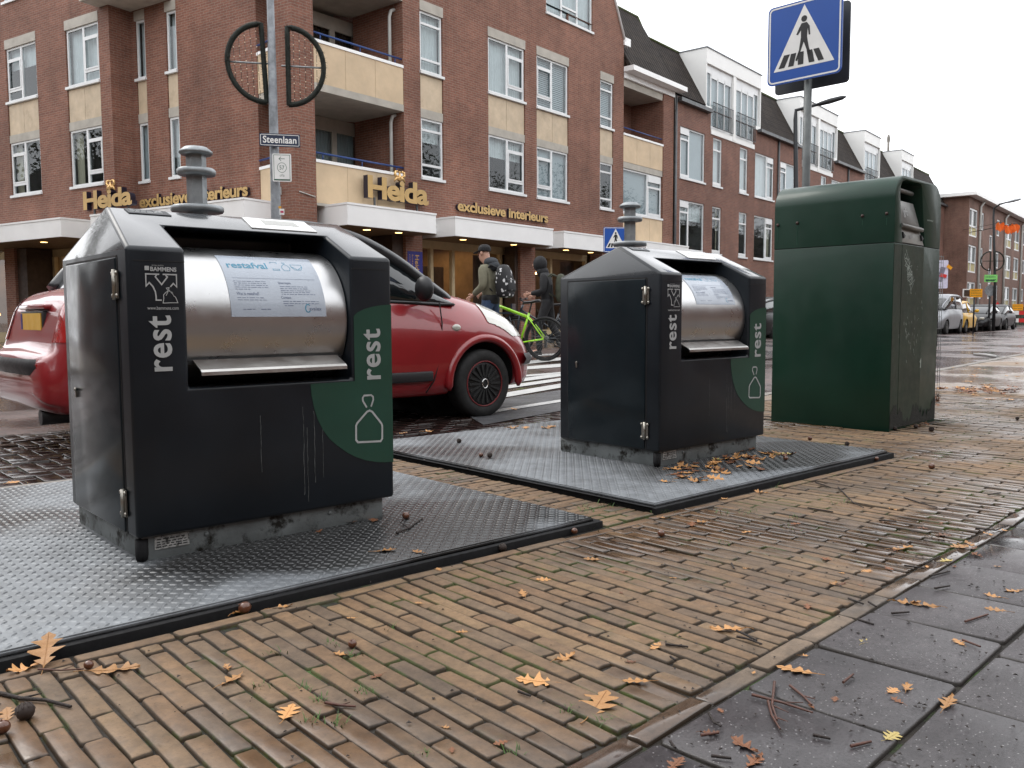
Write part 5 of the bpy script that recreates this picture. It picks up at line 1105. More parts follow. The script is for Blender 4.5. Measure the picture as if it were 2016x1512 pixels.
def car(name, label, loc, rz, prof, Wd, whl, paint, roof_paint, glass_sides=True, detail=False, group=None, axle_r=.29, rear_x=None, cat='car', mirrors=True):
    """prof: lower = stations (x, zb, zt, wmid, wtop); roof = stations (x, zbelt, zroof, wbelt, wroof). x forward."""
    t = thing(name, label, cat, loc, rz, group); T = ROOT[t.name]; lw, rf = prof; W2 = Wd/2
    def sec(x, zb, zt, wm, wt):
        h = zt-zb; q = [(0,zb),(wm*.82,zb),(wm*.95,zb+.04),(wm*.985,zb+h*.18),(wm,zb+h*.42),(wm*.992,zb+h*.66),(wm*.5+wt*.5+.0,zb+h*.88),(wt,zt-.008),(wt*.8,zt+.006),(0,zt+.02)]
        return [tuple(v) for v in dense(q, 3)]
    def dense(st, k=4):
        a = np.array(st); x = np.arange(len(a)); xx = np.linspace(0, len(a)-1, (len(a)-1)*k+1); out = []
        for u in xx:       # Catmull-Rom through the stations
            i = min(int(u), len(a)-2); f = u-i; p0, p1, p2, p3 = a[max(i-1,0)], a[i], a[i+1], a[min(i+2, len(a)-1)]
            out.append(.5*((2*p1)+(-p0+p2)*f+(2*p0-5*p1+4*p2-p3)*f*f+(-p0+3*p1-3*p2+p3)*f**3))
        return out
    def loft(st, secf, close=True):
        V = []; m = None
        for s in st:
            h = secf(*s); ring = [(s[0], -y, z) for y, z in h]+[(s[0], y, z) for y, z in h[-2:0:-1]]; m = len(ring); V += ring
        F = [(i*m+k, i*m+(k+1) % m, (i+1)*m+(k+1) % m, (i+1)*m+k) for i in range(len(st)-1) for k in range(m)]
        if close: F += [tuple(range(m))[::-1], tuple((len(st)-1)*m+k for k in range(m))]
        return [tuple(T @ Vector(v)) for v in V], F
    mb = MB(); V, F = loft(dense(lw), sec); mb.add(V, F, 0, True); body = mb.build('body', paint, t)
    # wheel arches are real cut-outs
    for wx in whl:
        cu = MB(); cu.lathe([(axle_r+.075, -W2-.3), (axle_r+.075, W2+.3)], T @ Vector((wx,0,axle_r+.005)), 40, T.to_3x3() @ Vector((0,1,0)), 0, True)
        c = cu.build('cutter', 'wheel_well'); md = body.modifiers.new('b', 'BOOLEAN'); md.operation = 'DIFFERENCE'; md.object = c; md.solver = 'EXACT'; md.material_mode = 'TRANSFER'
        evalmesh(body); bpy.data.objects.remove(c)
    mb = MB()      # wheel wells and floor, so the arches are not see-through
    for wx in whl: mb = MB(); mb.lathe([(axle_r+.07, -W2*.55), (axle_r+.07, W2*.55)], T @ Vector((wx,0,axle_r+.005)), 24, T.to_3x3() @ Vector((0,1,0))); mb.build('wheel_housing', 'wheel_well', t)
    def rsec(x, zb, zt, wb, wr):
        h = zt-zb; return [(0,zb-.05),(wb*.9,zb-.05),(wb,zb),(wb+(wr-wb)*.4,zb+h*.45),(wb+(wr-wb)*.8,zb+h*.82),(wr*.93,zt-.012),(wr*.75,zt),(0,zt+.012)]
    mb = MB(); V, F = loft(dense(rf), rsec); mb.add(V, F, 0, True); mb.build('window', 'car_glass', t)
    top = dense([s for s in rf if s[2]-s[1] > .30]) if len([s for s in rf if s[2]-s[1] > .30]) > 1 else None
    if top:
        def tsec(x, zb, zt, wb, wr):
            h = zt-zb; return [(0,zt-.06),(wr*.8,zt-.06),(wb+(wr-wb)*.80+.004,zb+h*.80),(wb+(wr-wb)*.84+.006,zb+h*.86),(wr*.94+.004,zt-.006),(wr*.75,zt+.008),(0,zt+.02)]
        mb = MB(); V, F = loft(top, tsec); mb.add(V, F, 0, True); mb.build('roof', roof_paint, t)
    d = dense(rf)
    for sgn in (-1, 1):                                  # roof edge and pillars follow the glasshouse
        mb = MB(); pa = []
        for x, zb, zt, wb, wr in d: h = zt-zb; pa.append(T @ Vector((x, sgn*(wb+(wr-wb)*.88+.0), zb+h*.88)))
        mb.tube(pa, .05 if detail else .035, 8)
        for px in ([rf[0][0]*.35+rf[-1][0]*.25-.12] if not detail else [-.62]):
            j = min(range(len(d)), key=lambda i: abs(d[i][0]-px)); x, zb, zt, wb, wr = d[j]; h = zt-zb
            mb.tube([T @ Vector((x-.03, sgn*(wb+.004), zb-.02)), T @ Vector((x, sgn*(wb+(wr-wb)*.4+.004), zb+h*.45)), T @ Vector((x+.02, sgn*(wb+(wr-wb)*.85), zb+h*.85))], .035, 6)
        mb.build('pillar', roof_paint if detail else paint, t)
        mb = MB(); mb.tube([T @ Vector((x, sgn*(wb+.006), zb-.005)) for x, zb, zt, wb, wr in d if zt-zb > .06], .014, 6); mb.build('window_trim', 'trim_black', t)
    for wx in whl:
        for sgn in (-1, 1):
            c = T @ Vector((wx, sgn*(W2-.095), axle_r)); ax = T.to_3x3() @ Vector((0, sgn, 0)); r = axle_r
            wh = None
            mb = MB(); mb.lathe([(r*.60,-.09),(r*.9,-.09),(r*.985,-.065),(r,-.03),(r,.03),(r*.985,.062),(r*.93,.082),(r*.80,.092),(r*.66,.084),(r*.62,.074)], c, 40, ax); wh = mb.build('wheel', 'tyre_rubber', t)
            mb = MB(); mb.lathe([(r*.64,.070),(r*.60,.078),(r*.50,.074),(r*.2,.084),(r*.12,.086),(.001,.086)], c, 40, ax); rim = mb.build('rim', 'trim_black' if detail else 'rim_grey', wh)
            u = np.array(T.to_3x3() @ Vector((1,0,0))); k = np.array([0,0,1.]); cc = np.array(c); axn = np.array(ax)
            mb = MB(); ns = 18 if detail else 7
            for i in range(ns):
                a = 2*math.pi*i/ns; d1 = math.cos(a)*u+math.sin(a)*k; d2 = -math.sin(a)*u+math.cos(a)*k; ww = r*(.035 if detail else .06)
                mb.prism([cc+axn*.078+d1*r*.2-d2*ww*.6, cc+axn*.078+d1*r*.57-d2*ww, cc+axn*.078+d1*r*.57+d2*ww, cc+axn*.078+d1*r*.2+d2*ww*.6], axn*.013)
            mb.build('spoke', 'rim_grey' if not detail else 'tyre_rubber', rim)
            if detail:
                mb = MB(); mb.tube([cc+axn*.084+r*.645*(math.cos(a)*u+math.sin(a)*k) for a in np.linspace(0,6.2832,41)], .006, 6, caps=False); mb.build('wheel_ring', 'ring_red', rim)
                mb = MB(); mb.tube([cc+axn*.09+(.030*math.cos(a)*u+.038*math.sin(a)*k) for a in np.linspace(0,6.2832,25)], .006, 6, caps=False); mb.build('hub_ring', 'chrome', rim)
    if mirrors:
        x0 = rf[-1][0]-.42; zb = rf[-2][1]
        for sgn in (-1, 1):
            mb = MB(); p = T @ Vector((x0-(.02 if detail else 0), sgn*(W2+.07), zb+.11)); o = len(mb.v); mb.ball((0,0,0), .1, 8, sc=(.62,1.0,.85) if not detail else (.62,.95,1.0))
            Rm = T.to_3x3()
            for i in range(o, len(mb.v)): v = Rm @ Vector(mb.v[i]); mb.v[i] = (v.x+p.x, v.y+p.y, v.z+p.z)
            mb.tube([T @ Vector((x0+.06, sgn*(W2-.08), zb+.04)), p], .022, 6); mb.build('mirror', 'trim_black' if detail else paint, t)
    return t, T, body
def lamp_patch(name, mt, body, par, T, test, off=.006):
    '''a lens that follows the bodywork'''
    Ti = T.inverted(); Rt_ = ROOT[body.name]; mb = MB(); me = body.data
    for p in me.polygons:
        if len(p.vertices) != 4: continue
        q = [np.array(Ti @ (Rt_ @ me.vertices[i].co)) for i in p.vertices]; nn = np.array((Ti @ Rt_).to_3x3() @ p.normal)
        if max(abs(q[0]-np.array([0,0,0]))) > 9: continue
        N_ = 7; P_ = lambda a, b: (q[0]*(1-a)+q[1]*a)*(1-b)+(q[3]*(1-a)+q[2]*a)*b
        for i in range(N_):
            for j in range(N_):
                c = P_((i+.5)/N_, (j+.5)/N_)
                if test(*c): mb.add([tuple(T @ Vector(P_(x/N_, y/N_)+nn*off)) for x, y in ((i,j),(i+1,j),(i+1,j+1),(i,j+1))], [(0,1,2,3)], 0, True)
    if mb.f: return mb.build(name, mt, par)
# red hatchback passing behind the front container
CX, CY = 3.36, 6.385
lw = [(-2.10,.36,.50,.58,.50),(-2.07,.30,.60,.72,.64),(-2.0,.27,.655,.77,.70),(-1.955,.26,.80,.785,.66),(-1.91,.26,.93,.80,.64),(-1.80,.25,1.02,.815,.66),(-1.62,.24,1.045,.835,.71),(-1.2,.22,1.02,.85,.73),(-.4,.21,.985,.85,.74),(.4,.21,.985,.85,.74),(.75,.21,1.00,.85,.70),(.95,.22,1.03,.85,.63),(1.15,.24,1.01,.845,.60),(1.40,.25,.95,.83,.58),(1.62,.25,.86,.79,.60),(1.80,.25,.73,.72,.57),(1.92,.26,.58,.60,.50),(1.975,.32,.50,.48,.42)]
rfp = [(-1.70,1.00,1.06,.70,.50),(-1.50,1.0,1.30,.735,.56),(-1.2,1.0,1.46,.75,.59),(-.7,.985,1.545,.755,.61),(-.2,.98,1.56,.755,.61),(.15,.975,1.50,.755,.60),(.5,.965,1.335,.755,.60),(.8,.955,1.13,.75,.60),(.95,.955,1.03,.745,.60),(1.0,.95,.99,.74,.60)]
rc, T, body = car('red_hatchback', 'red hatchback with black roof arches driving past behind the front waste container', (CX, CY, -.12), 0.0, (lw, rfp), 1.70, (-1.225, 1.225), 'paint_red', 'roof_black', detail=True, axle_r=.29)
XF = lambda x, y, z: tuple(T @ Vector((x, y, z)))
def skin(pts, name, mt, par, th=.012, push=.0):
    """patch pressed onto the near or far side of the car"""
    mb = MB(); mb.prism([XF(*p) for p in pts], np.array(T.to_3x3() @ Vector(push))); return mb.build(name, mt, par, bevel=.004)
for s in (-1, 1):
    for wx in (-1.225, 1.225):      # flared arch lip
        mb = MB(); pth = [XF(wx+.375*math.cos(a), s*.842, .295+.375*math.sin(a)) for a in np.linspace(-.12, math.pi+.12, 33)]; mb.tube(pth, [.012]+[.034]*31+[.012], 10); mb.build('wheel_arch', 'paint_red', rc)
    mb = MB(); o = len(mb.v); mb.box(-.62, .68, -.012, .022, .34, .42, X=lambda p: XF(p[0], s*(.848+p[1]*1), p[2])); mb.build('side_moulding', 'trim_black', rc, bevel=.012)
    mb = MB(); mb.ball(XF(.93, s*.842, .76), .045, 8, sc=(1.0,.35,.62)); mb.build('side_indicator', 'lamp_clear', rc)
    for pts in ([(.78,.97),(.79,.8),(.775,.55),(.70,.34),(.62,.25)],[(-.58,.97),(-.60,.7),(-.58,.45),(-.52,.25)]):
        mb = MB(); mb.tube([XF(a, s*(.842-.03*max(0,(b-.75))/.25), b) for a, b in pts], .0055, 5); mb.build('door_gap', 'wheel_well', rc)
    mb = MB(); mb.tube([XF(-.45,s*.846,.86),XF(-.28,s*.856,.87),XF(-.24,s*.846,.87)], .016, 6); mb.build('door_handle', 'paint_red', rc)
    lamp_patch('headlight', 'lamp_clear', body, rc, T, lambda x, y, z: .40 < s*y < .79 and z > .66 and 1.30 < x < 1.86 and abs((x-1.57)/.30)**2+abs((s*y-.62-.10*(1.57-x)/.3)/.17)**2 < 1)
    lamp_patch('tail_light', 'lamp_red', body, rc, T, lambda x, y, z: s*y > .60 and .70 < z < .99 and x < -1.66)
def bumper_strip(sgnx, z0, z1, name, pts):
    mb = MB(); a = [XF(x, y, z0) for x, y in pts]; b = [XF(x, y, z1) for x, y in pts]; mid = [XF(x*1.012, y*1.02, (z0+z1)/2) for x, y in pts]; n = len(pts)
    mb.add(a+mid+b, [(i,i+1,n+i+1,n+i) for i in range(n-1)]+[(n+i,n+i+1,2*n+i+1,2*n+i) for i in range(n-1)], 0, True); return mb.build(name, 'trim_black', rc)
rb = [(-1.60,-.858),(-1.86,-.81),(-2.02,-.70),(-2.10,-.5),(-2.13,0),(-2.10,.5),(-2.02,.70),(-1.86,.81),(-1.60,.858)]
bumper_strip(-1, .50, .60, 'rear_bumper_strip', rb); bumper_strip(1, .43, .53, 'front_bumper_strip', [(1.70,-.80),(1.85,-.71),(1.955,-.55),(2.0,0),(1.955,.55),(1.85,.71),(1.70,.80)])
mb = MB(); mb.box(-2.085,-2.06,-.62,-.52,.52,.57, X=lambda p: XF(*p)); mb.build('reflector', 'lamp_red', rc)
mb = MB(); mb.tube([XF(-2.03,-.42,.23),XF(-1.5,-.42,.24)], .05, 14); mb.build('exhaust', 'trim_black', rc)
# plate recess with ledge, yellow plate
mb = MB(); mb.box(-1.965,-1.84,-.34,.34,.905,.94, X=lambda p: XF(*p)); mb.build('boot_ledge', 'paint_red', rc, bevel=.015)
mb = MB(); mb.box(-1.962,-1.865,-.29,.29,.76,.895, X=lambda p: XF(*p)); pr = mb.build('plate_holder', 'trim_black', rc, bevel=.006)
mb = MB(); mb.box(-1.969,-1.961,-.26,.26,.772,.882, X=lambda p: XF(*p)); mb.build('number_plate', 'plate_yellow', pr)
mb = MB(); mb.box(-1.9705,-1.9692,.215,.258,.774,.880, X=lambda p: XF(*p)); mb.build('plate_band', 'banner_blue', pr)
mb = MB(); mb.box(1.96,1.972,-.26,.26,.36,.47, X=lambda p: XF(*p)); mb.build('number_plate', 'plate_yellow', rc)
# ---- parked cars down the street
SR = R_(9.5)
def hatch_prof(L, H, W, belt, nose=.62, van=False, sedan=False):
    h = L/2; w2 = W/2
    lw = [(-h,.36,.55,w2*.75,w2*.7),(-h+.06,.28,belt*.78,w2*.88,w2*.8),(-h+.16,.25,belt*.98,w2*.94,w2*.84),(-h*.6,.23,belt,w2,w2*.88),(0,.22,belt,w2,w2*.88),(h*.38,.22,belt,w2,w2*.86),(h*.52,.23,belt*.98,w2*.99,w2*.78),(h*.78,.24,belt*.84,w2*.95,w2*.74),(h-.12,.25,nose,w2*.84,w2*.7),(h,.32,nose*.78,w2*.68,w2*.58)]
    rb_ = -h+.12
    if van: rf = [(rb_,belt,belt+.3,w2*.86,w2*.78),(rb_+.1,belt,H-.06,w2*.88,w2*.8),(-h*.4,belt,H,w2*.89,w2*.81),(h*.1,belt,H-.02,w2*.89,w2*.8),(h*.3,belt,H-.2,w2*.88,w2*.77),(h*.5,belt,belt+.22,w2*.86,w2*.7),(h*.6,belt*.98,belt+.02,w2*.84,w2*.66)]
    else: rf = [(rb_+.05,belt,belt+.08,w2*.84,w2*.7),(rb_+.28,belt,H-.14,w2*.86,w2*.68),(-h*.35,belt,H-.01,w2*.88,w2*.70),(0,belt,H,w2*.88,w2*.70),(h*.2,belt,H-.12,w2*.88,w2*.68),(h*.42,belt*.98,belt+.16,w2*.87,w2*.66),(h*.54,belt*.97,belt+.0,w2*.85,w2*.64)]
    return lw, rf
def parked(name, label, px, ybase, depth, face, L, H, W, belt, paint, van=False, roof=None, r=.30):
    d = ray(px, 640); sd_ = np.array([math.cos(SR), math.sin(SR), 0]); ln = np.array([-sd_[1], sd_[0], 0]); k0 = np.array(depth)
    q = CO+d*((ln@(k0-CO))/(ln@d)); p = q+sd_*L/2+ln*W/2; rz = SR if face > 0 else SR+math.pi
    t, T_, b = car(name, label, (p[0], p[1], -.12), rz, hatch_prof(L, H, W, belt, .62 if not van else .75, van), W, (-L*.31, L*.31), paint, roof or paint, group=None, axle_r=r)
    w2 = W/2
    for s in (-1, 1):
        X = lambda x, y, z: tuple(T_ @ Vector((x, y, z)))
        mb = MB(); mb.box(L/2-.22, L/2-.06, s*w2*.62-.12, s*w2*.62+.12, .62, .74, X=lambda q: X(*q)); mb.build('headlight', 'lamp_clear', t, bevel=.03)
        mb = MB(); mb.box(-L/2+.03, -L/2+.12, s*w2*.74-.07, s*w2*.74+.07, belt*.72, belt*.98, X=lambda q: X(*q)); mb.build('tail_light', 'lamp_red', t, bevel=.02)
    mb = MB(); mb.box(L/2-.06, L/2+.012, -.26, .26, .38, .48, X=lambda q: X(*q)); mb.build('number_plate', 'plate_yellow', t)
    mb = MB(); mb.box(L/2-.10, L/2-.005, -.5, .5, .50, .60, X=lambda q: X(*q)); mb.box(L/2-.12, L/2-.004, -.6, .6, .26, .36, X=lambda q: X(*q)); mb.build('grille', 'trim_black', t, bevel=.01)
    mb = MB(); mb.box(-L/2-.005, -L/2+.06, -.26, .26, .55, .66, X=lambda q: X(*q)); mb.build('number_plate', 'plate_yellow', t)
    return t
parked('parked_van', 'silver van parked along the far kerb, nearest in its row', 1857, 657, (42,16.4,0), -1, 4.3, 1.82, 1.8, 1.15, 'paint_silver', True)
parked('parked_car', 'small yellow hatchback parked behind the silver van', 1897, 655, (42,16.4,0), 1, 3.8, 1.54, 1.66, .98, 'paint_yellow')
parked('parked_car', 'black hatchback with wide dark grille parked beside the yellow car', 1946, 653, (42,16.4,0), -1, 4.35, 1.43, 1.8, .95, 'paint_black')
parked('parked_car', 'dark grey car at the far end of the parked row', 1977, 651, (42,16.4,0), -1, 4.2, 1.46, 1.76, .95, 'paint_dark_grey')
parked('parked_car', 'dark car parked across the street, glimpsed between the farther container and the green bin', 1510, 690, (14,13.2,0), 1, 4.2, 1.45, 1.76, .95, 'paint_black')
# ------------------------------------------------------------------ street furniture
def ring_pts(c, u, v, r, a0, a1, n): return [c+u*(r*math.cos(R_(a0+(a1-a0)*i/n)))+v*(r*math.sin(R_(a0+(a1-a0)*i/n))) for i in range(n+1)]
UP = np.array([0,0,1.])
LPd = 13.0; base = at(541, 300, LPd)
lp = thing('lamp_post', 'galvanised lamp post behind the front waste container, carrying street name and cycle route signs', 'lamp post', (base[0], base[1], 0))
mb = MB(); mb.tube([(base[0],base[1],-.02),(base[0],base[1],1.2),(base[0]-.005,base[1],2.4),(base[0]-.01,base[1],5.6),(base[0]-.012,base[1],8)], [.09,.085,.075,.052,.04], 20); mb.build('post', 'pole_zinc', lp)
rt = CR[0].copy(); rt[2] = 0; rt /= np.linalg.norm(rt); fwd = np.array([-rt[1], rt[0], 0])
def fr(c, yaw):   # frame facing the camera, turned by yaw
    a = R_(yaw); u = rt*math.cos(a)+fwd*math.sin(a); n = np.array([u[1], -u[0], 0])
    return lambda x, y, h=0: c+u*x+UP*y+n*h
def panel(mb, F, x0, x1, y0, y1, r, t, mi=0):
    o = []
    for cx, cy, a0 in ((x1-r,y1-r,0),(x0+r,y1-r,90),(x0+r,y0+r,180),(x1-r,y0+r,270)): o += [(cx+r*math.cos(R_(a0+22.5*i)), cy+r*math.sin(R_(a0+22.5*i))) for i in range(5)]
    a = [F(x,y,-t) for x, y in o]; b = [F(x,y,0) for x, y in o]; n = len(o)
    mb.add(a+b, [(i,(i+1) % n,n+(i+1) % n,n+i) for i in range(n)]+[tuple(range(n,2*n)), tuple(range(n))[::-1]], mi)
    return o
c = at(551, 276, LPd-.12); F = fr(c, 14)
st = thing('street_sign', 'navy street name sign reading Steenlaan on the lamp post', 'street sign', tuple(c))
mb = MB(); o = panel(mb, F, -.295, .295, -.095, .095, .01, .015); sp = mb.build('panel', 'street_navy', st)
mb = MB(); q = []
for cx, cy, a0 in ((.262,.062,0),(-.262,.062,90),(-.262,-.062,180),(.262,-.062,270)): q += [(cx+.015*math.cos(R_(a0+30*i)), cy+.015*math.sin(R_(a0+30*i))) for i in range(4)]
mb.ribbon(q, .008, F, True); text_into(mb, 'Steenlaan', F, -.245, .24, -.046, .058, .002, .022, spacing=1.06); mb.build('lettering', 'sign_white', sp)
c = at(555, 330, LPd-.13); F = fr(c, 10)
rs = thing('route_sign', 'white cycle route sign with arrow and number 57 on the lamp post', 'route sign', tuple(c))
mb = MB(); panel(mb, F, -.137, .137, -.205, .205, .02, .012); sp = mb.build('panel', 'sign_white', rs)
mat('route_green', (.02,.09,.05), .4)
mb = MB(); mb.ribbon([(-.115,-.185),(.115,-.185),(.115,.185),(-.115,.185)], .007, F, True); mb.ribbon([(-.118,-.18),(.118,-.18)], .02, F); mb.build('border', 'route_green', sp)
mb = MB(); mb.ribbon([(.045,.13),(-.035,.13)], .008, F); mb.ribbon([(-.01,.16),(-.04,.13),(-.01,.10)], .008, F); mb.ribbon([(.066*math.cos(a), .072*math.sin(a)) for a in np.linspace(0,6.0,20)], .006, F, True); text_into(mb, '57', F, -.035, .035, -.03, .03, .002, .0)
for x in (-.02,.02): mb.ribbon([(x+.013*math.cos(a), -.12+.013*math.sin(a)) for a in np.linspace(0,5.6,10)], .003, F, True)
mb.ribbon([(-.02,-.12),(0,-.10),(.012,-.10),(.02,-.12)], .003, F); mb.build('arrow_and_number', 'route_green', sp)
st2 = [('pink_sticker', (.5,.06,.14), 553, 416, 12.9, -.028), ('orange_sticker', (.7,.35,.04), 552, 409, 12.9, 0)]
mb = MB(); c = at(555, 417, LPd-.10); F2 = fr(c, 20); panel(mb, F2, -.035, .035, -.045, .045, .005, .004); s_ = mb.build('sticker', 'sign_white', lp)
mb = MB(); mat('sticker_pink', (.45,.03,.10), .5); mb.ribbon([(-.022,0),(.025,0)], .03, F2); mb.build('mark', 'sticker_pink', s_)
mb = MB(); mat('sticker_orange', (.65,.32,.03), .5); F3 = fr(at(551, 408, LPd-.10), 10); panel(mb, F3, -.02, .02, -.018, .018, .004, .004); mb.build('sticker', 'sticker_orange', lp)
# half-moon winter decorations: two garlanded frames on one bracket
c0 = at(538, 126, LPd-.05)
ua = rt*math.cos(R_(12))+fwd*math.sin(R_(12))
def halfmoon(name, c, sgn, label, ang=0):
    t = thing(name, label, 'street decoration', tuple(c), 0, 'garlanded half-moon decorations on the lamp post'); r = .57; v = UP*math.cos(ang)+ua*math.sin(ang)
    arc = ring_pts(c, ua*sgn*.92, v, r, -90, 90, 28); loop = arc+[c+v*(r-.18*i) for i in range(1, 7)]+[arc[0]]
    g = random.Random(4+sgn); mb = MB()
    for a, b in zip(loop[:-1], loop[1:]):
        d = b-a; L_ = np.linalg.norm(d)
        for k in range(int(L_/.0016)):
            p = a+d*g.random(); q = np.array([g.gauss(0,1) for _ in range(3)]); q /= np.linalg.norm(q); s = np.cross(q, d/L_); s /= np.linalg.norm(s)+1e-9
            l = g.uniform(.055,.10); mb.add([p-s*.008, p+s*.008, p+q*l], [(0,1,2)])
    mb.tube(loop, .042, 6); mb.build('garland', 'garland_green', t, recalc=False, merge=False)
    mb = MB(); lights = MB()
    for i in range(1, 6):
        x = i*r*.92/6.2; h = r*math.sqrt(max(0, 1-(x/(.92*r))**2)); p = c+ua*sgn*x; mb.tube([p-v*h*.97, p+v*h*.97], .0035, 4)
        for k in range(int(h*2/.12)): q = p-v*h+v*(k*.12+.06+g.uniform(-.02,.02)); lights.ball(tuple(q), .009, 4)
    mb.build('light_string', 'wire_black', t); lights.build('fairy_lights', 'fairy_light', t)
    mb = MB(); mb.tube([c-ua*sgn*.10, c+ua*sgn*r*.9], .014, 6); mb.build('bracket', 'galvanised', t)
halfmoon('half_moon_decoration', c0-ua*.135, -1, 'half-moon garland decoration left of the lamp post, curving outward to the left', -.05)
halfmoon('half_moon_decoration', c0+ua*.215+UP*-.02, 1, 'half-moon garland decoration right of the lamp post, curving outward to the right', .0)
# small crossing sign across the street
c = at(1212, 472, 21.5); t2 = thing('crossing_sign', 'small distant blue zebra crossing sign behind the farther waste container', 'traffic sign', (c[0], c[1], 0)); F4 = fr(c, 8); crossing_panel(lambda x, y, h: F4(x, y, h), .31, t2)
mb = MB(); mb.tube([(c[0],c[1]+.05,-.1),(c[0],c[1]+.05,c[2]+.3)], .035, 8); mb.build('post', 'pole_grey', t2)
# street lamps
def street_lamp(label, px, pbase, depth, ytop, arm_px, head, par=None):
    b = at(px, pbase, depth); top = at(px, ytop+30, depth); e = at(arm_px, ytop, depth*.985); t = thing('street_lamp', label, 'street lamp', (b[0], b[1], -.1), 0, None); k = top[2]
    mb = MB(); m1 = top*.55+e*.45; m1[2] = e[2]-.05
    q = at(px+1, ytop+12, depth); mb.tube([(b[0],b[1],-.12),(b[0],b[1],k*.4),tuple(top),tuple(q),tuple(m1),tuple(e)], [.09,.07,.055,.05,.045,.04], 10); mb.build('post', 'dark_pole', t)
    d = e-m1; d /= np.linalg.norm(d); mb = MB(); mb.tube([e-d*.05,e+d*.05,e+d*.3,e+d*.62,e+d*.72], [.04,.06,.075,.06,.02], 8); mb.build('lamp_head', 'dark_pole' if head else 'pole_zinc', t); return t
street_lamp('black street lamp with curved arm in front of the terrace', 1566, 600, 24, 205, 1612, 1); street_lamp('tall dark street lamp in front of the three-storey flats, carrying a half-moon ornament', 1956, 640, 46, 398, 1984, 0)
# --- far right: roadworks, signs, ornament
c = at(1954, 514, 45.8); t = thing('half_moon_decoration', 'pair of dark half-moon frames on the far street lamp', 'street decoration', tuple(c)); 
mb = MB(); 
for sgn in (-1, 1): o = c+rt*sgn*.12; mb.tube(ring_pts(o, rt*sgn, UP, .5, -90, 90, 18)+[o+UP*.5, o-UP*.5], .035, 6)
mb.tube([c-rt*.5, c+rt*.6], .02, 6); mb.build('garland', 'garland_green', t)
mat('sign_orange', (.80,.34,.01), .5); mat('sign_green', (.22,.62,.16), .5); mat('sign_red', (.62,.03,.03), .5); mat('flag_orange', (.85,.16,.02), .7); mat('faded_ink', (.30,.20,.03), .6)
def board(name, label, cat, px, py, depth, w_, h_, mt, yaw=0, post=True, ink=None, lines=0, back=None):
    c = at(px, py, depth); t = thing(name, label, cat, tuple(c)); F = fr(c, yaw); mb = MB(); panel(mb, F, -w_/2, w_/2, -h_/2, h_/2, .03, .03); p_ = mb.build('panel', mt, t)
    if lines:
        mb = MB(); r = random.Random(px)
        for i in range(lines):
            y = h_/2-(i+.8)*h_/(lines+.6); x = -w_*.42
            while x < w_*.36: l = r.uniform(.05,.14)*w_; mb.ribbon([(x,y),(min(x+l,w_*.42),y)], h_*.10, F, t=.006); x += l+.03*w_
        mb.build('lettering', ink, p_)
    if post: mb = MB(); mb.tube([(c[0],c[1]+.08,-.15),(c[0],c[1]+.08,c[2])], .04, 6); mb.build('post', 'dark_pole', t)
    return t, F, p_
board('roadwork_sign', 'orange roadworks notice board in front of the flats', 'sign', 1922, 577, 41, .62, .40, 'sign_orange', 5, True, 'faded_ink', 3)
t, F, p_ = board('roadwork_board', 'dark backed board in white frame beside the orange notice', 'sign', 1904, 577, 41.3, .42, .40, 'sign_white', 5, False); mb = MB(); panel(mb, lambda x, y, h=0: F(x, y, h+.02), -.16,.16,-.15,.15,.02,.01); mb.build('dark_face', 'shop_dark', p_)
t, F, p_ = board('direction_sign', 'light green direction sign with arrow on the far lamp post', 'sign', 1951, 548, 45.5, .68, .38, 'sign_green', 0, False, 'route_green', 2); mb = MB(); mb.ribbon([(.2,-.12),(-.2,-.12)], .05, F, t=.008); mb.prism([F(-.3,-.12,.008),F(-.18,-.05,.008),F(-.18,-.19,.008)], rt*.0+fwd*-.004); mb.build('arrow', 'route_green', p_)
c = at(1950, 572, 45.9); t = thing('round_sign', 'grey back of a round traffic sign under the green direction sign', 'sign', tuple(c)); mb = MB(); mb.lathe([(.3,0),(.3,.02)], c, 24, fwd); mb.build('disc', 'pole_zinc', t); mb = MB(); mb.tube([c+fwd*.05-UP*c[2], c+fwd*.05+UP*.3], .05, 8); mb.build('post', 'dark_pole', t)
c = at(1964, 604, 56); t = thing('warning_sign', 'white warning triangle with red border behind the dark parked cars', 'sign', tuple(c)); F = fr(c, 0); mb = MB(); mb.prism([F(-.36,-.3),F(.36,-.3),F(0,.34)], fwd*.02); p_ = mb.build('panel', 'sign_red', t); mb = MB(); mb.prism([F(-.2,-.2,.01),F(.2,-.2,.01),F(0,.14,.01)], fwd*-.004); q_ = mb.build('triangle', 'sign_white', p_); mb = MB(); mb.tube([c+fwd*.05-UP*c[2], c+fwd*.05], .04, 6); mb.build('post', 'dark_pole', t)
board('roadwork_sign', 'orange diversion sign above the red and white barrier', 'sign', 2004, 605, 57, .70, .42, 'sign_orange', 0, True, 'faded_ink', 2)
c = at(2038, 628, 56); t = thing('road_barrier', 'red and white striped roadworks barrier across the street', 'barrier', (c[0], c[1], -.12))
for z in (1.04, .55):
    mb = MB()
    for i in range(6): F = fr(c-rt*0, 0); x0 = -1.7+i*.62; mb.box(x0, x0+.62, -.02, .02, z-.17, z+.08, i % 2, X=lambda p: c*np.array([1,1,0])+rt*p[0]+fwd*p[1]+UP*(p[2]-.12))
    mb.build('plank', ['sign_white','sign_red'], t)
for x in (-1.5,.2,1.9):
    mb = MB(); mb.box(x-.03, x+.03, .02, .06, 0, 1.2, X=lambda p: c*np.array([1,1,0])+rt*p[0]+fwd*p[1]+UP*(p[2]-.12)); mb.box(x-.25,x+.25,-.15,.2,0,.08, X=lambda p: c*np.array([1,1,0])+rt*p[0]+fwd*p[1]+UP*(p[2]-.12)); mb.build('leg', 'pole_zinc', t)
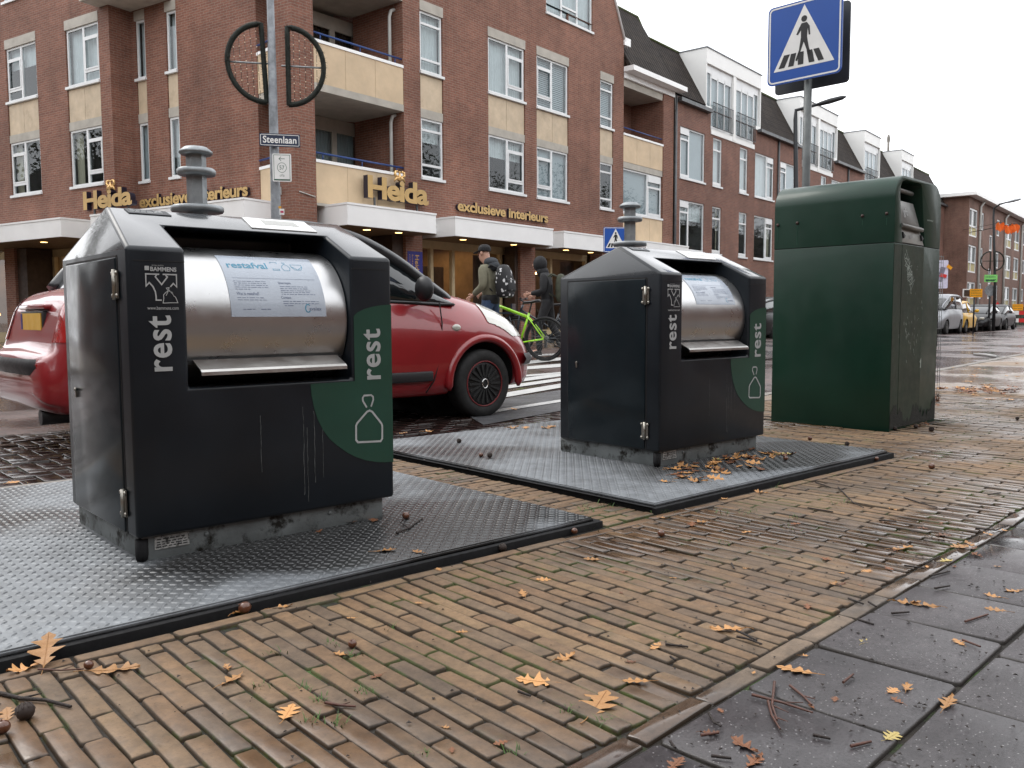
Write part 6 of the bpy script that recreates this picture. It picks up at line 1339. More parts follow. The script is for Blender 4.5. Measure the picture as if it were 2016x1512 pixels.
for i, (px, py) in enumerate(((1969,447),(1986,452),(1999,449))):
    c = at(px, py, 60); t = thing('orange_flag', ('orange flag hanging by itself in front of the flats','orange flag hanging left in a pair by the flats','orange flag hanging right in a pair by the flats')[i], 'flag', tuple(c), 0, 'orange flags by the flats'); g = random.Random(i); V = []; n = 8
    for a in range(n+1):
        for b in range(4): V.append(c+rt*(.45*(a/n-.5)*2*.55)+UP*((b/3-.5)*.5+.08*math.sin(a*1.2+i))+fwd*.12*math.sin(a*1.1+b))
    mb = MB().add(V, [(a*4+b,(a+1)*4+b,(a+1)*4+b+1,a*4+b+1) for a in range(n) for b in range(3)], 0, True); mb.build('cloth', 'flag_orange', t, recalc=False)
    mb = MB(); mb.tube([c-rt*.3+UP*.3, c+rt*.3+UP*.3], .02, 5); mb.tube([c+UP*.3, c+UP*.3+fwd*9], .015, 5); mb.build('cord', 'wire_black', t)
# wire mesh panel behind the green bin and its poster
c = at(1846, 775, 7.3); mdx = np.array([math.cos(R_(4)), math.sin(R_(4)), 0])
t = thing('wire_mesh_panel', 'thin wire mesh panel standing behind the green bin', 'fence', (c[0], c[1], 0))
mb = MB(); p0 = np.array([c[0],c[1],0])+mdx*.03
for i in range(15): mb.tube([p0-mdx*.05*i, p0-mdx*.05*i+UP*1.22], .0022, 4)
for i in range(25): mb.tube([p0+UP*(.01+i*.05), p0-mdx*.7+UP*(.01+i*.05)], .0022, 4)
mb.build('mesh', 'pole_grey', t); mb = MB(); mb.tube([p0-mdx*.74, p0-mdx*.74+UP*1.3], .02, 8); mb.build('post', 'pole_grey', t)
mat('poster_lilac', (.62,.60,.74), .5, 0, .15, 8); mat('poster_ink', (.22,.20,.28), .6, 0, .5, 3)
t, F, p_ = board('poster_board', 'pale poster board on a post beyond the green bin', 'poster', 1853, 540, 24, .38, .78, 'poster_lilac', 0, True); mb = MB(); mb.ribbon([(-.05,-.2),(.05,.2)], .14, F, t=.004); mb.build('picture', 'poster_ink', p_); 
mb = MB(); mb.ribbon([(-.05,-.02),(.14,-.06)], .09, F, t=.03); mb.build('red_tag', 'sign_red', p_); mb = MB(); mb.ribbon([(.15,.24),(.27,.15)], .09, F, t=.03); mb.build('yellow_tag', 'sign_orange', p_)
# hedges
def hedge(label, F_, s0, s1, o0, o1, h, n, seed):
    g = random.Random(seed); mb = MB(); 
    for i in range(n):
        face = g.random(); s, o, z = s0+(s1-s0)*g.random(), o0+(o1-o0)*g.random(), h*g.random()
        if face < .45: o = o1+g.gauss(0,.03)
        elif face < .8: z = h+g.gauss(0,.03)
        else: s = g.choice((s0, s1))+g.gauss(0,.03)
        p = F_.p(s, z, o); a = np.array([g.gauss(0,1) for _ in range(3)]); a /= np.linalg.norm(a); b = np.cross(a, [g.gauss(0,1) for _ in range(3)]); b /= np.linalg.norm(b); l = g.uniform(.025,.05)
        mb.add([p-a*l, p+b*l*.5, p+a*l, p-b*l*.5], [(0,1,2,3)])
    F_.box(mb, s0+.06, s1-.06, 0, h-.06, o0+.06, o1-.06); return tag(mb.build('hedge', 'hedge_leaf', recalc=False, merge=False), label, 'hedge')
hedge('clipped dark hedge in front of the left-hand shop windows', FL, 9.5, 16, 2.4, 3.1, 1.12, 9000, 3)
hedge('low dark hedge at the foot of the three-storey flats', FF, 9, 20, .8, 1.8, 1.5, 4000, 4)
# white stick of tape lying on the road
mb = MB(); a, b = gz(1918,699,-.115), gz(1963,704,-.115); mb.tube([a+[0,0,.02], (a+b)/2+[0,0,.03], b+[0,0,.02]], .03, 6); tag(mb.build('white_batten', 'road_paint'), 'white batten lying on the far road', 'debris')
# ------------------------------------------------------------------ people and bicycles
mat('skin', (.50,.28,.20), .5, 0, .06); mat('jacket_olive', (.155,.145,.098), .8, 0, .14, 9, .05, .5, 40); mat('hoodie_grey', (.045,.05,.058), .9, 0, .2, 20); mat('jeans_blue', (.035,.065,.13), .85, 0, .35, 9, .05, .3, 90)
mat('cloth_black', (.010,.010,.012), .8, 0, .2, 9, .05, .4, 40); mat('shoe_black', (.012,.012,.012), .5); mat('shoe_white', (.55,.55,.55), .6); mat('pack_olive', (.05,.055,.035), .8, 0, .3, 12); mat('hair_dark', (.03,.02,.014), .7)
mat('bike_lime', (.40,.85,.015), .3, 0, .05, coat=.6); mat('bike_navy', (.012,.022,.034), .35, 0, .1, coat=.4); mat('bottle_blue', (.25,.48,.55), .4)
def pack_mat():
    m, nt, b = newmat('pack_spotted'); v = coords(nt); vo = nt.nodes.new('ShaderNodeTexVoronoi'); vo.inputs['Scale'].default_value = 13; nt.links.new(v, vo.inputs['Vector'])
    k = mathn(nt, 'ADD', vo.outputs['Distance'], mathn(nt, 'MULTIPLY', noise(nt, v, 45, 2), .35)); r = ramp(nt, k, [(.43, 1.0), (.46, 0.0)])
    nt.links.new(mixc(nt, r.outputs[0], (.010,.010,.012), (.6,.6,.6)), b.inputs['Base Color']); b.inputs['Roughness'].default_value = .7; MATS['pack_spotted'] = m
pack_mat()
def skinmesh(name, V, E, Rd, mt, parent, root=0, sub=2, extra=None):
    me = bpy.data.meshes.new(name); me.from_pydata([tuple(v) for v in V], E, []); o = bpy.data.objects.new(name, me); COL.objects.link(o)
    md = o.modifiers.new('s', 'SKIN'); md.use_smooth_shade = True; md.branch_smoothing = .3
    for i, r in enumerate(Rd):
        sv = me.skin_vertices[0].data[i]; sv.radius = r if isinstance(r, tuple) else (r, r); sv.use_root = (i == root)
    m2 = o.modifiers.new('u', 'SUBSURF'); m2.levels = m2.render_levels = sub
    evalmesh(o)
    if extra is not None:
        bm = bmesh.new(); bm.from_mesh(o.data)
        for (c, r, sc) in extra:
            M_ = Matrix.Translation(Vector(c)) @ Matrix.Diagonal((*sc,1)); bmesh.ops.create_icosphere(bm, subdivisions=2, radius=r, matrix=M_)
        bm.to_mesh(o.data); bm.free()
    for p in o.data.polygons: p.use_smooth = True
    o.data.materials.clear(); o.data.materials.append(MATS[mt]); o.parent = parent; ROOT[o.name] = ROOT[parent.name]; boxuv(o.data) if not o.data.uv_layers else None
    return o
def hand(V, E, Rd, wi, d, side, curl):
    """palm, four fingers and a thumb rooted at wrist wi; d = direction of the hand, side = thumb side"""
    w_ = np.array(V[wi]); d = np.array(d)/np.linalg.norm(d); s = np.array(side)/np.linalg.norm(side); c = np.array(curl)/np.linalg.norm(curl)
    pi_ = len(V); V.append(tuple(w_+d*.05)); E.append((wi, pi_)); Rd.append((.034,.02))
    for k, l in enumerate((.07,.08,.075,.06)):
        o = s*(.027-.018*k); a = len(V); V.append(tuple(w_+d*.09+o)); V.append(tuple(w_+d*(.09+l*.5)+o+c*.018)); V.append(tuple(w_+d*(.09+l*.6)+o+c*.05)); E += [(pi_,a),(a,a+1),(a+1,a+2)]; Rd += [.0105,.0095,.0085]
    a = len(V); V.append(tuple(w_+d*.045+s*.045+c*.012)); V.append(tuple(w_+d*.085+s*.055+c*.03)); E += [(pi_,a),(a,a+1)]; Rd += [.012,.010]
def person(label, loc, face, pose, H, jk, tr, jr=1.0):
    t = thing('person', label, 'person', loc, math.atan2(face[1], face[0])-math.pi/2); k = H/1.76; P = {n: np.array(v)*k for n, v in pose.items()}
    nm = ['pelvis','waist','chest','neck','headb','head','headt','shL','elL','wrL','shR','elR','wrR','hiL','knL','anL','toL','hiR','knR','anR','toR','chin']
    V = [tuple(P[n]) for n in nm]; ix = {n: i for i, n in enumerate(nm)}
    E = [(ix[a], ix[b]) for a, b in (('pelvis','waist'),('waist','chest'),('chest','neck'),('neck','headb'),('headb','head'),('head','headt'),('chest','shL'),('shL','elL'),('elL','wrL'),('chest','shR'),('shR','elR'),('elR','wrR'),('pelvis','hiL'),('hiL','knL'),('knL','anL'),('anL','toL'),('pelvis','hiR'),('hiR','knR'),('knR','anR'),('anR','toR'),('headb','chin'))]
    rd = dict(pelvis=(.13,.10),waist=(.12,.09),chest=(.15,.105),neck=.055,headb=.062,head=.086,headt=.062,shL=.062,elL=.043,wrL=.028,shR=.062,elR=.043,wrR=.028,hiL=.085,knL=.055,anL=.038,toL=.035,hiR=.085,knR=.055,anR=.038,toR=.035,chin=.035)
    Rd = [tuple(np.array(rd[n])*k) if isinstance(rd[n], tuple) else rd[n]*k for n in nm]
    for s in ('L','R'):
        d = P['wr'+s]-P['el'+s]; hand(V, E, Rd, ix['wr'+s], d, (0,.3,1) if abs(d[2]) < .2 else (0,1,.2), (-1 if s == 'L' else 1, 0, -.3))
    hd = P['head']; fd = P['chin']-P['headb']; fd[2] = 0; fd /= np.linalg.norm(fd)+1e-9; sd_ = np.array([fd[1], -fd[0], 0])
    ex = [(tuple(hd+fd*.094*k-UP*.012*k), .017*k, (1,1,1.4)), (tuple(hd+sd_*.083*k-UP*.01), .026*k, (.6,.8,1.3)), (tuple(hd-sd_*.083*k-UP*.01), .026*k, (.6,.8,1.3)), (tuple(hd+fd*.082*k+sd_*.03*k+UP*.012*k), .011*k, (1,1,.7)), (tuple(hd+fd*.082*k-sd_*.03*k+UP*.012*k), .011*k, (1,1,.7)), (tuple(hd+fd*.085*k-UP*.055*k), .018*k, (1,1,.4))]
    cov = {'pelvis','waist','chest','shL','shR','elL','elR','hiL','hiR','knL','knR','anL','anR'}
    for i, n in enumerate(nm):
        if n in cov: Rd[i] = tuple(np.array(Rd[i])*.74) if isinstance(Rd[i], tuple) else Rd[i]*.74
    body = skinmesh('body', V, E, Rd, 'skin', t, 0, 2, ex)
    J = lambda names, edges, scale, mt, nm_, root=0: skinmesh(nm_, [P[n] for n in names], [(names.index(a), names.index(b)) for a, b in edges], [tuple(np.array(rd[n])*k*scale.get(n,1.25)) if isinstance(rd[n], tuple) else rd[n]*k*scale.get(n,1.25) for n in names], mt, t, root)
    J(['pelvis','waist','chest','neck','shL','elL','wrL','shR','elR','wrR'], [('pelvis','waist'),('waist','chest'),('chest','neck'),('chest','shL'),('shL','elL'),('elL','wrL'),('chest','shR'),('shR','elR'),('elR','wrR')], dict(pelvis=1.25,waist=1.38,chest=1.22,neck=1.35,shL=1.35,shR=1.35,elL=1.55,elR=1.55,wrL=1.6,wrR=1.6), jk, 'jacket', 1)
    P['top'] = P['pelvis']+np.array([0,0,.12*k]); rd['top'] = (.12,.09)
    for s in ('L','R'): P['cu'+s] = P['an'+s]-np.array([0,0,.03]); rd['cu'+s] = .05
    J(['top','pelvis','hiL','knL','cuL','hiR','knR','cuR'], [('top','pelvis'),('pelvis','hiL'),('hiL','knL'),('knL','cuL'),('pelvis','hiR'),('hiR','knR'),('knR','cuR')], dict(cuL=1.15,cuR=1.15,pelvis=1.12,hiL=1.18,hiR=1.18,knL=1.3,knR=1.3,anL=1.6,anR=1.6), tr, 'trousers')
    for s in ('L','R'):
        a, b = P['an'+s], P['to'+s]; mb = MB(); pts = [a+(a-b)*.25, a, a*.4+b*.6, b]; o = skinmesh('shoe', [np.array([p[0],p[1],max(.045,p[2]*.7)]) for p in pts], [(0,1),(1,2),(2,3)], [(.04,.045),(.045,.05),(.048,.04),(.035,.025)], 'shoe_black', t)
        mb = MB(); M_ = ROOT[t.name]; zz = min(p[2]*.7 for p in pts); 
        q = [np.array([p[0],p[1],max(.012, zz-.03)]) for p in (pts[0],pts[-1])]; mb.tube([tuple(M_ @ Vector(q[0])), tuple(M_ @ Vector((q[0]+q[1])/2)), tuple(M_ @ Vector(q[1]))], [.04,.048,.03], 8); o2 = mb.build('sole', 'shoe_white' if s == 'R' else 'shoe_black', o)
    return t, P, k
def frame_of(t): return ROOT[t.name]
FACE1 = -rt*math.cos(R_(28))+fwd*math.sin(R_(28)); FACE2 = -rt*math.cos(R_(14))+fwd*math.sin(R_(14))
# walking with a bike: left arm (towards the camera) bent forward to the grip
pose1 = dict(pelvis=(0,0,.93),waist=(0,.0,1.08),chest=(0,.015,1.30),neck=(0,.04,1.46),headb=(0,.075,1.53),head=(0,.105,1.63),headt=(0,.10,1.70),chin=(0,.165,1.535),
  shL=(-.19,.03,1.39),elL=(-.25,-.02,1.13),wrL=(-.22,.17,1.00),shR=(.19,.03,1.39),elR=(.25,.05,1.14),wrR=(.24,.27,1.04),
  hiL=(-.10,0,.88),knL=(-.11,.10,.50),anL=(-.11,-.02,.09),toL=(-.12,.14,.04),hiR=(.10,0,.88),knR=(.11,.0,.49),anR=(.11,-.2,.12),toR=(.12,-.06,.04))
pm = at(966, 600, 13.55)
man, P1_, k1 = person('man in black cap, olive jacket and jeans walking behind the red hatchback', (pm[0], pm[1], ZR), FACE1, pose1, 1.84, 'jacket_olive', 'jeans_blue')
def W(t, v): return tuple(ROOT[t.name] @ Vector(v))
h = P1_['head']
mb = MB(); mb.lathe([(.101,0.005),(.103,.03),(.098,.065),(.075,.098),(.04,.112),(.001,.115)], W(man, h+np.array([0,-.005,.018])), 24)
fdir = np.array(ROOT[man.name].to_3x3() @ Vector((0,1,-.28))); sdr = np.array(ROOT[man.name].to_3x3() @ Vector((1,0,0))); cc = np.array(W(man, h+np.array([0,.06,.025])))
pk = [cc+sdr*x+fdir*y for x, y in ((-.085,0),(-.08,.07),(-.05,.115),(0,.13),(.05,.115),(.08,.07),(.085,0))]; mb.prism(pk, (0,0,.008)); mb.build('cap', 'cloth_black', man, bevel=.003)
mb = MB(); c_ = W(man, P1_['neck']+np.array([0,-.055,.03])); mb.ball(c_, .125, 10, sc=(1.0,.8,.62)); mb.ball(W(man, P1_['neck']+np.array([0,-.10,-.03])), .11, 10, sc=(1.05,.7,.8)); mb.build('hood', 'hoodie_grey', man, merge=False)
for t_, P_, mt_ in ((man, P1_, 'cloth_black'),):
    mb = MB(); o_ = len(mb.v); mb.lathe([(.135,-.10),(.158,-.085),(.166,-.03),(.160,.03),(.13,.05)], (0,0,0), 28); M_ = ROOT[t_.name]
    mb.v = [tuple(M_ @ Vector((v[0]*1.06+P_['pelvis'][0], v[1]*.80+P_['pelvis'][1], v[2]+P_['pelvis'][2]+.03))) for v in mb.v]; mb.build('hoodie_hem', mt_, t_)
def backpack(label, t, c, mt, sc=(.30,.19,.46), lean=.12):
    M_ = ROOT[t.name]; mb = MB(); n = 10; V = []
    g = thing('backpack', label, 'backpack', tuple(M_ @ Vector(c)), math.atan2(M_[1][0], M_[0][0]))
    prof = [(-.5,.55,.7),(-.46,.85,.95),(-.3,1.0,1.05),(0,.98,1.0),(.25,.9,.85),(.42,.72,.62),(.5,.4,.35)]
    for zf, wf, df in prof:
        for i in range(20):
            a = 2*math.pi*i/20; cx, cy = math.cos(a), math.sin(a); e = .55; x = abs(cx)**e*(1 if cx >= 0 else -1)*sc[0]/2*wf; y = abs(cy)**e*(1 if cy >= 0 else -1)*sc[1]/2*df
            V.append((x, y-lean*0-(.5-zf)*lean*.3, zf*sc[2]))
    F = [(i*20+k, i*20+(k+1) % 20, (i+1)*20+(k+1) % 20, (i+1)*20+k) for i in range(len(prof)-1) for k in range(20)]+[tuple(range(20))[::-1], tuple((len(prof)-1)*20+k for k in range(20))]
    T_ = ROOT[g.name]; mb.add([tuple(T_ @ Vector(v)) for v in V], F, 0, True); mb.build('bag', mt, g, sub=1)
    mb = MB(); q = [(-sc[0]*.36,-sc[1]*.52,-sc[2]*.3),(sc[0]*.36,-sc[1]*.52,-sc[2]*.3),(sc[0]*.33,-sc[1]*.46,sc[2]*.05),(-sc[0]*.33,-sc[1]*.46,sc[2]*.05)]; mb.prism([tuple(T_ @ Vector(v)) for v in q], np.array(T_.to_3x3() @ Vector((0,-.045,0)))); mb.build('front_pocket', mt, g, bevel=.02, seg=3)
    for s in (-1, 1):
        mb = MB(); mb.tube([tuple(T_ @ Vector(v)) for v in ((s*.09,.06,.2),(s*.11,.16,.25),(s*.13,.27,.16),(s*.13,.28,-.02),(s*.14,.12,-.16))], [.012,.02,.02,.016,.01], 6); mb.build('strap', 'cloth_black' if mt != 'pack_olive' else 'pack_olive', g)
    return g
backpack('black backpack with white blotches on the back of the man in the cap', man, (0,-.235,1.255), 'pack_spotted', (.36,.22,.52))
pose2 = dict(pose1); pose2.update(neck=(0,.07,1.45),headb=(0,.12,1.51),head=(0,.16,1.60),headt=(0,.15,1.68),chin=(0,.225,1.50),chest=(0,.03,1.29),elL=(-.25,.02,1.12),wrL=(-.18,.26,1.08),wrR=(.2,.27,1.06),hiL=(-.1,0,.88),knL=(-.11,.14,.50),anL=(-.11,.12,.09),toL=(-.12,.27,.045),knR=(.11,-.06,.50),anR=(.11,-.34,.17),toR=(.12,-.25,.05))
hp = gzr(1078, 699)
hood, P2_, k2 = person('hooded person in black walking a dark bicycle beside the brick pier', (hp[0], hp[1], ZR), FACE2, pose2, 1.82, 'cloth_black', 'cloth_black')
h = P2_['head']
mb = MB(); mb.ball(W(hood, h+np.array([0,-.03,.005])), .135, 12, sc=(.92,1.0,1.12)); mb.ball(W(hood, h+np.array([0,-.075,-.14])), .12, 10, sc=(1.05,.85,.9)); mb.build('hood', 'cloth_black', hood, merge=False)
backpack('dark olive backpack on the back of the hooded person', hood, (0,-.25,1.22), 'pack_olive', (.34,.22,.52))
def bicycle(label, loc, face, paint, city=False, bottle=True):
    t = thing('bicycle', label, 'bicycle', loc, math.atan2(face[1], face[0])); M_ = ROOT[t.name]; X = lambda x, y, z: tuple(M_ @ Vector((x, y, z))); r = .352
    B = (.43,0,.285); S = (.27,0,.76); Hb, Ht = (1.005,0,.80), (.955,0,.93); RA, FA = (0,0,r), (1.08,0,r)
    mb = MB(); tb_ = lambda a, b, ra, rb=None: mb.tube([X(*a), X(*b)], [ra, rb or ra], 10)
    tb_(B, S, .018); tb_(B, Hb, .026); tb_(Hb, Ht, .024)
    if not city: tb_((.30,0,.70), Ht, .024)
    else: tb_((.36,0,.45), (1.0,0,.84), .018)
    for s in (-1, 1): mb.tube([X(.43,s*.03,.285), X(.35,s*.045,.30), X(0,s*.065,r)], .012, 8); mb.tube([X(.29,s*.02,.70), X(.2,s*.045,.60), X(0,s*.065,r)], .009, 8)
    fr_ = mb.build('frame', paint, t)
    mb = MB()
    for s in (-1, 1): mb.tube([X(1.01,s*.05,.76), X(1.04,s*.055,.58), X(1.08,s*.055,r)], [.016,.014,.010], 8)
    mb.tube([X(1.01,-.05,.76), X(1.01,.05,.76)], .016, 6); mb.build('fork', paint if city else 'trim_black', t)
    for c, nm_ in ((RA,'r'),(FA,'f')):
        mb = MB(); th = np.linspace(0, 2*math.pi, 49); mb.tube([X(c[0]+(r-.022)*math.cos(a), 0, c[2]+(r-.022)*math.sin(a)) for a in th], .022, 8, caps=False); wh = mb.build('wheel', 'tyre_rubber', t)
        mb = MB(); mb.tube([X(c[0]+(r-.055)*math.cos(a), 0, c[2]+(r-.055)*math.sin(a)) for a in th], .011, 6, caps=False); mb.build('rim', 'trim_black' if not city else 'rim_grey', wh)
        mb = MB()
        for i in range(28): a = 2*math.pi*i/28; a2 = a+(.5 if i % 2 else -.5); s = 1 if i % 4 < 2 else -1; mb.tube([X(c[0]+.02*math.cos(a2), s*.03, c[2]+.02*math.sin(a2)), X(c[0]+(r-.058)*math.cos(a), 0, c[2]+(r-.058)*math.sin(a))], .0012, 3, caps=False)
        mb.build('spokes', 'galvanised', wh); mb = MB(); mb.lathe([(.02,-.05),(.014,-.04),(.014,.04),(.02,.05)], X(*c), 10, M_.to_3x3() @ Vector((0,1,0))); mb.build('hub', 'rim_grey', wh)
    mb = MB(); tb_(S, (.225,0,.92), .0135); mb.build('seat_post', 'trim_black', t)
    mb = MB(); V = []; 
    for x, w_, z in ((.08,.02,.955),(.095,.07,.965),(.15,.072,.96),(.22,.045,.945),(.29,.025,.94),(.35,.016,.938),(.365,.006,.93)): V += [X(x,-w_,z-.02), X(x,-w_*.7,z+.004), X(x,0,z+.012), X(x,w_*.7,z+.004), X(x,w_,z-.02), X(x,0,z-.035)]
    mb.add(V, [(i*6+k, i*6+(k+1) % 6, (i+1)*6+(k+1) % 6, (i+1)*6+k) for i in range(6) for k in range(6)]+[tuple(range(6)), tuple(range(36,42))], 0, True); mb.build('saddle', 'trim_black', t)
    mb = MB(); mb.tube([X(*Ht), X(.945,0,.99), X(1.0,0,1.02)], .015, 8); mb.tube([X(.93,-.32,1.05),X(.98,-.22,1.04),X(1.0,0,1.03),X(.98,.22,1.04),X(.93,.32,1.05)], .012, 8)
    for s in (-1, 1): mb.tube([X(.935,s*.31,1.05), X(.95,s*.22,1.045)], .017, 8)
    mb.build('handlebar', 'trim_black', t)
    mb = MB(); ax = M_.to_3x3() @ Vector((0,1,0)); mb.lathe([(.085,-.004),(.09,0),(.085,.004)], X(.43,-.055,.285), 24, ax); mb.tube([X(.43,-.06,.285), X(.34,-.075,.14)], .01, 6); mb.tube([X(.43,.06,.285), X(.52,.075,.43)], .01, 6); mb.box(.30,.38,-.16,-.08,.13,.15, X=lambda p: X(*p)); mb.box(.48,.56,.08,.16,.42,.44, X=lambda p: X(*p)); mb.build('crank', 'trim_black', t)
    mb = MB(); mb.tube([X(.43,-.055,.37), X(.02,-.055,r+.045)], .004, 4); mb.tube([X(.43,-.055,.20), X(.04,-.055,r-.07)], .004, 4); mb.lathe([(.05,-.01),(.03,.01)], X(0,-.055,r), 14, ax); mb.box(-.01,.03,-.075,-.045,r-.14,r-.02, X=lambda p: X(*p)); mb.build('chain', 'rim_grey', t)
    if bottle: mb = MB(); mb.tube([X(.52,0,.42), X(.64,0,.55), X(.66,0,.575)], [.036,.036,.02], 10); mb.build('bottle', 'bottle_blue', t)
    if city:
        mb = MB(); mb.tube([X(1.08+.375*math.cos(a), 0, r+.375*math.sin(a)) for a in np.linspace(.4,2.9,20)], .02, 6); mb.tube([X(.375*math.cos(a), 0, r+.375*math.sin(a)) for a in np.linspace(.2,3.0,20)], .02, 6); mb.build('mudguard', 'bike_navy', t)
        mb = MB(); mb.box(1.12,1.38,-.17,.17,.76,.79, X=lambda p: X(*p)); mb.box(1.13,1.16,-.16,.16,.79,.95, X=lambda p: X(*p)); mb.tube([X(1.1,.12,.36),X(1.2,.14,.76)], .008, 5); mb.tube([X(1.1,-.12,.36),X(1.2,-.14,.76)], .008, 5); mb.build('front_rack', 'bike_navy', t)
    return t
bw_ = gzr(1073, 711)
bicycle('lime green sports bicycle pushed by the man in the cap', (bw_[0], bw_[1], ZR), -rt*math.cos(R_(24))+fwd*math.sin(R_(24)), 'bike_lime')
b2_ = gzr(1128, 697)
bicycle('dark navy city bicycle with front rack pushed by the hooded person', (b2_[0], b2_[1], ZR), -rt*math.cos(R_(12))+fwd*math.sin(R_(12)), 'bike_navy', True, False)
# ------------------------------------------------------------------ fallen leaves, acorns, twigs, tufts
def leaf_mat(name, col, dark):
    m, nt, b = newmat(name); v = coords(nt); n = ramp(nt, noise(nt, v, 35, 5), [(.3, 0.0), (.75, 1.0)])
    oi = nt.nodes.new('ShaderNodeObjectInfo'); hs = nt.nodes.new('ShaderNodeHueSaturation'); nt.links.new(mixc(nt, n.outputs[0], col, dark), hs.inputs['Color'])
    mr = nt.nodes.new('ShaderNodeMapRange'); mr.inputs[3].default_value = .65; mr.inputs[4].default_value = 1.15; nt.links.new(oi.outputs['Random'], mr.inputs[0]); nt.links.new(mr.outputs[0], hs.inputs['Value'])
    nt.links.new(hs.outputs[0], b.inputs['Base Color']); b.inputs['Roughness'].default_value = .55; bump(nt, noise(nt, v, 200, 3), b, .2, .002); MATS[name] = m
leaf_mat('leaf_tan', (.54,.29,.105), (.40,.17,.05)); leaf_mat('leaf_brown', (.22,.085,.03), (.13,.045,.018)); leaf_mat('leaf_yellow', (.62,.50,.17), (.5,.36,.1))
mat('acorn_brown', (.115,.040,.018), .3, 0, .3, 30, .08, coat=.4); mat('acorn_dark', (.03,.016,.011), .6, 0, .4, 60, .1, .4, 120); mat('twig_bark', (.022,.014,.011), .7, 0, .4, 60, .1, .5, 200); mat('twig_red', (.085,.032,.02), .6, 0, .3, 50)
mat('grass_blade', (.06,.13,.018), .6, 0, .4, 40); mat('moss', (.045,.085,.012), .9, 0, .5, 60, .05, .8, 200)
def oak_leaf(seed, curl):
    g = random.Random(seed); wd = g.uniform(.62,.9)
    xs = [0,.06,.12,.18,.24,.28,.31,.36,.42,.48,.52,.55,.58,.64,.70,.75,.78,.81,.86,.90,.94,1.0]
    ys = [.006,.012,.03,.10,.19,.21,.08,.10,.24,.34,.36,.26,.10,.13,.26,.31,.22,.09,.13,.15,.08,0]
    up = [(x, y*wd*g.uniform(.85,1.12)) for x, y in zip(xs, ys)]
    mb = MB(); V = []; n = len(up)
    for x, y in up:
        for s in (1, 0, -1):
            yy = y*s*(1 if s > 0 else g.uniform(.8,1.15)); z = curl*(yy*yy*1.6+.30*(x-.5)**2)+.02*math.sin(x*9+s*2+seed)*(abs(s))*curl*2; V.append(((x-.5), yy, max(.002, z+.008)))
    F = [(i*3+j, (i+1)*3+j, (i+1)*3+j+1, i*3+j+1) for i in range(n-1) for j in range(2)]
    mb.add(V, F, 0, True); mb.tube([(-.5,0,V[1][2]),(-.62,.01,.02+curl*.05),(-.70,.03,.04)], [.009,.008,.010], 5); mb.tube([(v[0], v[1], v[2]+.004) for v in V[1::3]], [.008]*(n-1)+[.002], 4); return mb
LM = [oak_leaf(i, c) for i, c in enumerate((.35,.9,.2,1.3,.6))]
leaf_obs = {}
def leaf(px, py, size, rot, mt='leaf_tan', v=None, label=None, z=None, tilt=0.0, group=None, where='paving'):
    v = v if v is not None else (px*7+py) % 5; key = (v, mt)
    on_plate = where == 'plate'
    zz = z if z is not None else ((ZP+.003) if on_plate else .001); p = gz(px, py, zz)
    if key not in leaf_obs: o = LM[v].build('fallen_leaf', mt, None, recalc=False); leaf_obs[key] = o.data
    else: o = bpy.data.objects.new('fallen_leaf', leaf_obs[key]); COL.objects.link(o)
    o.location = p; o.scale = (size,)*3; o.rotation_euler = (tilt, tilt*.5-(.38 if label and 'leaning' in label else 0), R_(rot))
    base = {'leaf_tan':'dry tan oak leaf','leaf_brown':'wet brown oak leaf','leaf_yellow':'pale yellow leaf'}[mt]
    wh = {'paving':'lying on the yellow brick paving','plate':'lying on a steel tread plate','tiles':'lying on the dark path tiles','far':'lying on the wet ground beyond the green bin','road':'lying on the road beside the steel plates'}[where]
    if label and 'leaning' in label: o.location.z += .022
    tag(o, label or base+' '+wh, 'leaf', base.replace('leaf','leaves')+' '+wh); return o
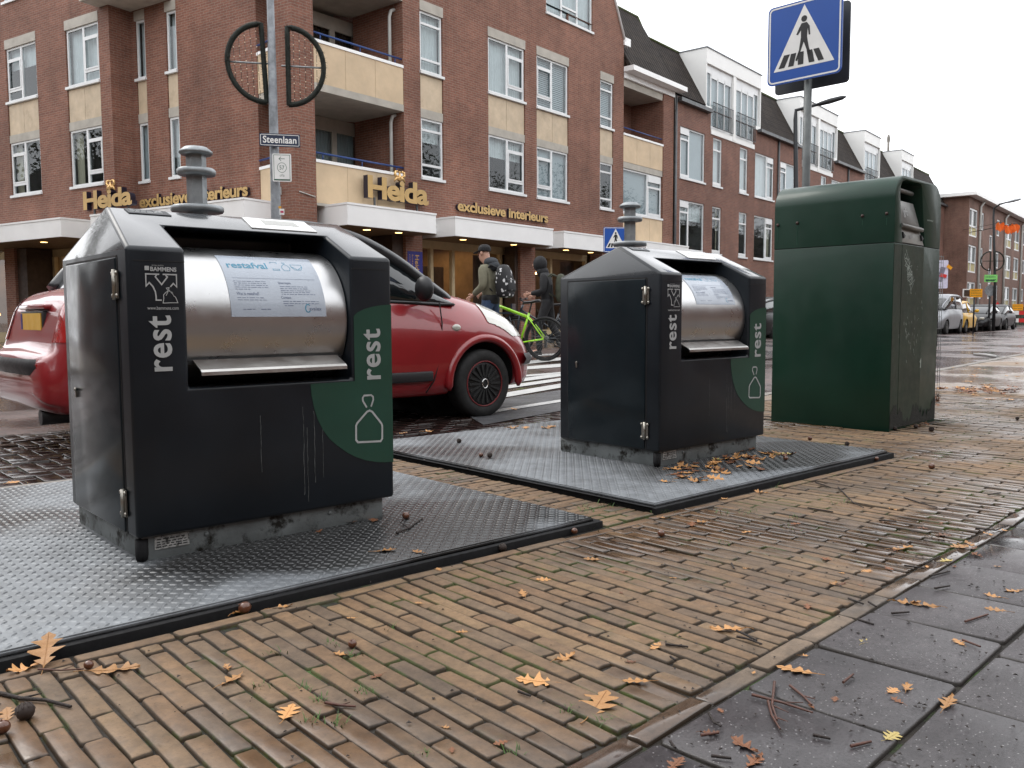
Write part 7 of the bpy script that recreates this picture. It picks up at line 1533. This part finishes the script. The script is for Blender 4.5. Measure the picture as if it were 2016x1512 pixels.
LV = [(92,1302,.11,70,'leaf_tan',0,'large tan oak leaf leaning against the rim of the front steel plate','paving'),(48,1318,.07,190,'leaf_tan',3,None,'paving'),(222,1320,.105,-25,'leaf_tan',4,None,'paving'),(455,1340,.065,20,'leaf_tan',1,None,'paving'),(567,1403,.07,48,'leaf_tan',2,None,'paving'),(672,1288,.04,120,'leaf_tan',4,None,'paving'),
 (758,1084,.07,-30,'leaf_tan',0,None,'plate'),(824,1087,.055,100,'leaf_tan',4,None,'plate'),(866,1104,.06,-40,'leaf_brown',3,None,'paving'),(478,1204,.065,20,'leaf_tan',3,None,'paving'),(552,1197,.06,-20,'leaf_tan',1,None,'paving'),(14,1408,.06,80,'leaf_tan',0,None,'paving'),
 (1030,1170,.055,60,'leaf_tan',1,None,'paving'),(1068,1141,.05,-40,'leaf_tan',2,None,'paving'),(1057,1342,.085,130,'leaf_tan',0,None,'paving'),(1176,1388,.12,25,'leaf_tan',2,'largest tan oak leaf with long stalk, in the middle of the yellow paving','paving'),(1112,1297,.06,0,'leaf_tan',3,None,'paving'),(1254,1341,.06,130,'leaf_tan',2,None,'paving'),(1290,1274,.05,10,'leaf_tan',4,None,'paving'),
 (1433,1240,.085,140,'leaf_tan',1,None,'paving'),(1567,1320,.085,100,'leaf_tan',2,None,'tiles'),(1866,1386,.07,10,'leaf_tan',1,None,'tiles'),(1755,1450,.05,0,'leaf_yellow',2,None,'tiles'),(1785,1188,.065,-60,'leaf_tan',3,None,'tiles'),(1822,1193,.07,120,'leaf_tan',1,None,'tiles'),(1956,1174,.05,100,'leaf_tan',4,None,'tiles'),(1962,1201,.055,110,'leaf_tan',2,None,'tiles'),(1998,1164,.06,150,'leaf_tan',4,None,'tiles'),
 (1775,1080,.08,-30,'leaf_tan',4,None,'paving'),(1855,1054,.06,-40,'leaf_brown',0,None,'paving'),(1888,1076,.08,-20,'leaf_tan',2,None,'paving'),(1910,1072,.06,50,'leaf_tan',1,None,'paving'),(1862,1104,.05,-20,'leaf_yellow',0,None,'paving'),(1378,1029,.075,-30,'leaf_tan',1,None,'paving'),(1362,1032,.06,40,'leaf_brown',2,None,'paving'),(1497,970,.06,100,'leaf_tan',3,None,'paving'),(1487,958,.06,-20,'leaf_tan',4,None,'paving'),(1310,948,.065,120,'leaf_tan',4,None,'plate'),
 (1166,1101,.055,130,'leaf_tan',2,None,'paving'),(1302,1019,.04,100,'leaf_tan',0,None,'paving'),(1425,983,.05,0,'leaf_tan',1,None,'paving'),(1545,894,.095,-40,'leaf_yellow',0,'broad pale yellow leaf on the steel plate right of the farther container','plate'),(1410,905,.08,20,'leaf_yellow',1,None,'plate'),(1330,924,.08,-50,'leaf_tan',1,None,'plate'),(1352,931,.08,-30,'leaf_tan',2,None,'plate'),(1395,921,.06,60,'leaf_tan',3,None,'plate'),(1438,911,.07,10,'leaf_brown',0,None,'plate'),(1470,898,.09,40,'leaf_tan',1,None,'plate'),(1484,902,.08,-50,'leaf_brown',2,None,'plate'),(1500,905,.07,0,'leaf_tan',3,None,'plate'),(1460,888,.07,90,'leaf_brown',4,None,'plate'),(1480,885,.08,20,'leaf_brown',1,None,'plate'),(1430,901,.07,60,'leaf_brown',3,None,'plate'),(1370,912,.06,20,'leaf_brown',2,None,'plate'),(1337,909,.07,70,'leaf_brown',1,None,'plate'),(1520,893,.05,0,'leaf_tan',2,None,'plate'),(1455,918,.05,0,'leaf_tan',0,None,'plate'),
 (690,1028,.06,0,'leaf_brown',1,None,'plate'),(735,1024,.06,60,'leaf_brown',2,None,'plate'),(628,1047,.04,30,'leaf_brown',3,None,'plate'),(842,850,.09,0,'leaf_tan',1,None,'road'),(1035,842,.09,50,'leaf_tan',2,None,'plate'),(1010,843,.1,0,'leaf_tan',3,None,'plate'),(1085,840,.09,10,'leaf_tan',0,None,'plate'),(1075,843,.09,90,'leaf_tan',1,None,'plate'),(793,853,.07,0,'leaf_tan',4,None,'road'),(25,950,.08,40,'leaf_tan',2,None,'road'),(1010,806,.1,0,'leaf_tan',1,None,'road'),(1705,1125,.05,0,'leaf_tan',2,None,'paving'),(1640,1150,.04,0,'leaf_tan',3,None,'paving'),(1590,1195,.04,30,'leaf_brown',4,None,'paving'),(1700,1265,.04,10,'leaf_yellow',1,None,'tiles'),(1888,1265,.045,50,'leaf_tan',0,None,'tiles'),(1757,1360,.04,0,'leaf_tan',2,None,'tiles'),(1785,1356,.045,20,'leaf_tan',3,None,'tiles'),(1767,1380,.035,70,'leaf_brown',4,None,'tiles'),(1465,1470,.06,80,'leaf_brown',3,None,'tiles'),(1485,1500,.06,10,'leaf_brown',1,None,'tiles'),(1330,1505,.05,10,'leaf_brown',0,None,'tiles')]
for px, py, s, r, m, v, lb, wh in LV: leaf(px, py, s, r, m, v, lb, None, random.uniform(-.12,.12), None, wh)
g = random.Random(9)
for i in range(36):
    t_ = g.random(); px, py = 1315+t_*215+g.gauss(0,16), 921-t_*33+abs(g.gauss(0,15))
    leaf(int(px), int(py), g.uniform(.06,.10), g.uniform(0,360), g.choice(('leaf_tan','leaf_brown','leaf_tan')), i % 5, None, None, g.uniform(-.35,.35), None, 'plate')
for i in range(45): leaf(int(g.uniform(100,1750)), int(g.uniform(1120,1480)), g.uniform(.018,.035), g.uniform(0,360), g.choice(('leaf_tan','leaf_brown')), i % 5, None, None, 0, None, 'paving') if i < 26 else leaf(int(g.uniform(1450,2010)), int(g.uniform(1000,1120)), g.uniform(.02,.05), g.uniform(0,360), g.choice(('leaf_tan','leaf_brown')), i % 5, None, None, 0, None, 'paving')
for i in range(60): leaf(int(g.gauss(1925,38)), int(768+g.gauss(0,4)), g.uniform(.09,.13), g.uniform(0,360), g.choice(('leaf_tan','leaf_brown','leaf_brown')), i % 5, None, .003, g.uniform(-.3,.3), None, 'far')
for i in range(16): leaf(int(g.uniform(1850,2010)), int(g.uniform(715,790)), g.uniform(.08,.12), g.uniform(0,360), 'leaf_tan', i % 5, None, .003, 0, None, 'far')
for i in range(16): leaf(int(g.uniform(1835,1850)), int(g.uniform(775,800)), g.uniform(.07,.11), g.uniform(0,360), 'leaf_brown', i % 5, None, .004, g.uniform(-.4,.4), None, 'far')
for i in range(22): leaf(int(g.gauss(1800,22)), int(g.uniform(822,840)), g.uniform(.04,.07), g.uniform(0,360), 'leaf_brown', i % 5, None, .003, g.uniform(-.5,.5), None, 'paving')
# acorns and galls
def nut(dark):
    mb = MB(); mb.ball((0,0,.9), 1, 8, sc=(1,1,.92))
    if dark:
        for i in range(10): a = i*.63; mb.tube([(math.cos(a)*.98,math.sin(a)*.98,.9),(math.cos(a)*.75,math.sin(a)*.75,1.55),(math.cos(a)*.25,math.sin(a)*.25,1.9)], [.12,.2,.05], 5)
    mb.tube([(0,0,1.75),(.1,.05,1.98),(.25,.1,2.05)], [.16,.1,.05], 6); return mb
nd = {}
for i, (px, py, r, dk, wh) in enumerate([(795,1022,.0135,0,'plate'),(993,1085,.013,1,'paving'),(1298,1057,.0125,0,'paving'),(1130,1050,.011,0,'paving'),(490,1205,.016,0,'paving'),(696,1274,.010,0,'paving'),(10,1444,.0125,0,'paving'),(54,1418,.016,1,'paving'),(1184,972,.011,0,'paving'),(837,910,.011,0,'paving'),(829,908,.010,0,'paving'),(911,926,.012,0,'paving'),(922,928,.012,0,'paving'),(931,930,.011,0,'paving'),(985,940,.013,0,'paving'),(946,900,.012,0,'plate'),(964,902,.013,1,'plate'),(901,872,.013,1,'plate'),(1597,866,.013,0,'plate'),(1666,877,.012,1,'plate'),(1830,922,.015,0,'paving'),(1728,907,.011,0,'paving'),(1546,907,.012,0,'plate'),(172,1319,.010,0,'paving'),(842,1106,.011,0,'paving'),(1760,847,.013,1,'paving'),(1800,843,.014,1,'paving'),(1834,849,.016,1,'paving'),(2001,827,.012,1,'paving')]):
    p = gz(px, py, ZP if wh == 'plate' else 0.0)
    if dk not in nd: o = nut(dk).build('acorn', 'acorn_dark' if dk else 'acorn_brown', None, recalc=True, merge=False); nd[dk] = o.data
    else: o = bpy.data.objects.new('acorn', nd[dk]); COL.objects.link(o)
    o.location = p; o.scale = (r,r,r); o.rotation_euler = (g.uniform(-.8,.8), g.uniform(-.8,.8), g.uniform(0,6)); o.location.z += r*.15
    lb = ('dark cracked acorn' if dk else 'shiny brown acorn')+(' resting on a steel tread plate' if wh == 'plate' else ' resting on the brick paving'); tag(o, lb, 'acorn', lb.replace('acorn','acorns'))
# twigs and crumbs of bark
def twig(pts, r, mt, wh, z=.004, label=None):
    P = [gz(x, y, z)+np.array([0,0,g.uniform(0,.003)]) for x, y in pts]; mb = MB(); mb.tube(P, [r*(1-.5*i/len(P)) for i in range(len(P))], 6)
    if len(P) > 2: q = P[1]; d = P[2]-P[1]; mb.tube([q, q+np.array([-d[1],d[0],.004])*.4+d*.5], [r*.6,r*.3], 5)
    c = P[0]; mb.v = [tuple(np.array(v)-c) for v in mb.v]; o = mb.build('twig', mt, None, merge=False); o.location = c; lb = label or ('thin dark twig ' if mt == 'twig_bark' else 'reddish twig fragment ')+('on the dark path tiles' if wh == 'tiles' else 'on the brick paving' if wh == 'paving' else 'on the steel tread plate'); return tag(o, lb, 'twig', lb.replace('twig','twigs'))
twig([(0,1366),(40,1375),(90,1380),(140,1392)], .0045, 'twig_bark', 'paving', label='thick bent twig at the lower left corner of the brick paving'); twig([(780,1050),(805,1040),(832,1020)], .0035, 'twig_bark', 'plate', ZP+.004); twig([(75,1318),(120,1322),(165,1318)], .002, 'twig_red', 'paving'); twig([(640,1385),(670,1390),(700,1392)], .003, 'twig_red', 'paving')
for pts in ([(1525,1345),(1520,1390),(1530,1420)],[(1480,1370),(1540,1385),(1600,1405)],[(1512,1380),(1520,1410),(1536,1437)],[(1555,1350),(1580,1370),(1598,1388)],[(1395,1405),(1405,1425),(1420,1432)],[(1660,1345),(1680,1330)],[(1675,1470),(1715,1460)],[(1380,1450),(1415,1445)],[(1600,1448),(1635,1455)],[(1755,1208),(1790,1206)],[(1690,1220),(1720,1230)],[(1840,1160),(1870,1155)],[(1895,1260),(1930,1275)],[(1400,1490),(1440,1495)],[(1900,1225),(1945,1210)]): twig(pts, .0028, g.choice(('twig_bark','twig_red')), 'tiles')
for pts in ([(1450,1243),(1490,1262)],[(1450,1255),(1470,1258),(1500,1270)],[(1310,1270),(1355,1275)],[(1320,1295),(1330,1302)],[(1440,1110),(1445,1120)],[(1650,960),(1680,990),(1700,1000)],[(1780,980),(1810,990),(1845,1000)],[(1730,1025),(1765,1027)],[(1780,1115),(1820,1120)],[(1820,1110),(1850,1095)],[(1605,950),(1635,960)],[(1710,1185),(1725,1195)],[(1670,1180),(1700,1190)],[(1830,1135),(1870,1125)],[(1320,1460),(1330,1475)],[(1590,1000),(1640,1008)],[(1920,1040),(1960,1045),(1985,1035)],[(1945,975),(1970,970)],[(1020,1362),(1045,1370)]): twig(pts, .0028, 'twig_bark', 'paving')
mb = MB()
for i in range(520):
    if i < 260: p = gz(g.uniform(1300,2016), g.uniform(1040,1512), .0035)
    elif i < 400: p = gz(g.gauss(1870,70), g.gauss(1075,30), .004)
    else: p = gz(g.uniform(0,1800), g.uniform(1000,1500), .002)
    s = g.uniform(.002,.006); a = g.uniform(0,6.28); d = np.array([math.cos(a), math.sin(a), 0])*s; e = np.array([-d[1], d[0], 0])*g.uniform(.3,.8); mb.add([p-d, p-e+UP*s*.5, p+d, p+e+UP*s*.6], [(0,1,2),(0,2,3),(0,1,3),(1,2,3)])
o = mb.build('bark_litter', 'twig_bark', None, recalc=False, merge=False); tag(o, 'scattered crumbs of bark and leaf litter on the ground', 'leaf litter', kind='stuff')
# grass tufts and moss in the joints
mb = MB()
for (px, py, n) in [(1150,1000,26),(1165,1008,16),(1195,996,26),(1165,1040,18),(1420,1012,26),(1475,1012,20),(1425,1072,26),(1570,1018,14),(1600,905,30),(1640,905,26),(1560,1043,14),(625,1385,26),(600,1360,18),(690,1295,14),(655,1270,14),(540,1290,14),(510,1355,14),(610,1425,14),(660,1430,14),(720,1370,20),(770,1240,10),(1120,1405,14),(1190,1425,14),(830,1490,14),(1010,1490,12),(1660,990,16),(1305,1010,12),(1530,960,10),(1780,830,30),(1900,815,40),(1960,820,36),(1860,830,26),(1730,890,30),(1680,900,26)]:
    for k in range(n):
        p = gz(px+g.gauss(0,10), py+g.gauss(0,3.5), -.004); a = g.uniform(0,6.28); l = g.uniform(.008,.022); d = np.array([math.cos(a), math.sin(a), 0]); e = np.array([-d[1], d[0], 0])*.0012
        mb.add([p-e, p+e, p+d*l*.5+UP*l*.6+e*.6, p+d*l*.5+UP*l*.6-e*.6, p+d*l*1.0+UP*l*.8], [(0,1,2,3),(3,2,4)])
tag(mb.build('grass', 'grass_blade', None, recalc=False, merge=False), 'sparse grass sprouting in the joints of the brick paving', 'grass', kind='stuff')
# ------------------------------------------------------------------ the near side of the street, behind the viewpoint
mat('house_brick', (.15,.075,.055), .85, 0, .3, 3); mat('dark_opening', (.02,.022,.025), .2); mat('crown_leaf', (.055,.055,.018), .7, 0, .5, 3); mat('bark', (.05,.04,.03), .9, 0, .3, 6)
def house(label, C, d, n, L_, Hh, D_):
    F = Fac(C, d, n); t = thing('brick_house', label, 'house', tuple(F.C)); mb = MB(); F.box(mb, 0, L_, -.15, Hh, -D_, 0); mb.build('wall', 'house_brick', t)
    mb = MB(); mb.prism([F.p(-.2,Hh,.3), F.p(-.2,Hh+3,-D_/2), F.p(-.2,Hh,-D_-.3)], d*(L_+.4)); mb.build('roof', 'roof_tile', t)
    for i in range(int(L_/3)):
        for z in (.9, 3.8):
            mb = MB(); F.box(mb, i*3+.8, i*3+2.2, z, z+1.6, .001, .03); mb.build('window', 'dark_opening', t)
house('brick houses facing the bins from the near side of the street', (-75,-13,0), np.array([1,0,0.]), np.array([0,1,0.]), 100, 7.5, 8)
house('brick houses farther along the near side of the street, outside the view', (26,-8,0), np.array([math.cos(R_(9.5)),math.sin(R_(9.5)),0]), np.array([-math.sin(R_(9.5)),math.cos(R_(9.5)),0]), 160, 8.5, 8)
house('unseen brick block added to close the end of the left side street', (-40,84,0), np.array([1,0,0.]), np.array([0,-1,0.]), 36, 9, 8)  # added out of view to keep open sky out of the container door's reflection
house('brick houses along the left side street, outside the view', (-13,-10,0), np.array([0,1,0.]), np.array([1,0,0.]), 60, 7.5, 8)
def tree(x, y, h, r, src=None, lb=''):
    g = random.Random(int(x*10+y)); t = thing('oak_tree', lb, 'tree', (x, y, 0), g.uniform(0,6)); o = np.array([x,y,0])
    mb = MB(); mb.tube([o, o+UP*h*.3, o+UP*h*.6+[.1,.1,0], o+UP*h*.9], [.2,.16,.1,.03], 10)
    for k in range(9): a = g.uniform(0,6.28); z = h*g.uniform(.32,.75); mb.tube([o+UP*z, o+UP*(z+r*.3)+np.array([math.cos(a),math.sin(a),0])*r*.8], [.07,.02], 6)
    mb.build('trunk', 'bark', t)
    mb = MB()
    for k in range(90):
        u = np.array([g.gauss(0,1) for _ in range(3)]); u /= np.linalg.norm(u); c = o+UP*(h*.66)+u*np.array([r,r,h*.34])*g.uniform(.35,1)
        for i in range(38):
            p = c+np.array([g.gauss(0,.38) for _ in range(3)]); a = np.array([g.gauss(0,1) for _ in range(3)]); a /= np.linalg.norm(a); b = np.cross(a, [g.gauss(0,1) for _ in range(3)]); b /= np.linalg.norm(b); mb.add([p-a*.09, p+b*.06, p+a*.09, p-b*.06], [(0,1,2,3)])
    mb.build('crown', 'crown_leaf', t, recalc=False, merge=False)
for (x, y, h, r, lb) in ((-4.5,-6,10,3.6,'oak behind the viewpoint, nearest the left side street'),(2.5,-7.5,11,4,'oak straight behind the viewpoint'),(-8,3,9,3,'oak left of the waste containers, outside the view'),(-3,24,10,3.2,'oak in the left side street, nearest the corner building'),(-7,38,10,3.4,'oak farther up the left side street')): tree(x, y, h, r, None, lb)
for x in (33, 46, 60, 75, 92): tree(x, .085*x+.5, 12, 4.2, None, 'unseen oak added in a row along the near kerb, %s' % {33:'nearest the green bin',46:'second beyond the green bin',60:'third beyond the green bin',75:'fourth beyond the green bin',92:'last and farthest of the row'}[x])  # out-of-view trees added to block the sky that the parked cars would mirror
